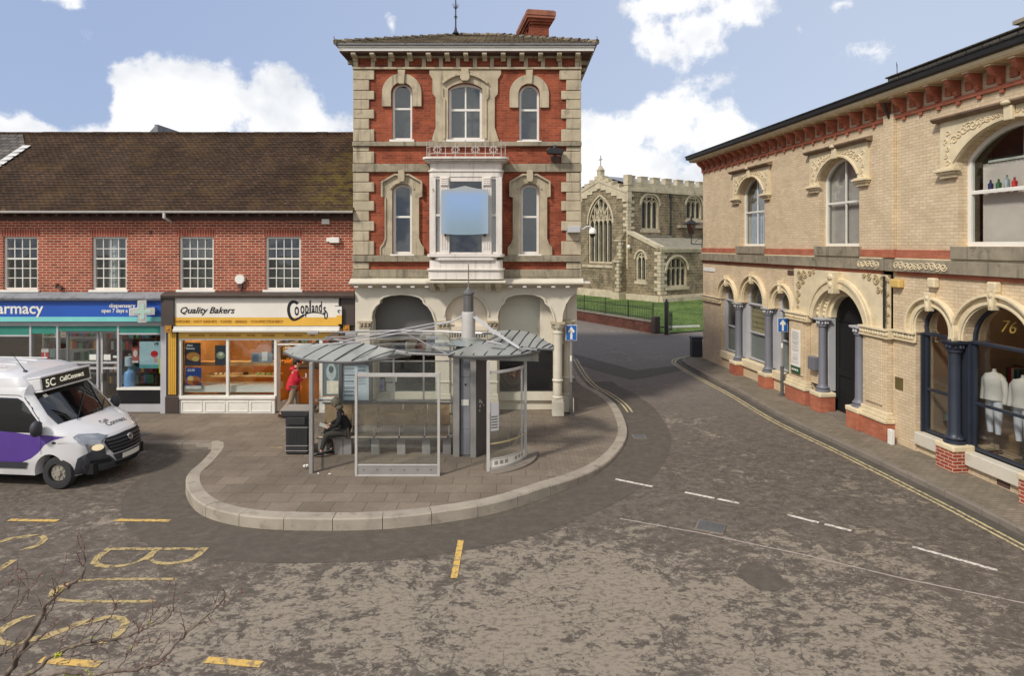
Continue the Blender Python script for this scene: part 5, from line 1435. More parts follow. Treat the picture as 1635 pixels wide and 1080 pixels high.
# broken black lamp on the string course at the right
wl_ = thing('wall_floodlight', 'broken black floodlight with rust stain on the brick near the top right', 'light', (-4.71 + mx(884), 18.8, mz(243)))
t = MB(); t.plate([(-.2, -.09), (.24, -.11), (.3, .02), (.16, .06), (-.16, .07), (-.24, .02)], (), -.42, -.14); t.build('housing', G['black'], wl_, bevel=.02)
t = MB(); t.cyl((0, -.3, .06), (.03, -.28, .17), .05, .03); t.cyl((-.1, -.3, .06), (-.16, -.3, .12), .02, .01); t.cyl((.0, -.2, .0), (.0, -.0, -.05), .03); t.build('bracket', G['black'], wl_)
# rain stain under it
t = MB(); t.plate([(mx(878), mz(248)), (mx(898), mz(248)), (mx(893), mz(262)), (mx(880), mz(264))], (), -.004, -.001); t.build('stain', mk('soot_stain', (96, 72, 62), .9, .2, 5), MBD)
# CCTV arm and street lamp at the right-hand edge
sl_ = thing('wall_camera', 'white wall mounted camera housing with curved arm on the stone quoins', 'camera', (-4.71 + W_, 18.8, mz(367)))
t = MB(); t.box(-.38, -.0, -.32, -.06, -.09, .1); t.build('housing', G['palegrey'], sl_, bevel=.015)
t = MB(); t.tube([(-.0, -.2, .0), (.1, -.2, .02), (.2, -.2, .09), (.3, -.2, .1), (.37, -.2, .02)], .025, 8); t.build('arm', G['palegrey'], sl_, smooth=50)
t = MB(); t.lathe(.37, -.2, [(.0, .06), (.05, .05), (.1, 0), (.115, -.08), (.11, -.12)], 16); t.build('hood', G['white'], sl_, smooth=40)
t = MB(); t.lathe(.37, -.2, [(.085, -.121), (.085, -.17), (.05, -.22), (.0, -.24)], 14); t.build('dome', G['black'], sl_, smooth=40)
# one-way sign post at the corner
def sign_post(name, label, x, y, z0, h, s=.3, group='blue one-way arrow signs'):
    o = thing(name, label, 'sign', (x, y, z0), 0, group)
    MB().cyl((0, 0, 0), (0, 0, h), .032).build('post', G['steel'], o, smooth=40)
    MB().cyl((0, 0, 0), (0, 0, .95), .055).cyl((0, 0, .95), (0, 0, .99), .062).box(-.08, .08, -.08, .08, -.01, .03).build('post_base', G['steel_d'], o, smooth=40)
    MB().cyl((0, 0, 1.62), (0, 0, 1.78), .036).build('band', G['white'], o, smooth=40)
    p = MB().box(-s / 2 - .02, s / 2 + .02, -.055, -.04, h - .44, h + .03).build('panel', G['white'], o, bevel=.004)
    MB().box(-s / 2 - .005, s / 2 + .005, -.06, -.0555, h - .425, h + .015).build('blue_face', mk('sign_blue', (36, 96, 168), .4, .03, 1, bump=0), p)
    a = .055
    MB().plate([(-.032, h - .4), (.032, h - .4), (.032, h - .17), (.075, h - .21), (.1, h - .15), (0, h - .02), (-.1, h - .15), (-.075, h - .21), (-.032, h - .17)], (), -.064, -.0605).build('arrow', G['white'], p)
    MB().box(-.05, .05, -.04, .04, h - .3, h - .26).box(-.05, .05, -.04, .04, h - .12, h - .08).build('clip', G['steel_d'], o)
    return o
sign_post('one_way_sign', 'blue one-way arrow sign on a post by the cream corner column', 1.78, 18.85, .1, 2.68)
# ================================================================== buff brick building along the right-hand pavement
RB = thing('buff_brick_building', 'long two storey buff brick building with arched windows and red terracotta eaves brackets', 'building', (8.60, 28.2, 0), math.atan2(-.9942, .1073))
RL = 21.0; RD = 9.0
BS = G['stone_w']
OP_U = [(3.5, 5.45, 5.18, 7.2, 7.78), (8.8, 10.68, 5.18, 7.2, 7.78), (14.1, 16.9, 5.18, 7.1, 7.78)]
LG = [(1.95, 3.15, .82, 2.95, .66), (3.9, 5.4, .82, 2.97, .86), (6.2, 7.2, .82, 2.97, .66)]
SG = [(12.85, 13.85, .62, 3.05, .66), (14.25, 15.95, .62, 3.05, .86), (16.35, 17.35, .62, 3.05, .66)]
DOOR = (9.05, 10.68, .13, 2.98, .82)
def AR(o, dz0=0): return arch((o[0] + o[1]) / 2, o[1] - o[0], o[2] + dz0, o[3], o[4], 16)
# upper wall
t = MB(); t.plate(rect(0, RL, 4.52, 9.1), [arch((a + b) / 2, b - a, z0, zs, zt_ - zs, 14) for a, b, z0, zs, zt_ in OP_U], 0, .38)
t.box(0, .35, .381, RD, .05, 9.1); t.box(RL - .35, RL, .381, RD, .05, 9.1); t.box(.35, RL - .35, RD - .3, RD, .05, 9.1)
t.build('wall', G['brick_b'], RB)
# ground floor wall with its openings
def AO(o): return arch((o[0] + o[1]) / 2, o[1] - o[0], o[2] - (.0 if 1 else 0), o[3], o[4], 16)
t = MB()
zb = .12
t.plate(rect(0, 1.9, zb, 4.52 - .002), (), 0, .38)
grp = lambda A_: [(A_[0][0] - .0, A_[0][2])]
def fascia_wall(t, x0, x1, lights, zsill):
    """wall above a group of lights: scalloped lower edge following the arches"""
    out = [(x0, 4.518), (x0, lights[0][3] - .0)]
    for i, l in enumerate(lights):
        arc_ = arc_only((l[0] + l[1]) / 2, l[1] - l[0], l[3], l[4], 16)[::-1]
        out += arc_
    out += [(x1, lights[-1][3]), (x1, 4.518)]
    t.plate(out, (), .002, .38)
fascia_wall(t, 1.9, 7.25, LG, .8); t.box(1.9, 7.25, .03, .38, zb, .5)
t.box(7.25, 8.35, .0, .38, zb, 4.518)
t.box(12.02, 12.8, .0, .38, zb, 4.518); fascia_wall(t, 12.8, 17.4, SG, .6); t.box(12.8, 17.4, .05, .38, zb, .3)
t.box(17.4, RL, .0, .38, zb, 4.518)
t.build('ground_floor_wall', G['brick_b'], RB)
# string course with carved panels, red bands
def bx(name, mat, *boxes, par=RB, bev=.01):
    t = MB()
    for b in boxes: t.box(*b)
    return t.build(name, mat, par, bevel=bev)
bx('string_course', G['stone_d'], (-.1, 11.75, -.13, -.002, 4.54, 4.84), (12.2, RL, -.13, -.002, 4.54, 4.84), (11.76, 12.19, -.2, -.002, 4.54, 4.84))
bx('string_course', G['stone_w'], (-.06, RL, -.06, -.002, 4.842, 4.88))
bx('red_band', G['terracotta'], (-.03, 11.7, -.05, -.002, 4.44, 4.538), (12.2, RL, -.05, -.002, 4.44, 4.538))
segs = []; x = -.04
for a, b, *_ in OP_U: segs.append((x, a - .12, -.06, -.002, 4.882, 5.09)); x = b + .12
segs.append((x, RL, -.06, -.002, 4.882, 5.09))
bx('red_band', G['terracotta'], *segs)
# brick pier between the two halves
bx('brick_pier', G['brick_b'], (11.8, 12.15, -.12, -.002, 5.092, 8.6)); bx('pier_base', G['terracotta'], (11.77, 12.18, -.15, -.062, 4.882, 5.09))
# sills
for a, b, *_ in OP_U: bx('sill', G['stone_d'], (a - .11, b + .11, -.12, .2, 4.885, 5.175))
# eaves: red band with drops, brackets, buff panels, cornice, gutter, slates
t = MB(); t.box(-.05, RL, -.06, -.002, 8.46, 8.56)
x = .12
while x < RL: t.box(x - .05, x + .05, -.055, -.002, 8.38, 8.459); x += .56
t.build('red_band', G['terracotta'], RB, bevel=.006)
pan = MB(); x = .12; k = 0
while x < RL:
    brk_a = MB(); brk_b = MB(); brk_a.plate([(-.34, 8.93), (-.002, 8.93), (-.002, 8.562), (-.1, 8.562), (-.13, 8.68), (-.26, 8.76), (-.34, 8.86)], (), x - .06, x + .06, plane='yz')
    brk_b.box(x - .08, x + .08, -.38, -.004, 8.932, 8.965)
    e_ = brk_a.build('eaves_bracket', G['terracotta'], RB, bevel=.008); brk_b.build('bracket_cap', BS, e_)
    if x + .36 < RL: pan.box(x + .18, x + .38, -.045, -.002, 8.64, 8.86)
    x += .56; k += 1
pan.build('eaves_panels', G['terracotta'], RB, bevel=.02)
t = MB(); t.plate([(-.002, 8.968), (-.42, 8.968), (-.48, 9.02), (-.5, 9.09), (-.002, 9.09)], (), -.45, RL, plane='yz'); t.box(-.45, -.002, 0, RD, 8.968, 9.09); t.build('cornice', BS, RB)
t = MB(); t.plate([(-.58, 9.12), (-.55, 9.095), (-.1, 9.095), (-.1, 9.2), (-.52, 9.26), (-.6, 9.24)], (), -.58, RL, plane='yz'); t.box(-.6, -.45, -.1, RD, 9.095, 9.24); gu = t.build('gutter', G['iron'], RB)
# slate roof, hipped at the far end
ze = 9.24; zr_ = 11.0; ry = 5.2
t = MB()
courses(t, (-.62, -.62, ze), (RL, -.62, ze), (RL, ry, zr_), (5.2, ry, zr_), 18)
courses(t, (-.62, RD + .6, ze), (-.62, -.62, ze), (5.2, ry, zr_), (5.2, ry, zr_), 12)
t.add([(RL, RD + .6, ze), (-.62, RD + .6, ze), (5.2, ry, zr_), (RL, ry, zr_)], [(0, 1, 2, 3)]); t.add([(RL, -.62, ze), (RL, RD + .6, ze), (RL, ry, zr_)], [(0, 1, 2)])
rr_ = t.build('roof', tilemat('old_grey_slates', (84, 80, 76), (64, 62, 60), (112, 112, 96), moss=False, bw=.3, rh=.22), RB, recalc=False)
# the parapet gutter steps up over the right half
t = MB(); t.box(12.6, RL, -.6, -.3, 9.262, 9.36); t.box(12.55, RL, -.64, -.3, 9.36, 9.4); t.build('parapet', tilemat('mossy_parapet', (92, 88, 80), (76, 74, 68), (128, 130, 104), moss=False, bw=.4, rh=.12), rr_, bevel=.02)
t = MB(); t.box(15.7, 17.2, -.1, .5, 9.3, 9.66); t.box(15.6, 17.3, -.15, .55, 9.66, 9.74); t.build('roof_block', G['stone_d'], rr_)
t = MB(); t.cyl((11.9, .2, 9.2), (11.9, .2, 9.95), .012, .008, 6); t.cyl((11.9, .2, 9.8), (11.98, .12, 9.98), .008, .006, 5); t.cyl((11.78, .2, 9.7), (12.0, .2, 9.7), .007, .006, 5); t.build('aerial', G['iron'], rr_)

# ------------------------------------------------ upper windows
def scroll(t, cx, cz, r, y, turns=1.6, d=1, a0=0, w=.018, dep=.02):
    pts = []
    n = int(14 * turns)
    for i in range(n + 1):
        f = i / n; a = a0 + d * f * turns * 2 * math.pi; q_ = r * (1 - .82 * f); pts.append((cx + q_ * math.cos(a), cz + q_ * math.sin(a)))
    t.band(pts, -w / 2, w / 2, y - dep, y)
for i, (a, b, z0, zs, zt_) in enumerate(OP_U):
    big = i == 2
    f = sash(RB, a, b, z0, zt_, 2, None, y=.22, fr=.08 if not big else .1, bar=.05, top=(zs, zt_ - zs), split=.5 if not big else .46, backing='dark', sill=False, backy=.9, mid=.06)
    hw = (b - a) / 2; cx_ = (a + b) / 2; ex = .42 if not big else .45
    # carved head: block with the arch cut out of it
    out = [(a - ex, zs - .12), (a - ex, 8.05 if not big else 8.06), (b + ex, 8.05 if not big else 8.06), (b + ex, zs - .12)]
    hd = out + [(p[0], p[1]) for p in arch(cx_, b - a + .02, zs - .12, zs, zt_ - zs + .01, 16)]
    h = MB().plate(hd, (), -.07, -.002).build('carved_head', BS, RB)
    t = MB(); t.plate([(-.001, 8.06), (-.14, 8.06), (-.2, 8.1), (-.22, 8.12), (-.22, 8.16), (-.001, 8.2)], (), a - ex - .14, b + ex + .14, plane='yz'); t.build('hood_cornice', mk('weathered_brown_stone', (128, 106, 84), .85, .18, 3, c2=(92, 80, 66), c2t=(.5, .7)), h, bevel=.006)
    t = MB()
    t.band([(x, z) for x, z in arc_only(cx_, b - a + .06, zs, zt_ - zs + .03, 18)], 0, -.05, -.11, -.0705)
    for s_ in (-1, 1):
        xs0 = cx_ + s_ * (hw + ex - .2)
        for k in range(5): scroll(t, xs0 + .03 * (-1) ** k, 7.05 + .04 + k * .17, .07, -.0705, 1.2, (-1) ** k, k * 1.5)
        for k in range(7 if not big else 11):
            f_ = (k + .5) / (7 if not big else 11); xk = cx_ + s_ * (.1 + f_ * (hw - .0)); 
            zz = zs + (zt_ - zs) * math.sqrt(max(0, 1 - (abs(xk - cx_) / hw) ** 2)) if abs(xk - cx_) < hw else zs
            top_ = 8.0; zc_ = (zz + .1 + top_) / 2; r_ = min(.11, max(.04, (top_ - zz - .1) / 2.2)); scroll(t, xk, zc_, r_, -.0705, 1.4, s_ * (-1) ** k, k)
    t.build('carving', BS, h)
    for s_ in (-1, 1):
        t = MB(); xa = cx_ + s_ * (hw + ex / 2); t.box(xa - .3, xa + .3, -.2, -.002, zs - .21, zs - .15); t.box(xa - .26, xa + .26, -.15, -.002, zs - .27, zs - .212); t.box(xa - .22, xa + .22, -.1, -.002, zs - .35, zs - .272); t.box(xa - .24, xa + .24, -.17, -.002, zs - .149, zs - .121); t.build('impost', BS, h, bevel=.012)
    t = MB(); t.box(cx_ - .1, cx_ + .1, -.17, -.072, zt_ - .02, 8.06); t.ball((cx_, -.19, 8.12), (.14, .06, .05), 8, 6); t.build('keystone', BS, h, bevel=.02)
    # blinds and nets behind
    c = MB()
    if i == 0:
        for k in range(22): x = a + .1 + k * (b - a - .2) / 22; c.box(x, x + .07, .335 + (k % 2) * .02, .345 + (k % 2) * .02, z0 + .08, z0 + 1.28)
        c.build('net_curtain', G['net'], f)
        c = MB(); [c.box(a + .05 + k * .15, a + .19 + k * .15, .4, .41, z0 + 1.28, zt_) for k in range(12)]; c.build('blind', mk('dusky_blind', (104, 98, 96), .9, .1, 2, bump=0), f)
    elif i == 1:
        for k in range(14): 
            x = a + .06 + k * .135; c.T = Matrix.Translation((x, .36, 0)) @ Matrix.Rotation(R(25), 4, 'Z'); c.box(0, .11, 0, .004, z0 + .05, zt_)
        c.build('blind', mk('dusky_blind', (190, 176, 170), .9, .1, 2, bump=0), f)
    else:
        for k in range(26): 
            x = a + .2 + k * .1; c.T = Matrix.Translation((x, .42, 0)) @ Matrix.Rotation(R(18), 4, 'Z'); c.box(0, .08, 0, .004, z0 + .05, 7.02)
        c.build('blind', G['blind'], f)
        c = MB(); c.box(a + .35, b - .1, .40, .44, 7.03, 7.08); c.build('curtain_rail', G['white'], f)
# bottles on the middle rail of the big window
RM = RB.matrix_basis.copy()
def rbplace(o):   # stand a separate thing in the building's frame
    o.location = RB.location; o.rotation_euler = RB.rotation_euler
    return o
for k, (x, c_, h_, lab) in enumerate([(14.62, (40, 50, 90), .2, 'short dark blue bottle, leftmost on the big upper window ledge'), (14.82, (60, 100, 70), .2, 'green glass bottle second on the upper window ledge'), (15.02, (150, 160, 160), .27, 'tall clear bottle on the big upper window ledge'), (15.2, (190, 50, 50), .2, 'squat red jar on the big upper window ledge'), (15.62, (70, 50, 36), .3, 'tall brown bottle right of the bar on the upper window ledge'), (15.85, (150, 160, 160), .3, 'tall clear bottle at the right of the upper window ledge')]):
    t = MB(); z = 6.43; t.lathe(x, .30, [(.0, z), (.05, z), (.055, z + h_ * .55), (.02, z + h_ * .75), (.02, z + h_ * .95), (.025, z + h_)], 12); o = t.build('bottle', mk('bottle_glass', c_, .15, .05, 2, bump=0), smooth=40); rbplace(o); tag(o, lab, 'bottle')
bx('ledge', G['white'], (14.2, 16.8, .255, .36, 6.40, 6.43))

# ------------------------------------------------ ground floor, left half: three arched lights
def lights(A_, mat, matf, sillz, name='arched_window', interior='dim'):
    for i, l in enumerate(A_):
        a, b, z0, zs, rise = l; cx_ = (a + b) / 2
        t = MB(); fr = .07
        t.plate(arch(cx_, b - a, z0, zs, rise, 16), [rect(a + fr, b - fr, z0 + fr, z0 + 1.02), rect(a + fr, b - fr, z0 + 1.08, zs - .06), arch(cx_, b - a - 2 * fr, zs + .02, zs + .03, rise - fr - .02, 14)], .2, .28)
        t.box(a - .0, b + .0, .16, .2, zs - .05, zs + .01)
        f = t.build(name, mat, RB, bevel=.006)
        MB().plate(arch(cx_, b - a - .04, z0 + .02, zs, rise - .02, 14), (), .235, .241).build('pane', G['glass_s'] if interior == 'shop' else G['glass'], f)
        if interior != 'shop': MB().box(a - .1, b + .1, .9, .93, z0 - .1, zs + rise + .1).build('room_lining', G['dim'], f)
lights(LG, G['palegrey'], None, .8)
MB().box(3.95, 5.35, .30, .33, 1.85, 2.9).build('timber_panel', mk('pale_timber_boards', (176, 158, 112), .7, .1, 3, bump=.004), RB)
for k in range(4): MB().box(3.96, 5.34, .292, .299, 2.05 + k * .2, 2.065 + k * .2).build('board_gap', G['soffit'], RB)
MB().box(1.97, 3.14, .3, .33, .85, 1.85).box(3.92, 5.38, .3, .33, .85, 1.845).box(6.22, 7.18, .3, .33, .85, 1.85).build('lower_screen', mk('grey_film', (150, 150, 146), .7, .05, 1, bump=0), RB)
# jambs between lights, columns before them
def jamb(x0, x1, mat, z0, z1, y0=.12): MB().box(x0, x1, y0, .37, z0, z1).build('jamb', mat, RB, bevel=.01)
jamb(3.15, 3.9, G['palegrey'], .8, 2.94); jamb(5.4, 6.2, G['palegrey'], .8, 2.96); jamb(1.9, 1.95, G['palegrey'], .8, 2.94); jamb(7.2, 7.25, G['palegrey'], .8, 2.96)
jamb(13.85, 14.25, G['navy'], .6, 3.04); jamb(15.95, 16.35, G['navy'], .6, 3.04); jamb(12.8, 12.85, G['navy'], .6, 3.04); jamb(17.35, 17.4, G['navy'], .6, 3.04)
def rcol(x, y, z0, z1, mat, capm, r=.14, brick=None):
    t = MB(); t.lathe(x, y, [(r + .09, z0), (r + .09, z0 + .05), (r + .04, z0 + .07), (r + .07, z0 + .12), (r + .03, z0 + .16), (r + .02, z0 + .18), (r, z0 + .24), (r * .94, z1 - .26), (r + .03, z1 - .25), (r + .03, z1 - .21), (r, z1 - .2), (r + .04, z1 - .1), (r + .05, z1 - .05)], 22)
    c = t.build('column', mat, RB, smooth=35)
    t = MB(); q_ = r + .07; t.box(x - q_, x + q_, y - q_, y + q_, z1 - .05, z1 - .001); q_ -= .03; t.box(x - q_, x + q_, y - q_, y + q_, z1 - .085, z1 - .051)
    for k in range(10): a = k * .628; t.ball((x + (r + .035) * math.cos(a), y + (r + .035) * math.sin(a), z1 - .14), (.035, .035, .05), 6, 5)
    t.build('capital', capm, c)
    if brick:
        t = MB(); t.box(x - .26, x + .26, y - .25, y + .25, .12, z0 - .14); t.build('plinth', brick, c, bevel=.01)
        t = MB(); t.box(x - .28, x + .28, y - .27, y + .27, z0 - .138, z0 - .002); t.build('plinth_cap', BS if capm is not G['navy'] else BS, c, bevel=.03)
rcol(3.52, -.05, .66, 2.95, G['greypaint'], G['palegrey'], .12, G['terracotta']); rcol(5.8, -.05, .66, 2.97, G['greypaint'], G['palegrey'], .12, G['terracotta'])
redw = brickmat('painted_joint_brick', (166, 78, 56), (144, 62, 46), (196, 172, 150), mort=.011, var=(.85, 1.1))
rcol(14.05, -.06, .72, 3.04, G['navy'], G['navy'], .13, redw); rcol(16.15, -.06, .72, 3.04, G['navy'], G['navy'], .13, redw)
# stone sills below the lights
bx('sill', BS, (1.85, 3.27, -.06, .2, .5, .8), (3.78, 5.55, -.06, .2, .5, .8), (6.05, 7.26, -.06, .2, .5, .8), bev=.03)
pale_sill = mk('painted_stone_sill', (206, 198, 180), .7, .05, 1.5, c2=(176, 166, 146), c2s=3)
bx('sill', pale_sill, (12.8, 13.79, -.05, .2, .3, .6), (14.31, 15.9, -.05, .2, .3, .6), (16.41, 17.4, -.05, .2, .3, .6), bev=.02)
# archivolts: moulded rings over each light, carved stops and keystones
def archivolt(l, par, off=.08, w=.2, d=.1, key=True):
    a, b, z0, zs, rise = l; cx_ = (a + b) / 2
    path = arc_only(cx_, b - a, zs, rise, 20); path = [(b, zs - .001)] + path[1:-1] + [(a, zs - .001)]
    t = MB(); t.band(path, 0, -w, -d * .5, -.0); t.band(path, -.0 - .03, -.09, -d * .9, -d * .5 - .0); t.band(path, -w + .0, -w - .06, -d * 1.5, .0)
    o = t.build('archivolt', BS, par, bevel=.012)
    if key:
        t = MB(); t.plate([(cx_ - .05, zs + rise - .08), (cx_ + .05, zs + rise - .08), (cx_ + .1, zs + rise + .36), (cx_ - .1, zs + rise + .36)], (), -.17, -.003); t.ball((cx_, -.17, zs + rise + .05), (.05, .03, .1), 8, 6); t.ball((cx_, -.17, zs + rise + .24), (.06, .03, .06), 8, 6); t.build('keystone', BS, o, bevel=.02)
    return o
for l in LG + SG: archivolt(l, RB)
for l in (LG[1], SG[1]):
    pass
for x in (13.45, 15.1, 16.85):
    bx('carved_bracket', BS, (x - .11, x + .11, -.16, -.003, 4.2, 4.43), bev=.03)
# impost band with foliage carving
def impost(x0, x1, z, y0=-.1):
    t = MB(); t.box(x0, x1, y0 - .08, -.002, z + .0, z + .06); t.box(x0, x1, y0, -.002, z - .16, z - .002); t.box(x0, x1, y0 - .05, -.002, z - .2, z - .162)
    k = 0; x = x0 + .06
    while x < x1 - .03: t.ball((x, y0 - .02, z - .08), (.045, .05, .06 + .012 * (k % 2)), 6, 5); x += .1; k += 1
    t.build('carved_impost', BS, RB, bevel=.01)
impost(.0, 1.88, 2.95, -.05); impost(7.22, 8.45, 2.97, -.2); impost(11.0, 12.1, 2.97, -.2); impost(12.1, 12.84, 2.99, -.04); impost(17.42, 19, 2.99)
# ------------------------------------------------ door case
cx_ = (DOOR[0] + DOOR[1]) / 2
dm = G['brick_b']
bx('door_pier', G['brick_b'], (7.35, 8.35, -.16, -.002, .86, 2.76), (7.5, 8.2, -.2, -.161, 1.0, 2.7)); bx('door_pier', G['brick_b'], (11.05, 12.0, -.16, .38, .86, 2.76), (11.2, 11.85, -.2, -.159, 1.0, 2.7)); bx('door_pier', G['brick_b'], (8.35, 8.8, .0, .38, .86, 2.76))
for (a, b) in ((7.28, 8.42), (10.98, 12.08)):
    bx('pier_base', G['terracotta'], (a, b, -.26, -.003 if a < 10 else .38, .12, .58)); bx('base_moulding', BS, (a - .03, b + .03, -.3, -.003, .582, .67), (a, b, -.25, -.003, .672, .76), (a + .03, b - .03, -.2, -.003, .762, .858), bev=.015)
# spandrel panel with nested arches
ra = lambda r_, h_=None: arch(cx_, 2 * r_, 2.98, 3.0, (h_ or r_) , 22)
t = MB(); t.plate([(7.55, 3.03), (7.55, 4.436), (11.95, 4.436), (11.95, 3.03)] + [(p[0], max(p[1], 3.03)) for p in arch(cx_, 3.1, 3.03, 3.04, 1.22, 24)], (), -.1, -.002)
sp_ = t.build('carved_spandrel', BS, RB)
t = MB()
for s_ in (-1, 1):
    X = cx_ + s_ * 1.95
    for (dx, dz, r_, tu, dd, a0) in ((0, 1.2, .16, 1.8, 1, 0), (-.3, 1.22, .14, 1.6, -1, 2), (-.55, 1.28, .1, 1.4, 1, 1), (.05, .88, .14, 1.7, -1, 3), (.08, .6, .11, 1.6, 1, 0), (.1, .36, .09, 1.5, -1, 2), (-.2, .98, .09, 1.3, 1, 4), (.12, .16, .06, 1.2, 1, 1), (-.78, 1.32, .07, 1.2, -1, 1)):
        scroll(t, X + s_ * dx, 3.06 + dz, r_, -.1005, tu, s_ * dd, a0, w=.032, dep=.035)
t.build('carving', mk('darker_carving', (182, 164, 128), .85, .1, 3), sp_)  # scrolls get a darker tone than the panel, so they stand out
rings = [(1.55, .34, -.16, -.0), (1.44, .1, -.2, -.16 + .0), (1.21, .16, -.02, .12), (1.05, .14, .1, .28), (.92, .12, .2, .4)]
for k, (r_, w, y0, y1) in enumerate(rings):
    path = [(x, z) for x, z in arc_only(cx_, 2 * r_, 3.0, min(r_ * .86, 1.26) if k < 2 else r_ * .9, 28)]
    path = [(cx_ + r_, 2.985)] + path[1:-1] + [(cx_ - r_, 2.985)]
    t = MB(); t.band(path, 0, w, y0, y1); t.build('arch_ring', BS, sp_, bevel=.014)
t = MB()
for k in range(21):
    a = math.pi * (k + .5) / 21; r1, r2 = 1.12, .99
    for (rr__, yy) in ((1.13, -.03), (.98, .09)): t.ball((cx_ + rr__ * math.cos(a), yy, 3.0 + rr__ * .9 * math.sin(a)), (.055, .035, .055), 6, 5)
t.build('bead_carving', BS, sp_)
t = MB(); t.plate([(cx_ - .1, 3.78), (cx_ + .1, 3.78), (cx_ + .19, 4.43), (cx_ - .19, 4.43)], (), -.34, -.1); t.ball((cx_, -.34, 4.28), (.13, .06, .1), 8, 6); t.ball((cx_, -.34, 4.05), (.08, .05, .1), 8, 6); t.build('keystone', BS, sp_, bevel=.02)
# reveal walls, columns, doorway
MB().box(8.72, 9.05, .14, .38, .72, 2.95).box(10.7, 11.04, .08, .38, .72, 2.95).build('jamb', G['palegrey'], RB, bevel=.01)
rcol(9.0, -.02, .72, 2.97, G['greypaint'], G['palegrey'], .12, G['terracotta']); rcol(10.86, -.1, .72, 2.97, G['greypaint'], G['palegrey'], .13, G['terracotta'])
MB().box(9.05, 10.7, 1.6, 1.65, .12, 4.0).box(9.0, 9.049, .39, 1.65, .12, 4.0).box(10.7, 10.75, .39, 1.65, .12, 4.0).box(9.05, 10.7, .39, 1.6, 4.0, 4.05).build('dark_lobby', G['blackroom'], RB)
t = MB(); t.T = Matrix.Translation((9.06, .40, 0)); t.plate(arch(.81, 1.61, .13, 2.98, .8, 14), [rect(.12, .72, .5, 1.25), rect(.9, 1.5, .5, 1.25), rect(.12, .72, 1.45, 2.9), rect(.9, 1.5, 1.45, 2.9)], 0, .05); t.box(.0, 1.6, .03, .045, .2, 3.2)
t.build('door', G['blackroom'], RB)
bx('doorstep', G['kerb_d'], (9.05, 10.7, -.1, .40, .121, .15))
# meter box, name plate, menu board, plaque, alarm, pipe
def rbbox(name, label, cat, x0, x1, y0, y1, z0, z1, mat, bev=.01):
    o = MB().box(x0, x1, y0, y1, z0, z1).build(name, mat, bevel=bev); rbplace(o); return tag(o, label, cat)
rbbox('meter_box', 'grey meter box on the brick beside the dark doorway', 'box', 8.5, 8.84, -.2, -.003, 1.32, 1.72, G['greypaint'])
rbbox('street_name_plate', 'blank white street name plate high at the far corner of the buff building', 'sign', .12, 1.25, -.03, -.003, 4.06, 4.22, G['white'], .004)
rbbox('vent_plate', 'brown vent plate in the brick above the third arched light', 'vent', 7.0, 7.5, -.012, -.003, 4.2, 4.36, G['soffit'], .002)
rbbox('wall_plaque', 'small dark bronze plaque on the brick pier right of the doorway', 'plaque', 12.12, 12.38, -.03, -.003, 1.52, 1.82, mk('bronze', (98, 84, 50), .5, .2, 6), .006)
rbbox('alarm_box', 'yellow wedge alarm box under the carved string course', 'alarm', 12.1, 12.42, -.16, -.003, 4.12, 4.34, mk('yellow_plastic', (212, 178, 104), .5, .05, 2, bump=0), .03)
rbbox('cable_box', 'white cable cover at the foot of the brick pier left of the shop', 'box', 12.2, 12.34, -.3, -.2, .122, .5, G['white'])
mbd = rbbox('menu_board', 'tall white menu board with green foot on the pier left of the doorway', 'board', 7.6, 8.1, -.235, -.202, 1.27, 2.45, G['white'], .004)
MB().box(7.6, 8.1, -.238, -.2, 1.05, 1.268).build('green_foot', mk('dark_green', (40, 84, 54), .5, .05, 2, bump=0), mbd)
rr = random.Random(3); t = MB(); z = 2.38
while z > 1.36:
    if rr.random() < .85: w = rr.uniform(.2, .4); c_ = 7.85; t.box(c_ - w / 2, c_ + w / 2, -.2385, -.2355, z - .012, z)
    z -= .045 if rr.random() < .75 else .08
t.build('print_lines', mk('grey_print', (132, 132, 128), .6, .05, 2, bump=0), mbd)
t = MB(); [t.box(7.65 + k * .1, 7.65 + k * .1 + .07, -.2415, -.2385, 1.13, 1.19) for k in range(4)]; t.build('white_marks', G['white'], mbd)
t = MB(); t.tube([(12.05, -.26, 8.9), (12.05, -.26, 8.75), (12.02, -.07, 8.45)], .035, 8); t.build('rainwater_pipe', G['iron'], RB)
t = MB(); t.cyl((12.0, -.24, 4.4), (12.0, -.24, 3.05), .03); t.build('rainwater_pipe', G['iron'], RB)
t = MB(); x = 12.3; k = 0
while x < 14.0: scroll(t, x, 4.69, .1, -.1305, 1.5, (-1) ** k, k * 2.1, w=.022, dep=.02); x += .17; k += 1
x = 10.9
while x < 11.7: scroll(t, x, 4.69, .1, -.1305, 1.5, (-1) ** k, k * 2.1, w=.022, dep=.02); x += .17; k += 1
t.build('carving', BS, RB)
# name on the shop fanlight
o = text_mb('76', .38, (15.12, .222, 3.47), shear=.25, depth=.01, bold=-.004).build('lettering', mk('gilt', (196, 164, 84), .35, .1, 4, metal=.4, bump=0), RB)
rbbox('vent_brick', 'brown air brick low in the buff brickwork under the shop window', 'vent', 15.05, 15.35, .035, .049, .15, .27, G['soffit'], .002)
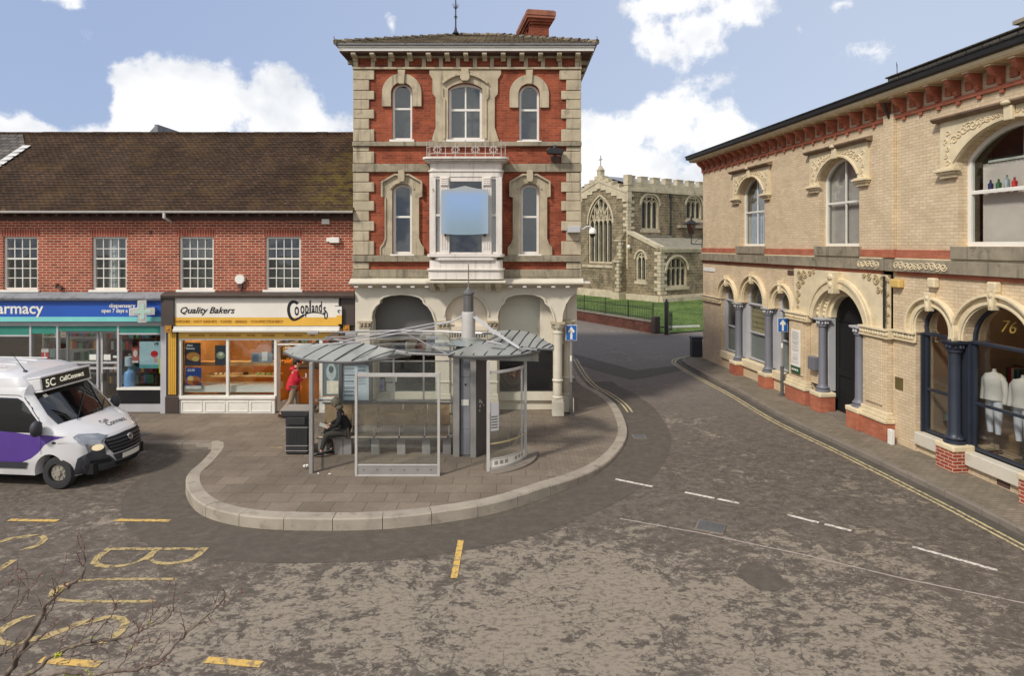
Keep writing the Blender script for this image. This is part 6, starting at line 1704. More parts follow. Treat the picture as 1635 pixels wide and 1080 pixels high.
# ------------------------------------------------ shop, right half
lights(SG, G['navy'], None, .6, interior='shop')
t = MB(); t.box(12.8, 12.85, .38, 3.4, .4, 4.4); t.box(17.4, 17.45, .38, 3.4, .4, 4.4); t.box(12.8, 17.45, 3.4, 3.45, .4, 4.4); t.box(12.8, 17.45, .381, 3.4, .55, .6); t.box(12.8, 17.45, .381, 3.4, 4.3, 4.35)
t.build('shop_interior', mk('brown_shop_room', (132, 110, 88), .85, .2, .8, bump=0), RB)
for (x, y) in ((13.6, 1.6), (15.1, 1.2), (16.4, 1.8), (15.4, 2.6)):
    MB().lathe(x, y, [(.0, 4.29), (.1, 4.28), (.1, 4.2), (.0, 4.19)], 12).build('ceiling_lamp', emitmat('shop_lamp', (255, 226, 190), 28.0), RB)
# mannequins and stock
skinm = mk('mannequin_white', (206, 198, 190), .5, .05, 3, bump=0); trous = mk('white_trousers', (214, 214, 222), .8, .05, 3, bump=.004); topm = mk('pale_knit_top', (212, 204, 196), .85, .07, 5, bump=.006)
def mannequin(x, y, label, seed):
    rr = random.Random(seed)
    m = thing('mannequin', label, 'mannequin'); rbplace(m)
    zb_ = .93
    t = MB(); t.cyl((x, y, .61), (x, y, .63), .16, .16, 16); t.cyl((x, y, .63), (x, y, zb_), .015); t.cyl((x, y, zb_ + .03), (x, y, zb_ + .8), .015); t.build('stand', G['iron'], m, smooth=40)
    t = MB()
    for s_ in (-1, 1): t.tube([(x + s_ * .08, y, zb_ + .86), (x + s_ * .1, y, zb_ + .7), (x + s_ * .11, y - .01, zb_ + .42), (x + s_ * .1, y, zb_ + .1)], [.1, .095, .075, .055], 12)
    t.ball((x, y, zb_ + .88), (.19, .12, .13), 14, 8); t.build('trousers', trous, m, smooth=60)
    t = MB(); t.lathe(x, y, [(.0, zb_ + .84), (.2, zb_ + .85), (.185, zb_ + 1.02), (.2, zb_ + 1.2), (.21, zb_ + 1.34), (.13, zb_ + 1.42), (.06, zb_ + 1.44), (.05, zb_ + 1.46)], 16)
    for s_ in (-1, 1): t.tube([(x + s_ * .17, y, zb_ + 1.36), (x + s_ * .25, y, zb_ + 1.25), (x + s_ * .28, y, zb_ + 1.05), (x + s_ * .29, y - .04, zb_ + .8)], [.06, .065, .055, .045], 10)
    t.build('top', topm, m, smooth=60)
    t = MB(); t.cyl((x, y, zb_ + 1.44), (x, y, zb_ + 1.52), .045, .035); t.build('neck', skinm, m, smooth=40)
mannequin(14.42, .58, 'headless mannequin in pale top and white trousers, left one in the shop window', 1)
mannequin(15.1, .6, 'headless mannequin in white outfit, right one in the shop window', 2)
cols2 = [mk('stock_%d' % k, c_, .6, .15, 6, bump=0) for k, c_ in enumerate(((176, 34, 52), (52, 48, 46), (110, 80, 52), (66, 124, 124), (196, 190, 178), (150, 120, 80), (60, 70, 60)))]
def stock(name, lab, cat, fn, mat):
    t = MB(); fn(t); o = t.build(name, mat, smooth=45); rbplace(o); return tag(o, lab, cat)
stock('handbag', 'dark red handbag high in the narrow shop window', 'handbag', lambda t: (t.box(13.0, 13.35, .8, .95, 2.1, 2.35), t.tube([(13.05, .87, 2.35), (13.1, .87, 2.5), (13.25, .87, 2.5), (13.3, .87, 2.35)], .012, 6)), cols2[0])
stock('scarf', 'pink scarf hanging beside the navy column in the narrow shop window', 'scarf', lambda t: t.tube([(13.62, .55, 2.35), (13.64, .56, 2.1), (13.6, .55, 1.9)], [.05, .07, .04], 8), cols2[0])
stock('chair', 'small wooden chair low in the narrow shop window', 'chair', lambda t: (t.box(13.2, 13.5, .6, .9, .95, .98), [t.box(a, a + .03, b, b + .03, .61, .95) for a in (13.2, 13.47) for b in (.6, .87)], t.box(13.2, 13.5, .87, .9, 1.1, 1.3), t.box(13.2, 13.23, .87, .9, .98, 1.3), t.box(13.47, 13.5, .87, .9, .98, 1.3)), cols2[4])
stock('vase', 'dark glass vase at the foot of the left mannequin', 'vase', lambda t: t.lathe(15.1, .7, [(.0, .61), (.06, .62), (.1, .72), (.05, .85), (.06, .9)], 14), cols2[3])
stock('teal_dress', 'teal dress hanging between the two mannequins', 'dress', lambda t: t.lathe(15.25, 1.05, [(.2, .85), (.16, 1.2), (.1, 1.5), (.14, 1.75), (.04, 1.85)], 12), cols2[3])
stock('camera_prop', 'grey box camera ornament held before the right mannequin', 'ornament', lambda t: (t.box(15.55, 15.8, .5, .62, 1.65, 1.82), t.cyl((15.67, .5, 1.73), (15.67, .44, 1.73), .05)), cols2[1])
stock('lamp', 'dark table lamp in the lower narrow shop window', 'lamp', lambda t: t.lathe(13.0, .7, [(.0, .61), (.08, .62), (.02, .66), (.02, .9), (.12, .92), (.07, 1.1)], 14), cols2[6])
for k, (x, y, lab) in enumerate(((13.3, 2.6, 'clothes rail of dark garments at the back of the narrow window'), (15.3, 2.4, 'clothes rail of mixed garments behind the mannequins'))):
    o = thing('clothes_rail', lab, 'clothes rail'); rbplace(o)
    t = MB(); t.cyl((x - .5, y, 2.2), (x + .6, y, 2.2), .015); t.cyl((x - .5, y, .6), (x - .5, y, 2.2), .015); t.cyl((x + .6, y, .6), (x + .6, y, 2.2), .015); t.build('frame', G['iron'], o)
    rr = random.Random(k); t = MB()
    for j in range(14):
        xx = x - .45 + j * .075; t.box(xx, xx + .05, y - .2, y + .2, rr.uniform(.9, 1.3), 2.15, rr.randrange(7))
    t.build('garments', cols2, o)
s4 = shelves('display_shelf', 14.3, 15.9, 2.9, 1.2, 6, .4, None, seed=12, wood=4, dens=.6); rbplace(s4); tag(s4, 'crowded wooden shelves on the back wall of the right-hand shop', 'shelf')
stock('book_stack', 'upright books behind the left mannequin at floor level', 'books', lambda t: [t.box(14.4 + .045 * j, 14.438 + .045 * j, .95, 1.15, .61, .95 + .03 * (j % 3)) for j in range(6)], cols2[5])

# street furniture of the right pavement
sign_post('one_way_sign', 'blue one-way arrow sign on a post before the third arched light', 9.12, 21.15, .12, 2.6)
bn = thing('litter_bin', 'dark blue-grey litter bin at the far corner of the buff building', 'bin', (8.42, 28.65, .12))
MB().box(-.24, .24, -.2, .2, 0, .82).build('body', mk('bin_blue_black', (42, 46, 54), .5, .1, 3, bump=0), bn, bevel=.03)
MB().box(-.26, .26, -.22, .22, .821, .92).box(-.22, .22, -.23, -.2, .68, .8).build('lid', mk('bin_lid', (56, 60, 68), .5, .1, 3, bump=0), bn, bevel=.03)
# wrought-iron lantern at the far corner
lt = thing('wall_lantern', 'black ornate lantern on an iron bracket at the far corner of the buff building', 'lamp', (8.1, 28.3, 5.2))
t = MB(); t.tube([(.5, 0, .05), (.1, 0, .05), (-.0, 0, .1)], .02, 8); t.tube([(.5, 0, .35), (.48, 0, -.2), (.5, 0, -.3)], .02, 6); t.tube([(.5, 0, .3), (.3, 0, .28), (.15, 0, .1)], .012, 6); t.cyl((0, 0, .05), (0, 0, .5), .02); t.build('bracket', G['iron'], lt)
t = MB(); t.lathe(0, 0, [(.1, .5), (.2, .95), (.0, .955)], 6); t.build('glass_cage', G['glass_dk'], lt)
t = MB(); t.lathe(0, 0, [(.32, .95), (.34, .97), (.3, 1.0), (.12, 1.12), (.05, 1.15), (.03, 1.3), (.0, 1.36)], 6)
for k in range(6):
    a = k * math.pi / 3; t.cyl((.1 * math.cos(a), .1 * math.sin(a), .5), (.2 * math.cos(a), .2 * math.sin(a), .95), .012, .012, 5); t.tube([(.3 * math.cos(a), .3 * math.sin(a), .97), (.38 * math.cos(a), .38 * math.sin(a), .99), (.4 * math.cos(a), .4 * math.sin(a), 1.06)], .012, 5)
t.build('frame', G['iron'], lt)

# ================================================================== church
CHT = thing('stone_church', 'old limestone church with pointed traceried window and battlemented parapet', 'church', (11.1, 60, 0), R(35))
FL, LM = G['flint'], G['lime']
def gothic_holes(): pass
def tracery(par, plane, c, w, z0, zs, rise, lights_, d0, d1, xform, name='church_window'):
    """stone bars and heads of a pointed window"""
    h = w / 2; t = MB(); t.T = xform
    out = gothic(c, w, z0, zs, rise, 9); inn = gothic(c, w - .3, z0 + .15, zs, rise - .2, 9)
    t.plate(out, [inn], d0 - .02, d1)
    hw = (w - .3) / 2
    def topz(x):
        rad = (hw * hw + (rise - .2) ** 2) / (2 * hw); ax = abs(x - c)
        v_ = rad * rad - (ax + rad - hw) ** 2
        return zs + math.sqrt(max(0, v_))
    for k in range(1, lights_):
        x = c - hw + 2 * hw * k / lights_; t.box(x - .055, x + .055, d0, d1 - .03, z0 + .15, topz(x) - (.0))
    n = lights_
    for k in range(n):     # cusped heads
        xc = c - hw + 2 * hw * (k + .5) / n; ww = 2 * hw / n
        zz = min(zs - .1, topz(xc) - .5)
        t.band(gothic(xc, ww, zz, zz, ww * .8, 4)[1:-1], -.04, .04, d0 + .005, d1 - .04)
    if n >= 4:
        for k in range(1, n):   # intersecting upper bars
            xk = c - hw + 2 * hw * k / n
            for s_ in (-1, 1):
                pts = []; 
                for j in range(7):
                    f = j / 6; x = xk + s_ * f * ww * 1.25; z = zs - .1 + (topz(xk) - zs) * (f ** .75) * .95
                    if z < topz(x) - .03 and abs(x - c) < hw: pts.append((x, z))
                if len(pts) > 2: t.band(pts, -.05, .05, d0 + .01, d1 - .045)
    f = t.build(name, LM, par)
    g = MB(); g.T = xform; g.plate(inn, (), d1 - .05, d1 - .03); g.build('pane', mk('leaded_glass', (52, 56, 56), .25, .2, 3, bump=.004, spec=.6), f)
    lb = MB(); lb.T = xform
    lb.band(gothic(c, w + .02, zs - .3, zs, rise, 9)[1:-1], -.02, -.2, d0 - .16, d0 + .02); lb.build('hood_mould', LM, f)
    s = MB(); s.T = xform; s.box(c - h - .15, c + h + .15, d0 - .14, d0 + .1, z0 - .28, z0 - .005); s.build('sill', LM, f)
I4 = Matrix()
# side (clerestory) wall, frontal plane y=0
sw = [(3.1, 2.55, 6.75, 9.15, .95), (9.75, 2.5, 7.9, 9.4, .8)]
t = MB(); t.plate(rect(0, 16, 0, 10.4), [gothic(c, w, z0, zs, ri, 9) for c, w, z0, zs, ri in sw], 0, .6)
# gable wall (plane x = 0), holes in (y, z)
gw = (3.9, 3.5, 3.4, 7.4, 2.75)
gz_ = [(0.601, 0), (8, 0), (8, 10.4), (3.96, 12.0), (0.601, 10.6)]
t.plate(gz_, [gothic(*gw, 10)], 0, .6, plane='yz')
t.box(15.4, 16, .6, 8, 0, 10.4); t.box(.6, 15.4, 7.4, 8, 0, 10.4)
t.build('wall', FL, CHT)
TG = Matrix(((0, 1, 0, 0), (1, 0, 0, 0), (0, 0, 1, 0), (0, 0, 0, 1)))    # swaps x and y: plate drawn in the gable plane
for c, w, z0, zs, ri in sw: tracery(CHT, 'xz', c, w, z0, zs, ri, 3, .12, .42, I4)
tracery(CHT, 'yz', *gw, 5, .15, .5, TG)
# parapets with merlons, coping, string course
t = MB(); t.box(-.12, 16, -.12, .5, 10.42, 10.75); t.box(-.06, 16, -.05, .45, 10.751, 11.35); 
k = 0; x = .0
while x < 15.5: t.box(x, x + .95, -.05, .45, 11.351, 11.85); t.box(x - .04, x + .99, -.1, .5, 11.852, 11.95); x += 1.75
t.box(-.12, .45, -.12, .5, 11.0, 12.0)
t.build('parapet', LM, CHT, bevel=.02)
t = MB(); dz = .0
steps = 5
for s_ in (-1, 1):
    for k in range(steps):
        y0 = 3.96 + s_ * (.25 + k * .76); y1 = y0 + s_ * .76; zb_ = 12.1 - (k + 1) * .33; a, b = sorted((y0, y1)); m_ = (a + b) / 2
        t.box(-.1, .45, a, b, zb_ - 1.05, zb_ + .05); 
        c0, c1 = (a, m_) if s_ > 0 else (m_, b); t.box(-.14, .49, c0, c1, zb_ + .051, zb_ + .45)
t.box(-.12, .47, 3.71, 4.21, 10.9, 12.75); t.box(-.16, .5, 3.66, 4.26, 12.751, 12.85)
t.plate([(3.7, 12.851), (4.22, 12.851), (3.96, 13.25)], (), -.05, .4, plane='yz')
pp = t.build('gable_parapet', LM, CHT, bevel=.02)
t = MB(); t.box(.14, .2, 3.93, 3.99, 13.15, 14.3); t.box(.14, .2, 3.72, 4.2, 13.85, 13.93); t.build('cross', G['stone_d'], pp)
t = MB(); t.band([(.0, 10.35), (3.96, 11.72), (8, 10.35)], -.12, .12, -.16, -.002); t.v = [Vector((v.y, v.x, v.z)) for v in t.v]; t.build('string_course', LM, CHT)
bx('sill_course', LM, (-.1, -.001, 1.5, 6.5, 2.95, 3.2), par=CHT)
# roof behind the parapet
t = MB(); t.add([(.4, .4, 11.2), (16, .4, 11.2), (16, 3.96, 12.25), (.4, 3.96, 12.25)], [(0, 1, 2, 3)]); t.add([(.4, 7.6, 11.2), (16, 7.6, 11.2), (16, 3.96, 12.25), (.4, 3.96, 12.25)], [(3, 2, 1, 0)]); t.build('roof', G['lead'], CHT)
# quoins at the near corner, buttress
t = MB(); rr = random.Random(6); z = 3.0; k = 0
while z < 10.2:
    h_ = rr.uniform(.26, .36); L = rr.uniform(.35, .5) if k % 2 else rr.uniform(.65, .95); t.box(-.04, L, -.04, .0, z, z + h_ - .02); t.box(-.04, .0, -.04, (1.05 - L), z, z + h_ - .02); z += h_; k += 1
t.build('quoins', LM, CHT, bevel=.015)
t = MB(); t.plate([(-.002, .1), (-1.0, .1), (-1.0, 3.6), (-.75, 4.0), (-.75, 5.6), (-.1, 6.6), (-.002, 6.6)], (), .2, 1.1, plane='xz'); t.build('buttress', FL, CHT)
t = MB(); t.box(-1.04, -.7, .16, 1.14, 3.58, 3.72); t.box(-.8, -.0, .16, 1.14, 5.6, 5.72); t.box(-1.12, -.0, .1, 1.2, .0, .7); t.build('buttress_course', LM, CHT, bevel=.02)
t = MB(); z = .8; k = 0
while z < 5.4:
    xx = -1.0 if z < 3.5 else -.75; t.box(xx - .03, xx + (.35 if k % 2 else .2), .17, .2, z, z + .28); t.box(xx - .03, xx, .2, .2 + (.3 if k % 2 else .5), z, z + .28); z += .34; k += 1
t.build('quoins', LM, CHT, bevel=.015)
# plinth
bx('plinth', LM, (-.35, -.001, 1.3, 8, .0, .55), (-.25, -.001, 1.3, 8, .551, .75), par=CHT)
# aisle: lean-to end wall (plane x=0 extended forward, y from -4.1 to 0) and front wall
t = MB(); ax0 = .002
t.plate([(-4.1, 0), (-.0, 0), (-.0, 6.3), (-.3, 6.3), (-4.1, 4.75)], [gothic(-1.65, 1.25, 1.85, 3.9, .75, 8)], ax0, .55, plane='yz')
fw = (2.2, 2.9, 1.35, 2.9, 1.25)
t.plate([(.55, 0), (12, 0), (12, 4.75), (.55, 4.75)], [arch(fw[0], fw[1], fw[2], fw[3], fw[4], 14), arch(8.6, 2.9, 1.35, 2.9, 1.25, 14)], -4.1, -3.6)
t.build('aisle_wall', FL, CHT)
TA = Matrix(((0, 1, 0, 0), (1, 0, 0, 0), (0, 0, 1, 0), (0, 0, 0, 1)))
tracery(CHT, 'yz', -1.65, 1.25, 1.85, 3.9, .75, 2, .12, .4, TA)
for c in (2.2, 8.6):
    t = MB(); ww = 2.9; out = arch(c, ww, 1.35, 2.9, 1.25, 14); inn = arch(c, ww - .3, 1.5, 2.9, 1.1, 14); t.plate(out, [inn], -4.0, -3.7)
    for k in (-1, 0, 1): x = c + k * .66; t.box(x - .05, x + .05, -3.98, -3.75, 1.5, 2.9 + 1.05 * math.sqrt(max(0, 1 - (k * .66 / 1.3) ** 2)))
    for k in range(4): t.band(gothic(c - .98 + k * .655, .62, 2.75, 2.75, .4, 4)[1:-1], -.035, .035, -3.97, -3.76)
    f = t.build('church_window', LM, CHT)
    MB().plate(inn, (), -3.76, -3.74).build('pane', mk('leaded_glass', (50, 50, 50), .25, .2, 3, bump=.004, spec=.6), f)
    t = MB(); t.band(arch(c, ww + .02, 1.35, 2.9, 1.25, 14)[1:-1], 0, -.2, -4.2, -4.05); t.build('hood_mould', LM, f); MB().box(c - 1.6, c + 1.6, -4.22, -3.9, 1.1, 1.34).build('sill', LM, f)
t = MB(); t.box(-.05, 12, -4.2, -4.101, 4.55, 4.75); t.box(-.1, 12, -4.25, -3.7, 4.751, 4.98); 
t.T = None
t.build('parapet', LM, CHT, bevel=.02)
t = MB(); t.band([(-4.15, 4.95), (-.3, 6.45), (.0, 6.45)], -.22, .12, -.1, .5); t.v = [Vector((v.y, v.x, v.z)) for v in t.v]; t.build('parapet', LM, CHT)
t = MB(); t.add([(.4, -4.0, 4.85), (12, -4.0, 4.85), (12, -.0, 6.0), (.4, -.0, 6.0)], [(0, 1, 2, 3)]); t.box(1.2, 6.2, -.12, -.002, 6.02, 6.2); t.build('aisle_roof', mk('old_lead_roof', (132, 126, 110), .8, .12, 1.5, c2=(96, 92, 80)), CHT)
t = MB(); z = .7; k = 0
while z < 4.5:
    L = .45 if k % 2 else .8; t.box(-.04, L, -4.14, -4.1, z, z + .3); t.box(-.04, .002, -4.14, -4.1 + (1.2 - L), z, z + .3); z += .33; k += 1
t.build('quoins', LM, CHT, bevel=.015)
bx('plinth', LM, (-.2, 12, -4.5, -4.101, .0, .45), (-.12, 12, -4.3, -4.101, .451, .62), (-.3, .0, -4.1, .0, .0, .6), par=CHT)
t = MB(); t.cyl((6.0, -.1, 6.2), (6.0, -.1, 10.3), .08); t.box(5.85, 6.15, -.2, -.02, 10.0, 10.35); t.build('rainwater_pipe', G['iron'], CHT)
t = MB(); t.lathe(-.4, -.5, [(.0, 4.9), (.16, 4.95), (.18, 5.15), (.1, 5.25), (.0, 5.26)], 12); t.build('security_light', G['white'], CHT)
bx('ledge', G['stone_d'], (7.0, 14, -.5, -.002, 7.0, 7.25), par=CHT)

# churchyard wall with railings, gate
wl0 = Vector((8.55, 36.9)); wl1 = Vector((-6.0, 62.5)); dv = (wl1 - wl0); Lw = dv.length; ang = math.atan2(dv.y, dv.x)
cw = thing('churchyard_wall', 'low dark brick churchyard wall with stone coping and black iron railings', 'wall', (wl0.x, wl0.y, 0), ang)
MB().box(.3, Lw, -.15, .15, 0, .62).build('brickwork', G['brick_wall'], cw)
MB().box(.32, Lw, -.2, .2, .621, .72).build('coping', G['kerb_d'], cw, bevel=.02)
MB().box(-.05, .298, -.2, .2, 0, 1.0).build('end_pier', mk('dark_pier', (62, 54, 48), .85, .15, 3), cw, bevel=.02)
t = MB(); x = .45; k = 0
while x < 22:
    t.cyl((x, 0, .72), (x, 0, 1.5), .014, .01, 5, caps=False); t.cyl((x, 0, 1.5), (x, 0, 1.62), .022, .001, 5, caps=False); x += .16
t.box(.3, 22, -.02, .02, 1.38, 1.42); t.box(.3, 22, -.02, .02, .82, .86)
for x in (.35, 2.6, 4.9, 7.2, 9.5, 11.8, 14.1): t.cyl((x, 0, .72), (x, 0, 1.75), .03, .03, 6); t.cyl((x, 0, 1.75), (x, 0, 1.82), .045, .01, 6)
t.build('railings', G['iron'], cw)
MB().box(10.2, 10.9, .2, .24, .2, .75).build('notice_plate', G['stone_w'], cw).location = (0, 0, 0)
gt_ = thing('churchyard_gate', 'black iron churchyard gate on a tall iron post', 'gate', (8.98, 36.4, 0), R(62))
MB().box(-.1, .1, -.1, .1, 0, 1.85).lathe(0, 0, [(.13, 1.851), (.12, 1.92), (.05, 1.97), (.07, 2.03), (.0, 2.1)], 12).build('post', G['iron'], gt_)
t = MB()
for k in range(9): x = .2 + k * .13; t.cyl((x, 0, .12), (x, 0, 1.15 + .2 * (1 - (k / 8) )), .012, .012, 5)
t.box(.12, 1.3, -.015, .015, .2, .24); t.box(.12, 1.3, -.015, .015, 1.05, 1.09); t.box(1.28, 1.32, -.02, .02, .1, 1.25); t.tube([(.12, 0, 1.4), (.6, 0, 1.25), (1.3, 0, 1.2)], .015, 5)
t.build('leaf', G['iron'], gt_)
0 and sheet('path', [(8.75, 36.7), (9.25, 36.5), (12.5, 44), (15, 48), (14, 49), (11.6, 45)], .075, mk('gravel_path', (150, 142, 128), .9, .1, 2))
bb = thing('grass_edging', 'thin pale edging board lying across the churchyard grass', 'edging', (10.6, 39.0, .08), R(15))
MB().box(-1.2, 1.2, -.06, .06, 0, .12).build('board', G['gutter'], bb)
MB().box(-2.0, .6, .25, .31, 0, .08).build('dark_board', G['iron'], bb)
# a plain brick house row closing the view down the lane and behind the left building
hb = thing('background_house', 'plain brick house with grey roof far down the lane behind the tall building', 'house', (-16, 34, 0))
t = MB(); t.plate(rect(0, 13, 0, 5.6), [rect(x, x + 1, 3.4, 4.8) for x in (1.5, 4.5, 8, 10.8)], 0, .3); t.box(0, .3, .3, 7, 0, 5.6); t.box(12.7, 13, .3, 7, 0, 5.6); t.build('wall', G['brick_l'], hb)
for x in (1.5, 4.5, 8, 10.8): sash(hb, x, x + 1, 3.4, 4.8, 2, (2, 2))
t = MB(); t.add([(-.2, -.3, 5.6), (13.2, -.3, 5.6), (13.2, 3.5, 8.2), (-.2, 3.5, 8.2), (-.2, 7.3, 5.6), (13.2, 7.3, 5.6)], [(0, 1, 2, 3), (3, 2, 5, 4), (0, 3, 4), (1, 5, 2)]); t.build('roof', G['slate'], hb)
# ================================================================== bus shelter on the island
SO = Vector((-2.0, 15.0, .17))
SH = thing('bus_shelter', 'grey steel and glass bus shelter with ribbed leaf-shaped canopies and a central mast', 'bus shelter', tuple(SO))
G['fr'] = mk('screen_frame_steel', (176, 172, 166), .45, .06, 3, bump=0)
TS = Matrix.Translation(-SO)
def SB():
    t = MB(); t.T = TS; return t
def W(u, v, z):       # point at height z seen from the survey station
    Y = (5.2 - z) * 1000 / (v - 392); return Vector(((u - 817.5) / 1000 * Y, Y, z))
def wing(name, outer, inner, n, label=None):
    """standing-seam canopy blade between two edge curves"""
    o = catmull(outer, 8); i_ = catmull(inner, 8)
    def at(P, f):
        k = f * (len(P) - 1); a = int(min(k, len(P) - 2)); return P[a].lerp(P[a + 1], k - a)
    m = 40; t = SB(); vs = []
    th = Vector((0, 0, -.05))
    for k in range(m + 1):
        f = k / m; a, b = at(o, f), at(i_, f); c = a.lerp(b, .5) + Vector((0, 0, .015 * (b - a).length))
        vs += [a, c, b, b + th, c + th, a + th]
    fs = []
    for k in range(m):
        for j in range(6): fs.append((k * 6 + j, (k + 1) * 6 + j, (k + 1) * 6 + (j + 1) % 6, k * 6 + (j + 1) % 6))
    fs += [(0, 1, 2, 3, 4, 5), tuple(m * 6 + j for j in (5, 4, 3, 2, 1, 0))]
    t.add(vs, fs); w = t.build(name, G['zinc'], SH, smooth=30)
    t = SB()
    for k in range(1, n):
        f = k / n; a, b = at(o, f), at(i_, min(.985, f + .15)); c = a.lerp(b, .5) + Vector((0, 0, .02 * (b - a).length)); up = Vector((0, 0, .014))
        if (b - a).length > .12: t.tube([a + up, c + up, b + up], .013, 5)
    t.build('seams', G['seam'], w)
    t = SB(); t.tube([p + Vector((0, 0, -.03)) for p in o], .03, 6); t.build('edge_trim', G['steel_d'], w, smooth=50); return w
V = Vector
wing('canopy', [W(453, 561, 2.7), W(470, 569, 2.7), W(497, 574.5, 2.68), W(530, 577, 2.68), W(565, 577, 2.68), W(600, 573.5, 2.7), W(640, 568, 2.75), W(655, 566, 2.78)],
     [W(456, 559, 2.72), W(478, 551, 2.9), W(510, 548.5, 2.95), W(545, 548.5, 2.96), W(577, 549, 2.96), W(605, 555, 2.92), W(640, 562, 2.85), W(657, 565, 2.8)], 9)
wing('canopy', [W(716, 567, 2.75), W(748, 568, 2.72), W(777, 568, 2.72), W(812, 567, 2.72), W(838, 564.5, 2.72), W(861, 560, 2.72)],
     [W(718, 564, 2.78), W(742, 555, 2.9), W(775, 545, 3.0), W(808, 550, 2.9), W(838, 555, 2.8), W(862, 559.4, 2.73)], 8)
wing('canopy', [W(786, 549, 2.72), W(812, 551.5, 2.7), W(844, 554.5, 2.7), W(866, 556, 2.7), W(884, 556.5, 2.7)],
     [W(790, 529, 2.9), W(812, 527.5, 2.92), W(842, 530.5, 2.9), W(866, 541, 2.8), W(885, 554, 2.71)], 8)
# thick box fascia at the right end
t = SB(); e = [W(716, 569, 2.70), W(777, 570, 2.67), W(838, 567, 2.67), W(860, 562, 2.67)]
vs = []; 
for k, p in enumerate(catmull(e, 4)):
    d_ = .04 + .20 * (k / 12) ** 1.5
    vs += [p, p - V((0, 0, d_)), p + V((-.05, .3, -d_)), p + V((-.05, .3, 0))]
n_ = len(vs) // 4
t.add(vs, [(4 * k + j, 4 * k + 4 + j, 4 * k + 4 + (j + 1) % 4, 4 * k + (j + 1) % 4) for k in range(n_ - 1) for j in range(4)] + [(0, 1, 2, 3), tuple(4 * (n_ - 1) + j for j in (3, 2, 1, 0))])
t.build('fascia', G['zinc'], SH, bevel=.006)
# glass roof between the blades, with its steel rim and cross bars
gp = [W(577, 549, 2.93), W(612, 557, 2.88), W(655, 565, 2.80), W(716, 567, 2.76), W(745, 556, 2.85), W(775, 546, 2.95), W(800, 534, 3.0), W(735, 531, 3.0), W(640, 528, 3.0), W(540, 531, 3.0), W(520, 540, 2.97)]
t = SB(); cg = sum(gp, V()) / len(gp) + V((0, 0, .06)); t.add(gp + [cg], [(k, (k + 1) % len(gp), len(gp)) for k in range(len(gp))])
gr_ = t.build('glass_roof', G['glass_sh'], SH)
t = SB(); t.tube(gp + [gp[0]], .028, 6)
for k in (3, 8): t.tube([cg, gp[k]], .016, 5)
t.tube([W(520, 540, 3.0), W(640, 533, 3.03), W(690, 534, 3.03)], .02, 6); t.build('roof_frame', G['steel'], gr_, smooth=50)
t = SB(); c0 = V((-1.72, 14.75, 2.86)); t.lathe(c0.x, c0.y, [(.42, 2.83), (.3, 2.93), (.2, 3.06), (.16, 3.1)], 16); t.build('skylight_hood', G['glass_sh'], gr_, smooth=50)
for i, (u, v, s_) in enumerate(((500, 526, 1), (561, 528, 1), (690, 534, 1))):
    p = W(u, v + 8, 2.98); t = SB(); t.box(p.x - .14, p.x + .14, p.y - .05, p.y + .05, p.z, p.z + .07); t.build('clamp', G['steel'], gr_, bevel=.01)
# ring beam underneath
t = SB(); t.tube([V((-4.5, 14.1, 2.62)), V((-3.4, 14.3, 2.74)), V((-2.2, 14.6, 2.74)), V((-.9, 14.7, 2.66)), V((.35, 14.8, 2.62))], .05, 8); t.tube([V((-4.8, 15.4, 2.62)), V((-3.0, 15.5, 2.74)), V((-1.2, 15.5, 2.74)), V((.6, 15.7, 2.62))], .05, 8)
for x in (-3.9, -2.9, -1.9): t.tube([V((x, 14.25, 2.71)), V((x, 15.45, 2.72))], .03, 6)
t.build('roof_beams', G['steel_d'], SH, smooth=50)
# mast
mxx, myy = -1.05, 15.1
t = SB(); t.lathe(mxx, myy, [(.12, 2.6), (.12, 4.03)], 12); 
mast = t.build('mast', G['steel_d'], SH, smooth=30)
t = SB(); t.lathe(mxx, myy, [(.165, 2.86), (.165, 3.56), (.15, 3.6), (.12, 3.605)], 20); t.build('sleeve', G['fr'], mast, smooth=35)
t = SB(); t.lathe(mxx, myy, [(.145, 4.031), (.14, 4.07), (.05, 4.15), (.015, 4.2), (.01, 4.75)], 14); t.build('spire', G['steel_d'], mast, smooth=35)
t = SB(); t.lathe(mxx, myy, [(.17, 2.84), (.5, 2.84), (.45, 2.87), (.19, 2.99)], 20); t.build('mast_flashing', G['zinc'], mast, smooth=35)
t = SB()
a = V((mxx - .15, myy - .05, 3.5)); b = V((mxx - .42, myy - .12, 3.36)); c = V((mxx - .75, myy - .2, 3.32)); d = W(548, 547, 2.99)
t.tube([a, b], .02, 6); t.tube([b, c], .03, 6)
for o_ in (-.035, .035): t.tube([c + V((0, o_, o_)), d + V((0, o_, o_))], .013, 6)
d2 = W(455, 556, 2.76); t.tube([d, W(500, 553, 2.9), d2], .014, 6)
a = V((mxx + .13, myy - .08, 3.5)); e = W(829, 556, 2.83); m_ = a.lerp(e, .42) + V((0, 0, -.03))
for o_ in (-.05, .05): t.tube([a + V((0, o_, o_ * .3)), m_ + V((0, o_, o_ * .3)), e + V((.0, o_ * 1.4, 0))], .02, 6)
t.tube([e + V((0, -.07, 0)), W(857, 559, 2.76)], .018, 6); t.tube([W(778, 546, 3.02), W(800, 550, 2.95)], .03, 6)
t.build('tie_rods', G['palegrey'], SH, smooth=50)
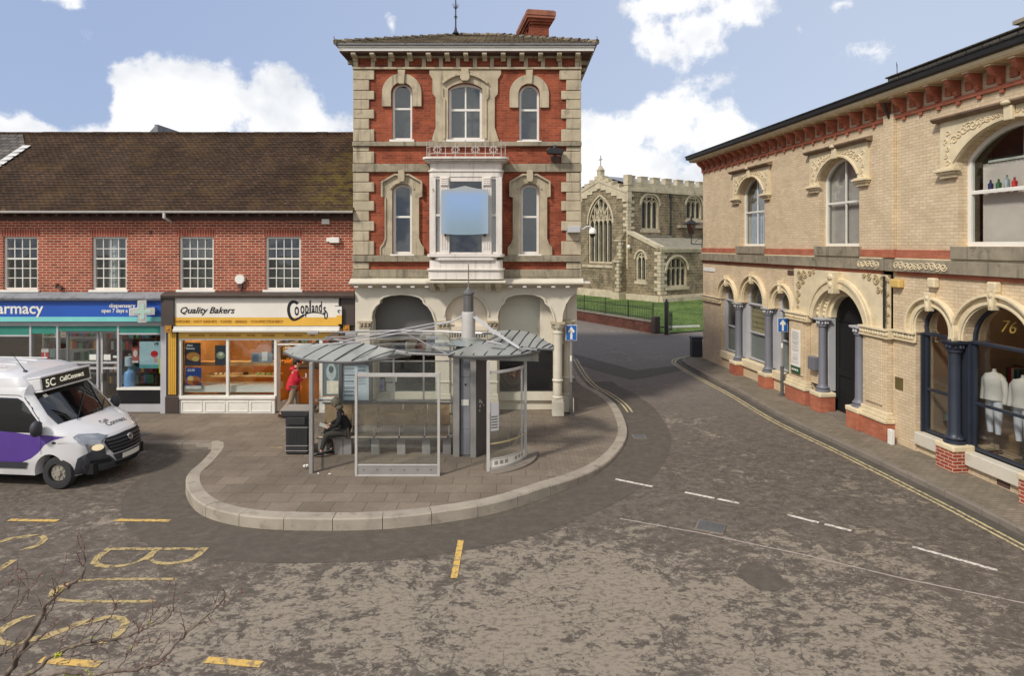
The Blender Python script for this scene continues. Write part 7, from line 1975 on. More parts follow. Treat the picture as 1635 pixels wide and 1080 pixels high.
# service column under the mast
pl_ = [(-1.38, 14.86), (-1.23, 14.86), (-1.23, 14.95), (-.99, 14.95), (-.99, 14.82), (-.84, 14.8), (-.6, 15.2), (-.85, 15.6), (-1.35, 15.5)]
t = SB(); t.plate(pl_, (), .15, 2.72, plane='xy'); col_ = t.build('service_column', G['steel_d'], SH, bevel=.006)
t = SB(); t.box(-1.395, -1.25, 14.835, 14.858, .16, 2.71); t.box(-.985, -.85, 14.785, 14.80, .16, 2.71); t.build('edge_strip', G['steel'], col_)
t = SB(); t.box(-1.22, -1.0, 14.935, 14.948, .2, .8); t.box(-1.22, -1.0, 14.935, 14.948, .81, 2.05); t.box(-1.22, -1.0, 14.935, 14.948, 2.06, 2.68); t.build('access_panel', mk('mid_grey_panel', (136, 137, 142), .5, .05, 2, bump=0, metal=.2), col_, bevel=.004)
t = SB(); t.box(-1.21, -1.03, 14.925, 14.934, 1.38, 1.52); t.build('white_sticker', G['white'], col_)
t = SB(); t.box(-1.13, -1.09, 14.92, 14.934, 1.86, 1.9); t.build('lock', G['iron'], col_)
def sideT(): return TS @ Matrix.Translation((-.84, 14.8, 0)) @ Matrix.Rotation(math.atan2(.4, .24), 4, 'Z')
t = MB(); t.T = sideT(); t.box(0.02, .45, -.012, -.002, .2, 2.68); dkp = t.build('dark_panel', mk('brown_grey_panel', (88, 82, 82), .55, .08, 2, bump=0), col_)
t = MB(); t.T = sideT()
for (x, z, r_, tu) in ((.12, 1.5, .045, 1.2), (.18, 1.46, .035, 1.0), (.13, 1.38, .03, 1.3), (.22, 1.42, .02, 1), (.11, 1.28, .03, .8), (.3, 1.36, .02, .7)): scroll(t, x, z, r_, -.012, tu, 1, x * 30, w=.012, dep=.003)
t.build('graffiti', G['white'], dkp)
# front glass screen
def frame_panel(x0, x1, y, z0, z1, post=.055, label='glass_screen'):
    t = SB(); t.box(x0 - post / 2, x0 + post / 2, y - .03, y + .03, z0, z1); t.box(x1 - post / 2, x1 + post / 2, y - .03, y + .03, z0, z1); t.box(x0 + post / 2, x1 - post / 2, y - .025, y + .025, z1 - .1, z1 - .02)
    t.box(x0 + post / 2, x1 - post / 2, y - .02, y + .02, z0 + .25, z0 + .28); t.box(x0 + post / 2, x1 - post / 2, y - .03, y + .03, z0 + .01, z0 + .06)
    f = t.build(label, G['fr'], SH, bevel=.006)
    t = SB(); t.box(x0 + post / 2, x1 - post / 2, y - .008, y + .008, z0 + .062, z0 + .248); t.build('kick_panel', G['steel'], f)
    t = SB(); t.box(x0 + post / 2, x1 - post / 2, y - .005, y + .005, z0 + .285, z1 - .1); t.build('pane', G['glass_sh'], f); return f
fp = frame_panel(-3.36, -1.58, 13.52, .19, 2.46)
t = SB()
for k in range(6): t.cyl((-3.2 + k * .29, 13.505, .36), (-3.2 + k * .29, 13.495, .36), .012, .012, 6)
t.build('rivets', G['steel_d'], fp)
# left end screen with its tall post
t = SB(); t.box(-4.43, -4.35, 13.66, 13.76, .17, 2.64); t.box(-4.95, -4.88, 15.38, 15.48, .17, 2.62); ls = t.build('glass_screen', G['steel'], SH, bevel=.008)
t = SB(); dv_ = V((-4.915, 15.4, 0)) - V((-4.39, 13.75, 0)); 
t.add([(-4.385, 13.76, .5), (-4.905, 15.38, .5), (-4.905, 15.38, 2.3), (-4.385, 13.76, 2.3), (-4.393, 13.76, .5), (-4.913, 15.38, .5), (-4.913, 15.38, 2.3), (-4.393, 13.76, 2.3)], [(0, 1, 2, 3), (7, 6, 5, 4), (0, 4, 5, 1), (2, 6, 7, 3)]); t.build('pane', G['glass_sh'], ls)
t = SB(); t.tube([V((-4.39, 13.76, .45)), V((-4.91, 15.38, .45))], .02, 6); t.tube([V((-4.39, 13.76, 2.35)), V((-4.91, 15.38, 2.35))], .02, 6); t.build('rails', G['steel'], ls)
# rear glazing
t = SB()
for x in (-4.3, -3.55, -2.95, -2.2, -1.45): t.box(x - .02, x + .02, 15.58, 15.62, .3, 2.66)
t.box(-4.9, -1.45, 15.585, 15.615, 1.32, 1.36); t.box(-4.9, -1.45, 15.585, 15.615, 2.3, 2.33); rg = t.build('rear_frame', G['steel'], SH)
t = SB(); t.box(-4.9, -1.45, 15.598, 15.604, .5, 2.3); t.build('pane', G['glass_sh'], rg)
# curved screen at the right
ccx, ccy, rc_ = -.9, 15.0, 1.25
def ar(a, r=rc_, z=0): return V((ccx + r * math.cos(R(a)), ccy + r * math.sin(R(a)), z))
def curved(t, a0, a1, r0, r1, z0, z1, n=18):
    vs = []
    for k in range(n + 1):
        a = a0 + (a1 - a0) * k / n; vs += [ar(a, r1, z0), ar(a, r1, z1), ar(a, r0, z1), ar(a, r0, z0)]
    t.add(vs, [(4 * k + j, 4 * k + 4 + j, 4 * k + 4 + (j + 1) % 4, 4 * k + (j + 1) % 4) for k in range(n) for j in range(4)] + [(0, 1, 2, 3), tuple(4 * n + j for j in (3, 2, 1, 0))])
t = SB(); p = ar(-72.5); t.box(p.x - .035, p.x + .035, p.y - .03, p.y + .03, .18, 2.64); p = ar(-15); t.box(p.x - .03, p.x + .04, p.y - .03, p.y + .03, .18, 2.6); p = ar(-26); t.box(p.x - .02, p.x + .02, p.y - .02, p.y + .02, .45, 2.4)
curved(t, -72, -15, rc_ - .015, rc_ + .015, 2.36, 2.42); curved(t, -72, -15, rc_ - .02, rc_ + .02, .2, .3); curved(t, -72, -15, rc_ - .015, rc_ + .015, .46, .49)
cs_ = t.build('curved_screen', G['fr'], SH, smooth=30)
t = SB(); curved(t, -71, -16, rc_ - .004, rc_ + .004, .5, 2.36); t.build('pane', G['glass_sh'], cs_, smooth=30)
t = SB(); curved(t, -71, -16, rc_ - .008, rc_ + .008, .301, .459); t.build('kick_panel', G['white'], cs_, smooth=30)
t = SB()
for a in (-66, -60, -54, -40, -34, -28): curved(t, a, a + 4, rc_ + .009, rc_ + .011, .34, .42, 3)
t.build('panel_marks', G['steel'], cs_)
t = SB(); curved(t, -71, -16, rc_ - .012, rc_ + .012, .80, .83); t.build('rail', mk('tan_rail', (178, 160, 120), .5, .08, 3, bump=0), cs_)
t = SB(); p0 = ar(-68, rc_ - .12); p1 = ar(-60, rc_ + .02)
p = ar(-66, rc_ + .012, 0); t.T = TS @ Matrix.Translation((p.x, p.y, 0)) @ Matrix.Rotation(R(24), 4, 'Z'); t.box(-.1, .1, -.006, 0, 1.1, 1.72); npn = t.build('notice_panel', G['palegrey'], cs_)
t = MB(); t.T = TS @ Matrix.Translation((p.x, p.y, 0)) @ Matrix.Rotation(R(24), 4, 'Z')
for k in range(5): t.box(-.08, .07, -.009, -.007, 1.16 + k * .06, 1.185 + k * .06)
t.build('print_bars', mk('dark_print', (90, 88, 84), .6, .05, 2, bump=0), npn)
t = SB(); curved(t, -72, 8, rc_ + .03, rc_ + .26, .16, .25, 26); t.build('base_step', G['kerb_d'], SH, bevel=.01)
# bench with screen backs
bn_ = thing('shelter_bench', 'long row of metal seats on grey pedestals with beige back panels inside the shelter', 'bench', (-3.1, 15.1, .17))
G['seatm'] = mk('worn_seat_steel', (124, 112, 98), .35, .12, 4, bump=0, metal=.5)
TB = Matrix.Translation((3.1, -15.1, -.17))
def BB():
    t = MB(); t.T = TB; return t
xs = [-4.62, -3.92, -3.28, -2.68, -2.08, -1.52]
for k in range(5):
    t = BB(); a, b = xs[k] + .02, xs[k + 1] - .02
    t.plate([(14.88, .62), (14.9, .655), (15.0, .66), (15.22, .64), (15.32, .66), (15.36, .78), (15.345, .785), (15.3, .68), (15.22, .62), (15.0, .635)], (), a, b, plane='yz'); t.build('seat', G['seatm'], bn_, bevel=.004)
    t = BB(); t.box(a - .01, b + .01, 15.4, 15.43, .70, 1.30); t.build('back_panel', mk('beige_back_panel', (164, 140, 110), .35, .2, 2.2, c2=(112, 92, 68), c2s=2.4, c2t=(.5, .75), bump=0, spec=.5), bn_, bevel=.006)
t = BB(); t.box(-4.66, -1.46, 15.385, 15.445, 1.302, 1.335); t.box(-4.66, -1.46, 14.9, 14.94, .585, .618); t.box(-4.66, -1.46, 15.28, 15.32, .585, .618); t.build('rail', G['steel_d'], bn_)
for x in (-4.55, -4.16, -3.95, -3.28, -2.66, -2.06, -1.56):
    t = BB(); t.box(x - .1, x + .1, 15.02, 15.14, .12, .584); t.build('pedestal', G['steel'], bn_, bevel=.008)
for x in (-4.64, -3.28, -2.68, -2.08, -1.5):
    t = BB(); t.tube([V((x, 14.92, .66)), V((x, 14.92, .86)), V((x, 15.3, .86)), V((x, 15.36, .78))], .013, 6); t.build('armrest', G['steel'], bn_, smooth=50)
# timetable case
tc_ = thing('timetable_case', 'grey timetable case with two printed sheets fixed behind the bench', 'timetable', (-3.85, 15.55, .17))
TT = Matrix.Translation((3.85, -15.55, -.17))
t = MB(); t.T = TT; t.plate(rect(-4.28, -3.46, 1.3, 2.36), [rect(-4.2, -3.54, 1.36, 2.26)], 15.48, 15.56); t.box(-4.27, -4.22, 15.49, 15.55, .16, 1.299); t.box(-3.52, -3.47, 15.49, 15.55, .16, 1.299); t.build('case', G['steel_d'], tc_, bevel=.008)
t = MB(); t.T = TT; t.box(-4.2, -3.54, 15.53, 15.55, 1.36, 2.26); pg = t.build('backing_sheet', mk('pale_blue_print', (178, 192, 196), .6, .05, 2, bump=0), tc_)
t = MB(); t.T = TT; rr = random.Random(3)
for (x0, x1, z0, z1) in ((-4.17, -3.86, 1.44, 2.22), (-3.83, -3.57, 1.7, 2.2)):
    z = z1
    while z > z0 + .04:
        h_ = rr.choice((.012, .012, .03, .05)); t.box(x0, x1 - rr.uniform(0, .08), 15.522, 15.53, z - h_, z); z -= h_ + rr.uniform(.02, .05)
t.build('print', mk('timetable_print', (122, 130, 136), .6, .1, 8, bump=0), pg)
# litter bin
lb = thing('litter_bin', 'tall black litter bin with silver bands at the left end of the shelter', 'bin', (-5.16, 15.25, .19))
blk = mk('charcoal_plastic', (44, 43, 44), .55, .12, 3, bump=.001)
t = MB(); t.plate([(-.26, 0), (.26, 0), (.27, .92), (-.27, .92)], (), -.26, .26); t.build('body', blk, lb, bevel=.03)
t = MB(); t.plate([(-.27, .921), (.27, .921), (.31, 1.0), (.31, 1.05), (-.37, 1.05), (-.35, .98)], (), -.3, .3); t.box(-.22, .22, -.301, -.28, .72, .9); t.build('lid', blk, lb, bevel=.02)
t = MB(); t.box(-.2, .2, -.27, -.261, .74, .88); t.build('aperture', G['blackroom'], lb)
for z in (.64, .2, .08):
    t = MB(); t.box(-.272, .272, -.272, .272, z, z + .018); t.build('band', G['steel'], lb)
t = MB(); t.box(-.38, .3, -.29, .29, 1.051, 1.065); t.build('top_plate', G['steel'], lb)
t = MB()
for k in range(9): t.box(-.2 + k * .045, -.18 + k * .045, -.268, -.26, .24, .6)
t.build('ribs', blk, lb)
# litter on the ground
for k, (x, y, s_, lab) in enumerate(((-4.62, 13.95, .05, 'crumpled white tissue beside the tall left post of the shelter'), (-4.2, 13.6, .02, 'tiny white scrap of litter under the shelter, left one'), (-3.95, 13.55, .025, 'tiny white scrap of litter under the shelter, right one'))):
    t = MB(); rr = random.Random(k)
    for j in range(5): t.ball((rr.uniform(-s_, s_), rr.uniform(-s_, s_), s_ * .6 + rr.uniform(0, s_)), (s_ * rr.uniform(.4, .8), s_ * .6, s_ * .5), 6, 4)
    o = t.build('litter', G['white'], loc=(x, y, pz(x, y))); tag(o, lab, 'litter')
# ================================================================== white minibus
VN = thing('minibus', 'white minibus with purple swoosh, black bumper and destination board above the windscreen', 'minibus', (-8.66, 14.2, 0), R(-5))
nose = [(-.20, .27), (-.06, .30), (-.01, .42), (.0, .62), (-.02, .8), (-.06, .93), (-.16, 1.04), (-.45, 1.19), (-.95, 1.36)]
prof = nose + [(-1.3, 1.69), (-1.62, 1.98), (-1.72, 2.22), (-1.9, 2.4), (-2.3, 2.5), (-3.2, 2.53), (-5.2, 2.5), (-5.45, 2.4), (-5.52, 2.1), (-5.55, 1.2), (-5.52, .4), (-5.4, .3)]
def archpts(cx, r, z0):
    a0 = math.asin(max(-1, min(1, (z0 - .34) / r))); pts = []
    for k in range(13):
        a = math.pi - a0 - (math.pi - 2 * a0) * k / 12; pts.append((cx + r * math.cos(a), .34 + r * math.sin(a)))
    return pts
WX = (-.93, -4.15)
bottom = archpts(WX[1], .42, .3) + archpts(WX[0], .42, .29)
outline = prof + bottom
def hwid(x, z):
    w = 1.0
    if x > -1.0: w -= .16 * ((x + 1.0) / 1.0) ** 2.2
    if z > 1.25: w -= .15 * ((z - 1.25) / 1.25) ** 1.25
    if z < .6: w -= .03 * ((.6 - z) / .3)
    return w
bm = bmesh.new()
tri = tessellate_polygon([[V((p[0], p[1], 0)) for p in outline]])
n0 = len(outline)
A_ = [bm.verts.new((p[0], -1, p[1])) for p in outline]; B_ = [bm.verts.new((p[0], 1, p[1])) for p in outline]
for t3 in tri:
    bm.faces.new([A_[i] for i in t3]); bm.faces.new([B_[i] for i in reversed(t3)])
for i in range(n0):
    j = (i + 1) % n0; bm.faces.new((A_[i], A_[j], B_[j], B_[i]))
def bis(co, no): bmesh.ops.bisect_plane(bm, geom=bm.verts[:] + bm.edges[:] + bm.faces[:], plane_co=co, plane_no=no)
for k in range(56): bis((-5.5 + k * .1, 0, 0), (1, 0, 0))
for k in range(23): bis((0, 0, .3 + k * .1), (0, 0, 1))
for y in (-.97, -.92, -.85, -.75, -.6, -.4, -.2, 0, .2, .4, .6, .75, .85, .92, .97): bis((0, y, 0), (0, 1, 0))
top = [V((p[0], 0, p[1])) for p in prof]
def dprof(x, z):
    best = 9
    for a, b in zip(top, top[1:]):
        if a.x > -.1 and b.x > -.1 and z < .3: continue
        d = b - a; f = max(0, min(1, ((x - a.x) * d.x + (z - a.z) * d.z) / d.length_squared)); q = a + d * f
        best = min(best, math.hypot(x - q.x, z - q.z))
    return best
def prot(x): return .17
for v in bm.verts:
    x, y, z = v.co; w = hwid(x, z); s_ = 1 if y > 0 else -1; ay = abs(y)
    if ay > .999:
        d = dprof(x, z); r = .14
        if d < r: w -= r * (1 - math.sqrt(max(0, 1 - (1 - d / r) ** 2))) * (.75)
        v.co.y = s_ * w
    else:
        w -= .14 * .75 * (1 if dprof(x, z) < .02 else 0); v.co.y = y * w
    # plan curve of the nose and the crowned roof
    front = max(0, min(1, (x + 2.1) / 2.1)); v.co.x -= front * .34 * ay ** 2.6 * (1 if x > -2.1 else 0) * (.55 + .45 * front)
    if z > 2.2: v.co.z -= .07 * ay ** 3
    elif x > -1.7 and z > 1.0: v.co.z -= .03 * ay ** 3
bmesh.ops.recalc_face_normals(bm, faces=bm.faces)
me = bpy.data.meshes.new('body'); bm.to_mesh(me)
VB = BVHTree.FromBMesh(bm); bm.free()
carw = NT('van_white'); carw.b.inputs['Coat Weight'].default_value = .6; carw.b.inputs['Coat Roughness'].default_value = .08
vv = carw.obj(); g1 = carw.noise(vv, 1.1, 4, .6); sp = carw.n('ShaderNodeSeparateXYZ'); carw.l(vv, sp.inputs[0])
grime = carw.math('MULTIPLY', carw.smooth(carw.math('SUBTRACT', 1.0, sp.outputs[2]), .2, .75), carw.smooth(g1, .3, .65))
carw.fin(carw.mix(carw.math('MULTIPLY', grime, .45), lin((208, 206, 205)), lin((150, 138, 126))), .35)
me.materials.append(carw.mat); me.shade_smooth(); me.set_sharp_from_angle(angle=R(38))
vb = bpy.data.objects.new('body', me); COL.objects.link(vb); vb.parent = VN
def proj(name, polys, frame, mat, off, step=.09, parent=None, thick=.0, smooth=60, holes=()):
    """lay flat outlines onto the body: frame = (origin, u axis, v axis, shot direction)"""
    o, ux, uy, dr = [V(a) for a in frame]; dr.normalize()
    b = bmesh.new()
    for pl in polys:
        tri = tessellate_polygon([[V((p[0], p[1], 0)) for p in pl]]); vs = [b.verts.new((p[0], p[1], 0)) for p in pl]
        for t3 in tri:
            try: b.faces.new([vs[i] for i in t3])
            except ValueError: pass
    us = [p[0] for pl in polys for p in pl]; vs_ = [p[1] for pl in polys for p in pl]
    if step:
        k = min(us) + step
        while k < max(us): bmesh.ops.bisect_plane(b, geom=b.verts[:] + b.edges[:] + b.faces[:], plane_co=(k, 0, 0), plane_no=(1, 0, 0)); k += step
        k = min(vs_) + step
        while k < max(vs_): bmesh.ops.bisect_plane(b, geom=b.verts[:] + b.edges[:] + b.faces[:], plane_co=(0, k, 0), plane_no=(0, 1, 0)); k += step
    for v in b.verts:
        p = o + ux * v.co.x + uy * v.co.y
        hit, nn, _, _ = VB.ray_cast(p, dr)
        if hit is None:
            hit, nn, _, _ = VB.find_nearest(p + dr * 1.0)
        if nn.dot(dr) > 0: nn = -nn
        v.co = hit - dr * off
    if thick:
        r_ = bmesh.ops.extrude_face_region(b, geom=b.faces[:]); 
        for v in [g for g in r_['geom'] if isinstance(g, bmesh.types.BMVert)]: v.co -= dr * thick
    bmesh.ops.recalc_face_normals(b, faces=b.faces)
    m = bpy.data.meshes.new(name); b.to_mesh(m); b.free(); m.materials.append(mat); m.shade_smooth(); m.set_sharp_from_angle(angle=R(smooth))
    ob = bpy.data.objects.new(name, m); COL.objects.link(ob); ob.parent = parent or VN; return ob
blkpl = mk('black_bumper_plastic', (52, 52, 56), .6, .06, 2, bump=.001); vglass = mk('dark_vehicle_glass', (16, 18, 20), .04, .1, 1, bump=0, spec=.9)
SIDE = lambda s_: ((0, s_ * 3, 0), (1, 0, 0), (0, 0, 1), (0, -s_, 0))
FRONT = ((3, 0, 0), (0, 1, 0), (0, 0, 1), (-1, 0, 0))
DOWN = ((0, 0, 4), (1, 0, 0), (0, 1, 0), (0, 0, -1))
# windscreen: outline in (y, x) seen from above
ws = [(-.99, -.80), (-.93, -.3), (-.92, 0), (-.93, .3), (-.99, .80), (-1.2, .83), (-1.62, .74), (-1.66, .3), (-1.67, 0), (-1.66, -.3), (-1.62, -.74), (-1.2, -.83)]
wsx = [(x - (.34 * abs(y) ** 2.6 * .55 * .6), y) for x, y in ws]
wsc = proj('windscreen', [wsx], DOWN, vglass, .006, .08)
lite = mk('dash_grey', (96, 104, 108), .4, .1, 3, bump=0)
proj('sticker', [[(-1.58, -.62), (-1.52, -.62), (-1.52, -.52), (-1.58, -.52)]], DOWN, G['white'], .011, None, wsc)
t = MB()
for (a, b, c) in (((-.86, -.45), (-1.1, -.05), (-1.32, .3)), ((-.86, .3), (-1.02, .55), (-1.14, .72))):
    pts = []
    for k in range(9):
        f = k / 8; x = (1 - f) ** 2 * a[0] + 2 * f * (1 - f) * b[0] + f * f * c[0]; y = (1 - f) ** 2 * a[1] + 2 * f * (1 - f) * b[1] + f * f * c[1]
        h = VB.ray_cast(V((x - .05, y, 4)), V((0, 0, -1)))[0]; pts.append(h + V((.012, 0, .022)))
    t.tube(pts, .009, 5)
t.build('wipers', G['black'], wsc)
# side windows and pillars
for s_ in (-1, 1):
    fr_w = [(-1.28, 1.2), (-1.30, 1.38), (-1.52, 1.62), (-1.74, 1.86), (-1.86, 1.92), (-2.45, 1.93), (-2.48, 1.25), (-2.0, 1.21)]
    w1 = proj('side_window', [fr_w], SIDE(s_), vglass, .006, .1)
    proj('side_window', [[(-2.56, 1.26), (-2.56, 1.93), (-3.6, 1.93), (-3.6, 1.26)]], SIDE(s_), vglass, .006, .1); proj('side_window', [[(-3.68, 1.26), (-3.68, 1.93), (-5.0, 1.93), (-5.0, 1.26)]], SIDE(s_), vglass, .006, .1)
    # door shut lines
    proj('door_gap', [[(-1.26, .55), (-1.27, 1.22), (-1.275, 1.22), (-1.268, .55)], [(-1.27, 1.40), (-1.5, 1.68), (-1.72, 1.93), (-1.84, 1.985), (-2.5, 1.99), (-2.515, .4), (-2.507, .4), (-2.492, 1.98), (-1.84, 1.975), (-1.727, 1.92), (-1.507, 1.67), (-1.277, 1.39)]], SIDE(s_), G['black'], .009, .12)
    proj('purple_swoosh', [[(-1.25, .56), (-1.02, .78), (-.98, .9), (-.95, 1.05), (-.72, 1.17), (-.52, 1.19), (-1.2, 1.245), (-1.9, 1.3), (-2.7, 1.3), (-3.6, 1.1), (-4.8, .9), (-5.4, .7), (-5.4, .5), (-4.6, .55), (-3.2, .5), (-2.2, .55)]] if 0 else
         [[(-1.72, .57), (-1.5, .66), (-1.32, .80), (-1.2, .95), (-1.0, 1.06), (-.74, 1.12), (-1.1, 1.16), (-1.6, 1.17), (-2.1, 1.24), (-2.8, 1.3), (-3.8, 1.22), (-5.0, .98), (-5.0, .7), (-3.4, .57)]], SIDE(s_), mk('purple_vinyl', (84, 58, 134), .3, .06, 1, c2=(110, 86, 160), c2s=.8, c2t=(.5, .8), bump=0, spec=.6), .004, .1)
    proj('side_rub_strip', [[(-1.62, .44), (-1.56, .58), (-3.6, .58), (-3.6, .44)]], SIDE(s_), blkpl, .02, .12, thick=.0)
    proj('side_repeater', [[(-.98 + .05 * math.cos(a * .785), 1.0 + .025 * math.sin(a * .785)) for a in range(8)]], SIDE(s_), G['black'], .008, None)
    # wheel-arch shadow lips and wheels
    for wx in WX:
        lip = [(wx + .46 * math.cos(a), .34 + .46 * math.sin(a)) for a in [math.pi * k / 14 for k in range(15)]]; li2 = [(wx + .42 * math.cos(a), .34 + .42 * math.sin(a)) for a in [math.pi * k / 14 for k in range(14, -1, -1)]]
        whl = thing('w', None, None); whl.name = 'wheel'; whl.parent = VN; whl.location = (wx, s_ * .87, .345)
        t = MB(); pr = [(-.11, .2), (-.115, .27), (-.105, .325), (-.07, .345), (.07, .345), (.105, .325), (.115, .27), (.11, .2)]
        n = 32; vs = []
        for k in range(n):
            a = 2 * math.pi * k / n
            for (yy, r_) in pr: vs.append((r_ * math.cos(a), yy, r_ * math.sin(a)))
        m_ = len(pr); t.add(vs, [(k * m_ + j, k * m_ + (j + 1) % m_, ((k + 1) % n) * m_ + (j + 1) % m_, ((k + 1) % n) * m_ + j) for k in range(n) for j in range(m_)])
        t.build('tyre', mk('tyre_rubber', (46, 45, 45), .85, .12, 4, bump=.002), whl, smooth=40)
        t = MB(); o_ = s_ * .06
        t.cyl((0, s_ * .03, 0), (0, s_ * .06, 0), .2, .17, 28); t.cyl((0, s_ * .06, 0), (0, s_ * .1, 0), .085, .07, 18)
        for k in range(8):
            a = k * math.pi / 4; c_, q_ = math.cos(a), math.sin(a); t.cyl((.125 * c_, s_ * .055, .125 * q_), (.125 * c_, s_ * .075, .125 * q_), .03, .024, 8)
        t.cyl((0, s_ * .04, 0), (0, s_ * .09, 0), .205, .2, 28, caps=False)
        t.build('hub', mk('steel_wheel', (176, 170, 156), .4, .15, 8, c2=(110, 100, 88), c2s=9, metal=.5, bump=.001), whl, smooth=40)
        # arch lining closes the gap behind the wheel
    # mirrors
    mr_ = MB(); mr_.tube([V((-1.3, s_ * .97, 1.22)), V((-1.28, s_ * 1.08, 1.2)), V((-1.24, s_ * 1.14, 1.22))], [.05, .045, .04], 8); mo = mr_.build('mirror', blkpl, VN, smooth=50)
    mr_ = MB(); mr_.ball((-1.24, s_ * 1.16, 1.34), (.1, .13, .17), 16, 10); mr_.build('mirror_shell', blkpl, mo, smooth=60)
t = MB(); t.box(-5.3, -.25, -.8, .8, .28, .5); t.box(-1.4, -.45, -.72, .72, .5, .95); t.box(-4.6, -3.7, -.72, .72, .5, .95); t.build('underbody', G['blackroom'], VN)
# front: black bumper, grille, lamps, plate (y across, z up)
def mirror_poly(p): return p + [(-y, z) for y, z in p[::-1]]
bmp = proj('bumper', [mirror_poly([(0, .3), (.82, .3), (.87, .45), (.88, .66), (.82, .74), (.6, .66), (.5, .6), (.38, .44), (0, .42)])], FRONT, blkpl, .018, .08, thick=.012)
for s_ in (-1, 1):
    proj('bumper_side', [[(-.6, .3), (-.15, .3), (-.15, .8), (-.33, .76), (-.5, .66)]], SIDE(s_), blkpl, .015, .07, bmp, thick=.01)
    proj('fog_recess', [[(s_ * .45, .46), (s_ * .76, .46), (s_ * .78, .56), (s_ * .5, .55)]], FRONT, G['blackroom'], .034, .08, bmp)
proj('lower_mouth', [[(-.34, .33), (.34, .33), (.4, .42), (-.4, .42)]], FRONT, G['blackroom'], .034, .08, bmp)
grl = proj('grille', [mirror_poly([(0, .62), (.42, .62), (.5, .74), (.56, .9), (.5, .98), (0, 1.0)])], FRONT, G['blackroom'], .012, .08)
for k in range(4):
    z = .68 + k * .075; proj('slat', [[(-.46 - .02 * k, z), (.46 + .02 * k, z), (.47 + .02 * k, z + .035), (-.47 - .02 * k, z + .035)]], FRONT, blkpl, .028, .08, grl, thick=.012)
lw = proj('lower_grille_panel', [mirror_poly([(0, .43), (.36, .45), (.44, .6), (0, .6)])], FRONT, blkpl, .022, .08, grl)
proj('number_plate', [[(-.27, .47), (.27, .47), (.27, .58), (-.27, .58)]], FRONT, mk('plate_white', (226, 222, 210), .4, .03, 1, bump=0), .055, .09)
bd = proj('badge', [[(.075 * math.cos(a * .628), .885 + .07 * math.sin(a * .628)) for a in range(10)]], FRONT, mk('chrome', (196, 196, 200), .2, .05, 3, metal=.9, bump=0), .05, None, thick=.01)
proj('badge_ring', [[(.05 * math.cos(a * .628), .885 + .045 * math.sin(a * .628)) for a in range(10)]], FRONT, G['steel_d'], .064, None, bd)
hl = mk('headlamp_glass', (150, 152, 156), .06, .08, 3, bump=0, spec=.9, metal=.5)
lamp_on = emitmat('headlamp_lit', (255, 232, 190), .25)
for s_ in (-1, 1):
    shp = [(s_ * .56, .76), (s_ * .62, .72), (s_ * .76, .72), (s_ * .82, .80), (s_ * .86, .92), (s_ * .86, 1.1), (s_ * .8, 1.1), (s_ * .66, .98)]
    h = proj('headlight', [[(s_ * .5, .74), (s_ * .54, .68), (s_ * .70, .68), (s_ * .8, .76), (s_ * .83, .9), (s_ * .835, 1.08), (s_ * .8, 1.1), (s_ * .7, 1.02), (s_ * .58, .88)]], FRONT, hl, .012, .05, thick=.006)
    proj('headlight_wrap', [[(-.35, .84), (-.28, .78), (-.2, .80), (-.2, 1.02), (-.36, 1.09), (-.6, 1.14), (-.64, 1.1), (-.5, .98)]], SIDE(s_), hl, .012, .05, h, thick=.006)
    proj('lit_lens', [[(s_ * .66 + .085 * math.cos(a * .628), .82 + .07 * math.sin(a * .628)) for a in range(10)]], FRONT, lamp_on, .026, .05, h)
# destination board
bx_ = MB(); bx_.T = Matrix.Translation((-1.50, 0, 2.17)) @ Matrix.Rotation(R(-8), 4, 'Y')
bx_.box(-.2, .0, -.66, .66, -.125, .125); db = bx_.build('destination_board', mk('board_black', (44, 44, 40), .3, .08, 2, bump=0), VN, bevel=.03)
bx_ = MB(); bx_.T = Matrix.Translation((-1.50, 0, 2.17)) @ Matrix.Rotation(R(-8), 4, 'Y'); bx_.box(-.4, -.012, -.72, .72, .127, .17); bx_.box(-.4, -.012, -.72, .72, -.17, -.127); bx_.box(-.4, -.03, .662, .72, -.126, .126); bx_.box(-.4, -.03, -.72, -.662, -.126, .126); bx_.build('board_housing', carw.mat, VN, bevel=.02)
RT = Matrix.Rotation(R(90), 4, 'Z')
amber = emitmat('board_letters', (236, 232, 214), .35)
for (tx, yy, s_, z_) in (('5C', -.5, .24, 2.165), ('CallConnect', .1, .145, 2.18)):
    m_ = text_mb(tx, s_, (0, 0, 0), depth=.004, bold=.005, sx=.95); m_.v = [V((-1.494 - .13 * (p.z) + .004, yy + p.x, z_ + p.z)) for p in m_.v]; m_.build('lettering', amber, db)
# bonnet lettering laid on the slope
def bonnet(tx, yc, xc, s_, sx_=1.0):
    m_ = text_mb(tx, s_, (0, 0, 0), depth=0, bold=.0015, sx=sx_); vs = []
    for p in m_.v:
        h, nn, _, _ = VB.ray_cast(V((xc - p.z, yc + p.x, 4)), V((0, 0, -1))); vs.append((h or V((xc, yc, 1.2))) + V((.004, 0, .006)))
    m_.v = vs; m_.build('bonnet_lettering', G['iron'], VN)
bonnet('Call', -.1, -.56, .15); bonnet('Connect', .1, -.42, .17)
t = MB(); t.tube([(-2.05, -.55, 2.43), (-2.12, -.56, 2.52), (-2.35, -.6, 2.86)], [.014, .008, .004], 6); t.ball((-2.05, -.55, 2.42), (.05, .035, .03), 8, 5); t.build('aerial', G['black'], VN)
for y in (-.55, -.28, 0, .28, .55): MB().box(-5.1, -2.5, y - .012, y + .012, 2.5, 2.525).build('roof_rib', carw.mat, VN, bevel=.008)
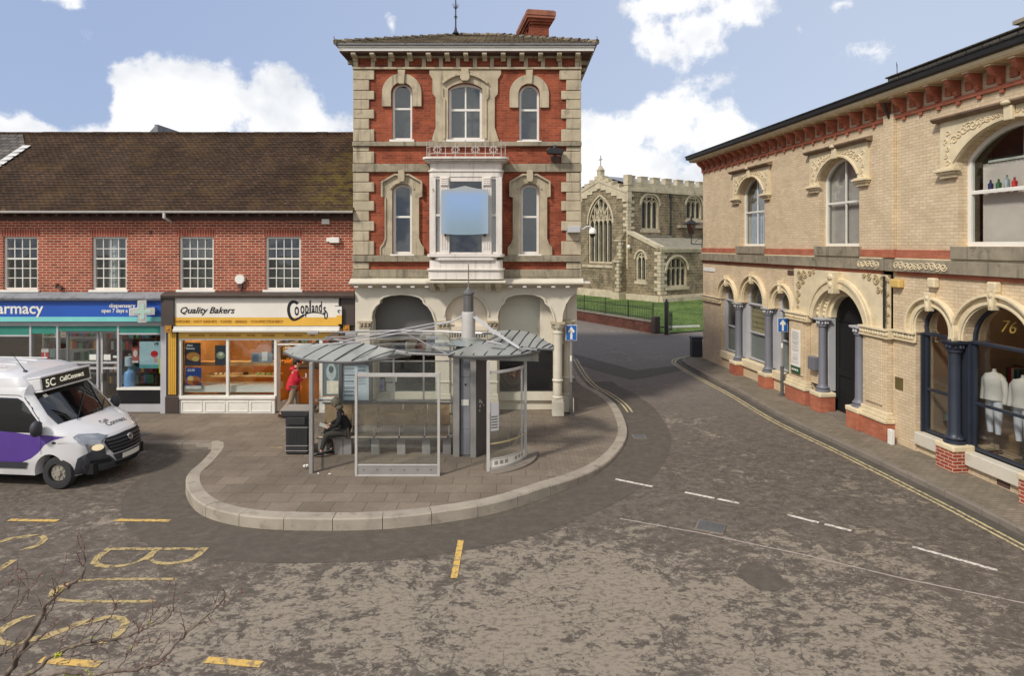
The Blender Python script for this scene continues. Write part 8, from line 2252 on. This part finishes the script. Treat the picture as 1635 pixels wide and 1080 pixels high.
# ================================================================== people
def skinned(nodes, edges, sub=2, name='body', mat=None, parent=None, root=0):
    """nodes: (x, y, z, r[, r2]); grown with a skin modifier, baked to a mesh"""
    me = bpy.data.meshes.new(name); me.from_pydata([n[:3] for n in nodes], edges, [])
    o = bpy.data.objects.new(name, me); COL.objects.link(o)
    m = o.modifiers.new('skin', 'SKIN'); m.use_smooth_shade = True; m.branch_smoothing = .6
    for i, n in enumerate(nodes):
        sv = me.skin_vertices[0].data[i]; sv.radius = (n[3], n[4] if len(n) > 4 else n[3]); sv.use_root = (i == root)
    s = o.modifiers.new('sub', 'SUBSURF'); s.levels = sub; s.render_levels = sub
    dg = bpy.context.evaluated_depsgraph_get()
    m2 = bpy.data.meshes.new_from_object(o.evaluated_get(dg)); bpy.data.objects.remove(o)
    m2.name = name; m2.materials.clear(); m2.materials.append(mat)
    r = bpy.data.objects.new(name, m2); COL.objects.link(r); r.parent = parent
    return r
def chain(i0, n): return [(i0 + k, i0 + k + 1) for k in range(n - 1)]
skin = mk('skin', (196, 150, 124), .6, .06, 6, bump=.001)
def figure(P, J, nodes_legs=True):
    """J: joints; body is one continuous skinned mesh with five-fingered hands"""
    N = []; E = []
    def add(p, r, r2=None): N.append(tuple(p) + ((r, r2) if r2 else (r,))); return len(N) - 1
    pel = add(J['pelvis'], .13, .10); sp_ = add(J['waist'], .12, .09); ch_ = add(J['chest'], .14, .10); nk = add(J['neck'], .055); hd0 = add(J['head'] - V((0, 0, .07)), .07, .075); hd = add(J['head'] + V((0, 0, .0)), .085, .09); hd2 = add(J['head'] + V((0, 0, .08)), .06, .065)
    E.extend([(pel, sp_), (sp_, ch_), (ch_, nk), (nk, hd0), (hd0, hd), (hd, hd2)])
    f = J['face']; nose = add(J['head'] + f * .095 + V((0, 0, -.015)), .014); E.append((hd, nose))
    for s_ in (0, 1):
        sh, el_, wr = J['sh'][s_], J['el'][s_], J['wr'][s_]; a = add(sh, .055); b = add(el_, .042); c = add(wr, .028)
        E.extend([(ch_, a), (a, b), (b, c)])
        d = (wr - el_).normalized(); pm = wr + d * .07; p_ = add(pm, .034, .016); E.append((c, p_))
        side = d.cross(V((0, 0, 1))).normalized() if abs(d.z) < .95 else V((0, 1, 0)); curl = V((0, 0, -1)) if abs(d.z) < .9 else f
        for k, L in enumerate((.065, .075, .07, .055)):
            off = side * ((k - 1.5) * .019); q0 = add(pm + off + d * .025, .0095); q1 = add(pm + off + d * (.025 + L * .5) + curl * .012, .009); q2 = add(pm + off + d * (.02 + L * .75) + curl * .035, .008); E.extend([(p_, q0), (q0, q1), (q1, q2)])
        q0 = add(wr + d * .035 + side * .035, .012); q1 = add(wr + d * .075 + side * .05 + curl * .01, .01); E.extend([(c, q0), (q0, q1)])
        hp, kn, an, to = J['hp'][s_], J['kn'][s_], J['an'][s_], J['to'][s_]; a = add(hp, .085); b = add(kn, .055); m_ = add(kn.lerp(an, .35), .056); c = add(an, .036); e = add(to, .035, .025)
        E.extend([(pel, a), (a, b), (b, m_), (m_, c), (c, e)])
    return skinned(N, E, 1, 'body', skin, P)
def garment(P, name, mat, seqs, root=0):
    N = []; E = []
    idx = {}
    for s_ in seqs:
        prev = None
        for (p, r) in s_:
            key = (round(p.x, 4), round(p.y, 4), round(p.z, 4))
            if key not in idx: idx[key] = len(N); N.append((p.x, p.y, p.z) + (r if isinstance(r, tuple) else (r,)))
            if prev is not None and prev != idx[key]: E.append((prev, idx[key]))
            prev = idx[key]
    return skinned(N, E, 2, name, mat, P)
def eyes(P, J):
    f = J['face']; sd_ = f.cross(V((0, 0, 1))).normalized(); t = MB()
    for s_ in (-1, 1): c = J['head'] + f * .082 + sd_ * s_ * .032 + V((0, 0, .01)); t.ball(c, .011, 6, 5)
    t.build('eyes', G['black'], P); t = MB(); c = J['head'] + f * .084 + V((0, 0, -.06)); t.ball(c, (.012, .024, .007), 8, 5); t.build('mouth', mk('lips', (160, 96, 88), .6, 0, 1, bump=0), P)
    t = MB()
    for s_ in (-1, 1): t.ball(J['head'] + sd_ * s_ * .088 + V((0, 0, -.01)), (.02, .012, .032), 8, 6)
    t.build('ears', skin, P)
# --- walking into the bakery, seen from behind and the side
pr = thing('person', 'person in a bright red hooded coat and beige trousers walking into the bakery doorway', 'person', (-6.5, 18.6, .12), R(28))
J = dict(pelvis=V((0, 0, .92)), waist=V((.01, 0, 1.05)), chest=V((.04, 0, 1.27)), neck=V((.07, 0, 1.44)), head=V((.11, 0, 1.58)), face=V((.97, 0, -.25)).normalized(),
         sh=[V((.04, .17, 1.36)), V((.04, -.17, 1.36))], el=[V((.06, .26, 1.08)), V((.06, -.26, 1.08))], wr=[V((.27, .1, 1.1)), V((.28, -.1, 1.12))],
         hp=[V((.0, .09, .86)), V((.0, -.09, .86))], kn=[V((.13, .09, .48)), V((-.08, -.09, .48))], an=[V((.09, .09, .09)), V((-.38, -.09, .14))], to=[V((.24, .09, .04)), V((-.27, -.09, .03))])
figure(pr, J); eyes(pr, J)
redc = mk('red_coat_fabric', (186, 20, 44), .75, .14, 7, bump=.01)
cj = [[(V((.0, 0, .74)), (.23, .19)), (V((.0, 0, .9)), (.23, .19)), (J['waist'], (.22, .18)), (J['chest'], (.2, .16)), (V((.05, 0, 1.4)), (.1, .1))]]
for s_ in (0, 1): cj.append([(J['chest'], (.2, .16)), (J['sh'][s_], .085), (J['el'][s_], .072), (J['wr'][s_].lerp(J['el'][s_], .1), .05)])
garment(pr, 'coat', redc, cj)
t = MB(); t.ball((.0, 0, 1.41), (.1, .13, .07), 14, 9); t.build('hood', redc, pr, smooth=60)
tj = []
for s_ in (0, 1): tj.append([(J['pelvis'], (.14, .13)), (J['hp'][s_], .1), (J['kn'][s_], .078), (J['kn'][s_].lerp(J['an'][s_], .5), .07), (J['an'][s_] + V((0, 0, .03)), .062)])
garment(pr, 'trousers', mk('beige_trousers', (140, 122, 100), .85, .12, 6, bump=.008), tj)
t = MB(); t.ball((-.0, 0, .80), (.17, .16, .09), 14, 8); t.build('shirt_hem', mk('dark_green_cloth', (56, 62, 50), .85, .1, 5), pr, smooth=60)
t = MB(); t.ball(J['head'] + V((-.025, 0, .04)), (.105, .095, .1), 14, 10); t.build('hair', mk('dark_hair', (38, 30, 26), .7, .2, 20, bump=.01), pr, smooth=60)
t = MB()
for s_ in (0, 1): a, b = J['an'][s_], J['to'][s_]; t.tube([a + V((-.05, 0, -.03)), a.lerp(b, .5) + V((0, 0, .0)), b + V((.05, 0, .0))], [.05, .048, .035], 10)
t.build('shoes', mk('brown_shoes', (74, 56, 44), .6, .1, 5), pr, smooth=60)
ph = MB().box(.36, .375, -.06, .05, 1.1, 1.24).build('phone', G['white'], bevel=.005); ph.location = pr.location; ph.rotation_euler = pr.rotation_euler; tag(ph, 'white phone held up by the person in the red coat', 'phone')
# --- sitting in the shelter, reading
p2 = thing('person', 'seated person in black jacket and khaki hood bent over papers on the shelter bench', 'person', (-3.98, 15.02, .2), R(180 + 12))
J = dict(pelvis=V((-.02, 0, .56)), waist=V((.0, 0, .70)), chest=V((.1, 0, .92)), neck=V((.2, 0, 1.08)), head=V((.26, 0, 1.22)), face=V((.8, 0, -.6)).normalized(),
         sh=[V((.12, .17, 1.0)), V((.12, -.17, 1.0))], el=[V((.18, .24, .75)), V((.18, -.24, .75))], wr=[V((.40, .1, .69)), V((.40, -.1, .69))],
         hp=[V((.04, .1, .55)), V((.04, -.1, .55))], kn=[V((.44, .1, .52)), V((.42, -.12, .5))], an=[V((.56, .1, .12)), V((.34, -.12, .09))], to=[V((.68, .1, .05)), V((.48, -.12, .03))])
figure(p2, J); eyes(p2, J)
blkc = mk('black_jacket_fabric', (24, 22, 24), .8, .2, 7, bump=.01)
cj = [[(V((-.03, 0, .5)), (.18, .16)), (J['waist'], (.19, .16)), (J['chest'], (.2, .15)), (V((.19, 0, 1.05)), (.11, .1))]]
for s_ in (0, 1): cj.append([(J['chest'], (.2, .15)), (J['sh'][s_], .085), (J['el'][s_], .07), (J['wr'][s_].lerp(J['el'][s_], .12), .048)])
garment(p2, 'jacket', blkc, cj)
tj = []
for s_ in (0, 1): tj.append([(J['pelvis'] + V((0, 0, -.01)), (.15, .12)), (J['hp'][s_], .1), (J['kn'][s_], .082), (J['kn'][s_].lerp(J['an'][s_], .5), .066), (J['an'][s_] + V((0, 0, .03)), .058)])
garment(p2, 'trousers', mk('charcoal_trousers', (58, 54, 50), .85, .12, 6, bump=.008), tj)
t = MB(); t.ball(J['head'] + V((-.035, 0, .03)), (.125, .11, .13), 14, 10); t.ball(J['head'] + V((-.1, 0, -.09)), (.1, .12, .08), 12, 8); t.build('hood', mk('khaki_hood', (104, 97, 82), .85, .1, 6, bump=.008), p2, smooth=60)
t = MB()
for s_ in (0, 1): a, b = J['an'][s_], J['to'][s_]; t.tube([a + V((-.05, 0, -.03)), a.lerp(b, .5), b + V((.06, 0, .0))], [.052, .05, .035], 10)
t.build('shoes', G['black'], p2, smooth=60)
pp_ = MB(); pp_.T = Matrix.Translation((.50, 0, .70)) @ Matrix.Rotation(R(-25), 4, 'Y'); pp_.box(-.1, .12, -.14, -.002, 0, .004); pp_.box(-.1, .12, .002, .14, 0, .004)
o = pp_.build('papers', G['white']); o.location = p2.location; o.rotation_euler = p2.rotation_euler; tag(o, 'open white papers held on the lap of the seated person', 'papers')
bg = MB(); bg.plate([(-.18, 0), (.18, 0), (.16, .1), (-.15, .12)], (), -.14, .14); o = bg.build('bag', G['black'], loc=(-4.36, 15.14, .665), bevel=.04); tag(o, 'flat black bag lying on the bench beside the seated person', 'bag')

# ================================================================== bare tree in the near corner
def barkmat(name, c, c2, moss=(.56, .66)):
    t = NT(name); v = t.obj(); n = t.noise(v, 14, 5, .65); m = t.noise(v, 5.5, 4, .6)
    col = t.mix(t.smooth(n, .35, .65), lin(c), lin(c2)); col = t.mix(t.smooth(m, *moss), col, lin((166, 162, 62)))
    return t.fin(col, .85, t.bump(n, .004, .6), spec=.2)
bark = barkmat('lichen_bark', (128, 114, 102), (88, 76, 66), (.64, .72)); bark2 = barkmat('twig_bark', (118, 104, 96), (84, 66, 58), (.66, .72))
tr = thing('tree', 'bare tree with thin lichen spotted branches reaching up into the near left corner', 'tree', (-4.6, 4.9, 0))
O = V((-4.6, 4.9, 0))
def PT(u, v, Y): return V(((u - 817.5) / 1000 * Y, Y, 5.2 - (v - 392) / 1000 * Y)) - O
rt = random.Random(21)
trunk = MB(); brs = MB(); tw = MB(); buds = MB(); lich = MB()
hub = PT(-70, 1130, 5.1)
trunk.tube([V((0, 0, -.05)), V((.02, .02, .5)), V((0, .0, 1.0)), hub + V((-.05, 0, -.25)), hub], [.11, .085, .075, .06, .05], 12)
def limb(pts, r0, r1, mb, n=7, twn=6, tl=.35):
    P = catmull([tuple(p) for p in pts], 6); m = len(P)
    P = [p + V((rt.gauss(0, .006), rt.gauss(0, .006), rt.gauss(0, .006))) if 0 < i < m - 1 else p for i, p in enumerate(P)]
    mb.tube(P, [.8 * (r0 + (r1 - r0) * i / (m - 1)) for i in range(m)], n)
    for k in range(twn):
        i = rt.randrange(m // 4, m - 1); p = P[i]; d = (P[min(i + 1, m - 1)] - P[i - 1]).normalized()
        side = V((rt.gauss(0, 1), rt.gauss(0, .7), rt.gauss(0, 1))); side = (side - d * side.dot(d)).normalized()
        L = tl * rt.uniform(.35, 1.1); q = p; dd = (d * .9 + side * .7).normalized(); seq = [p]
        for j in range(5):
            q = q + dd * L / 5; seq.append(q); dd = (dd + V((rt.gauss(0, .2), rt.gauss(0, .2), rt.gauss(0, .2) + .06))).normalized()
        tw.tube(seq, [.0036 - .0005 * j for j in range(6)], 5)
        for j in (2, 4, 5):
            buds.ball(seq[j], .006, 5, 4)
            if rt.random() < .7:
                s2 = V((rt.gauss(0, 1), rt.gauss(0, 1), rt.gauss(0, 1))).normalized() * L * .35; tw.tube([seq[j], seq[j] + s2 * .5 + V((0, 0, .01)), seq[j] + s2], [.003, .0025, .0015], 4)
    return P
Y1 = 4.6
limb([hub, PT(-10, 1110, 4.9), PT(25, 1055, 4.8), PT(55, 1005, 4.7), PT(85, 955, 4.7), PT(118, 932, 4.7), PT(133, 915, 4.7), PT(134, 880, 4.7)], .032, .006, brs, 8, 10, .2)
limb([hub, PT(0, 1105, 5.1), PT(55, 1070, 5.1), PT(90, 1045, 5.1), PT(145, 1025, 5.1), PT(200, 1018, 5.0), PT(240, 1000, 5.0), PT(262, 993, 5.0), PT(277, 973, 5.0)], .028, .005, brs, 8, 10, .34)
limb([PT(140, 1028, 5.1), PT(155, 1010, 5.0), PT(175, 985, 5.0), PT(190, 958, 5.0)], .009, .003, brs, 6, 3, .2)
limb([PT(235, 1001, 5.0), PT(243, 985, 5.0), PT(258, 965, 5.0), PT(270, 950, 5.0)], .006, .002, tw, 5, 3, .15)
limb([hub + V((0, 0, -.15)), PT(70, 1082, 4.4), PT(150, 1077, 4.4), PT(220, 1068, 4.4), PT(255, 1058, 4.4), PT(290, 1020, 4.5), PT(330, 985, 4.5), PT(355, 960, 4.5), PT(383, 932, 4.5)], .024, .004, brs, 8, 9, .3)
limb([PT(345, 968, 4.5), PT(365, 962, 4.5), PT(380, 950, 4.5), PT(384, 938, 4.5)], .005, .002, tw, 5, 2, .12)
limb([hub, PT(-30, 1075, 5.3), PT(10, 1040, 5.4), PT(50, 1010, 5.4), PT(75, 985, 5.4), PT(88, 955, 5.4), PT(90, 938, 5.4)], .018, .004, brs, 7, 9, .34)
limb([hub, PT(-60, 1050, 4.9), PT(-20, 1000, 5.0), PT(10, 985, 5.0), PT(40, 950, 5.0), PT(48, 930, 5.0)], .016, .003, brs, 7, 10, .32)
limb([PT(0, 942, 5.6), PT(20, 928, 5.6), PT(42, 938, 5.6), PT(45, 960, 5.6)][::-1] , .006, .003, tw, 5, 3, .2)
limb([PT(-40, 985, 5.6), PT(-10, 950, 5.6), PT(12, 932, 5.6), PT(22, 927, 5.6)], .009, .004, brs, 6, 3, .25)
limb([PT(30, 1050, 4.7), PT(75, 1010, 4.6), PT(100, 995, 4.6), PT(112, 1005, 4.6)], .008, .003, tw, 5, 5, .22)
limb([PT(95, 1045, 5.1), PT(125, 1048, 5.0), PT(160, 1035, 5.0), PT(175, 1050, 5.0)], .008, .003, tw, 5, 5, .2)
limb([PT(185, 1075, 4.5), PT(205, 1045, 4.6), PT(218, 1020, 4.6), PT(222, 1000, 4.6)], .007, .003, tw, 5, 5, .2)
tk = trunk.build('trunk', bark, tr, smooth=50); brs.build('branches', bark, tk, smooth=50); tw.build('twigs', bark2, tk, smooth=50); buds.build('buds', mk('reddish_buds', (122, 72, 62), .7, .1, 5), tk)
for (u, v, Y, r_) in ((95, 1046, 5.08, .03), (93, 1043, 5.08, .022), (148, 1021, 5.08, .018), (240, 996, 4.98, .014), (110, 1079, 4.38, .03), (125, 1078, 4.38, .025), (140, 1077, 4.38, .02), (88, 1048, 5.08, .02)):
    p = PT(u, v, Y)
    for k in range(6): lich.ball(p + V((rt.gauss(0, r_ * .8), rt.gauss(0, r_ * .5), rt.gauss(0, r_ * .4))), r_ * rt.uniform(.2, .4), 6, 4)
for o_ in (bpy.data.objects['twigs'], bpy.data.objects['buds']): o_['kind'] = 'stuff'
lich.build('lichen', mk('yellow_lichen', (172, 174, 58), .9, .25, 30, bump=.004), tk, kind='stuff')

# repeats of a kind share a group
GR = {'poster': 'posters in the shop windows', 'notice': 'paper notices on the glass', 'cake': 'cakes on the bakery shelves', 'bread_roll': 'loaves on the bakery shelves', 'bottle': 'bottles on the upper window ledge', 'mannequin': 'dressed mannequins in the shop window',
      'service_cover': 'metal covers in the ground', 'litter': 'scraps of litter by the shelter', 'price_label': 'small labels in the dark window', 'display_shelf': 'stocked shelves inside the shops', 'clothes_rail': 'clothes rails inside the shop', 'wall_vent': 'small fittings on the brick wall', 'litter_bin': 'litter bins'}
for o in list(COL.objects):
    b_ = o.name.split('.')[0]
    if o.parent is None and b_ in GR and 'group' not in o: o['group'] = GR[b_]
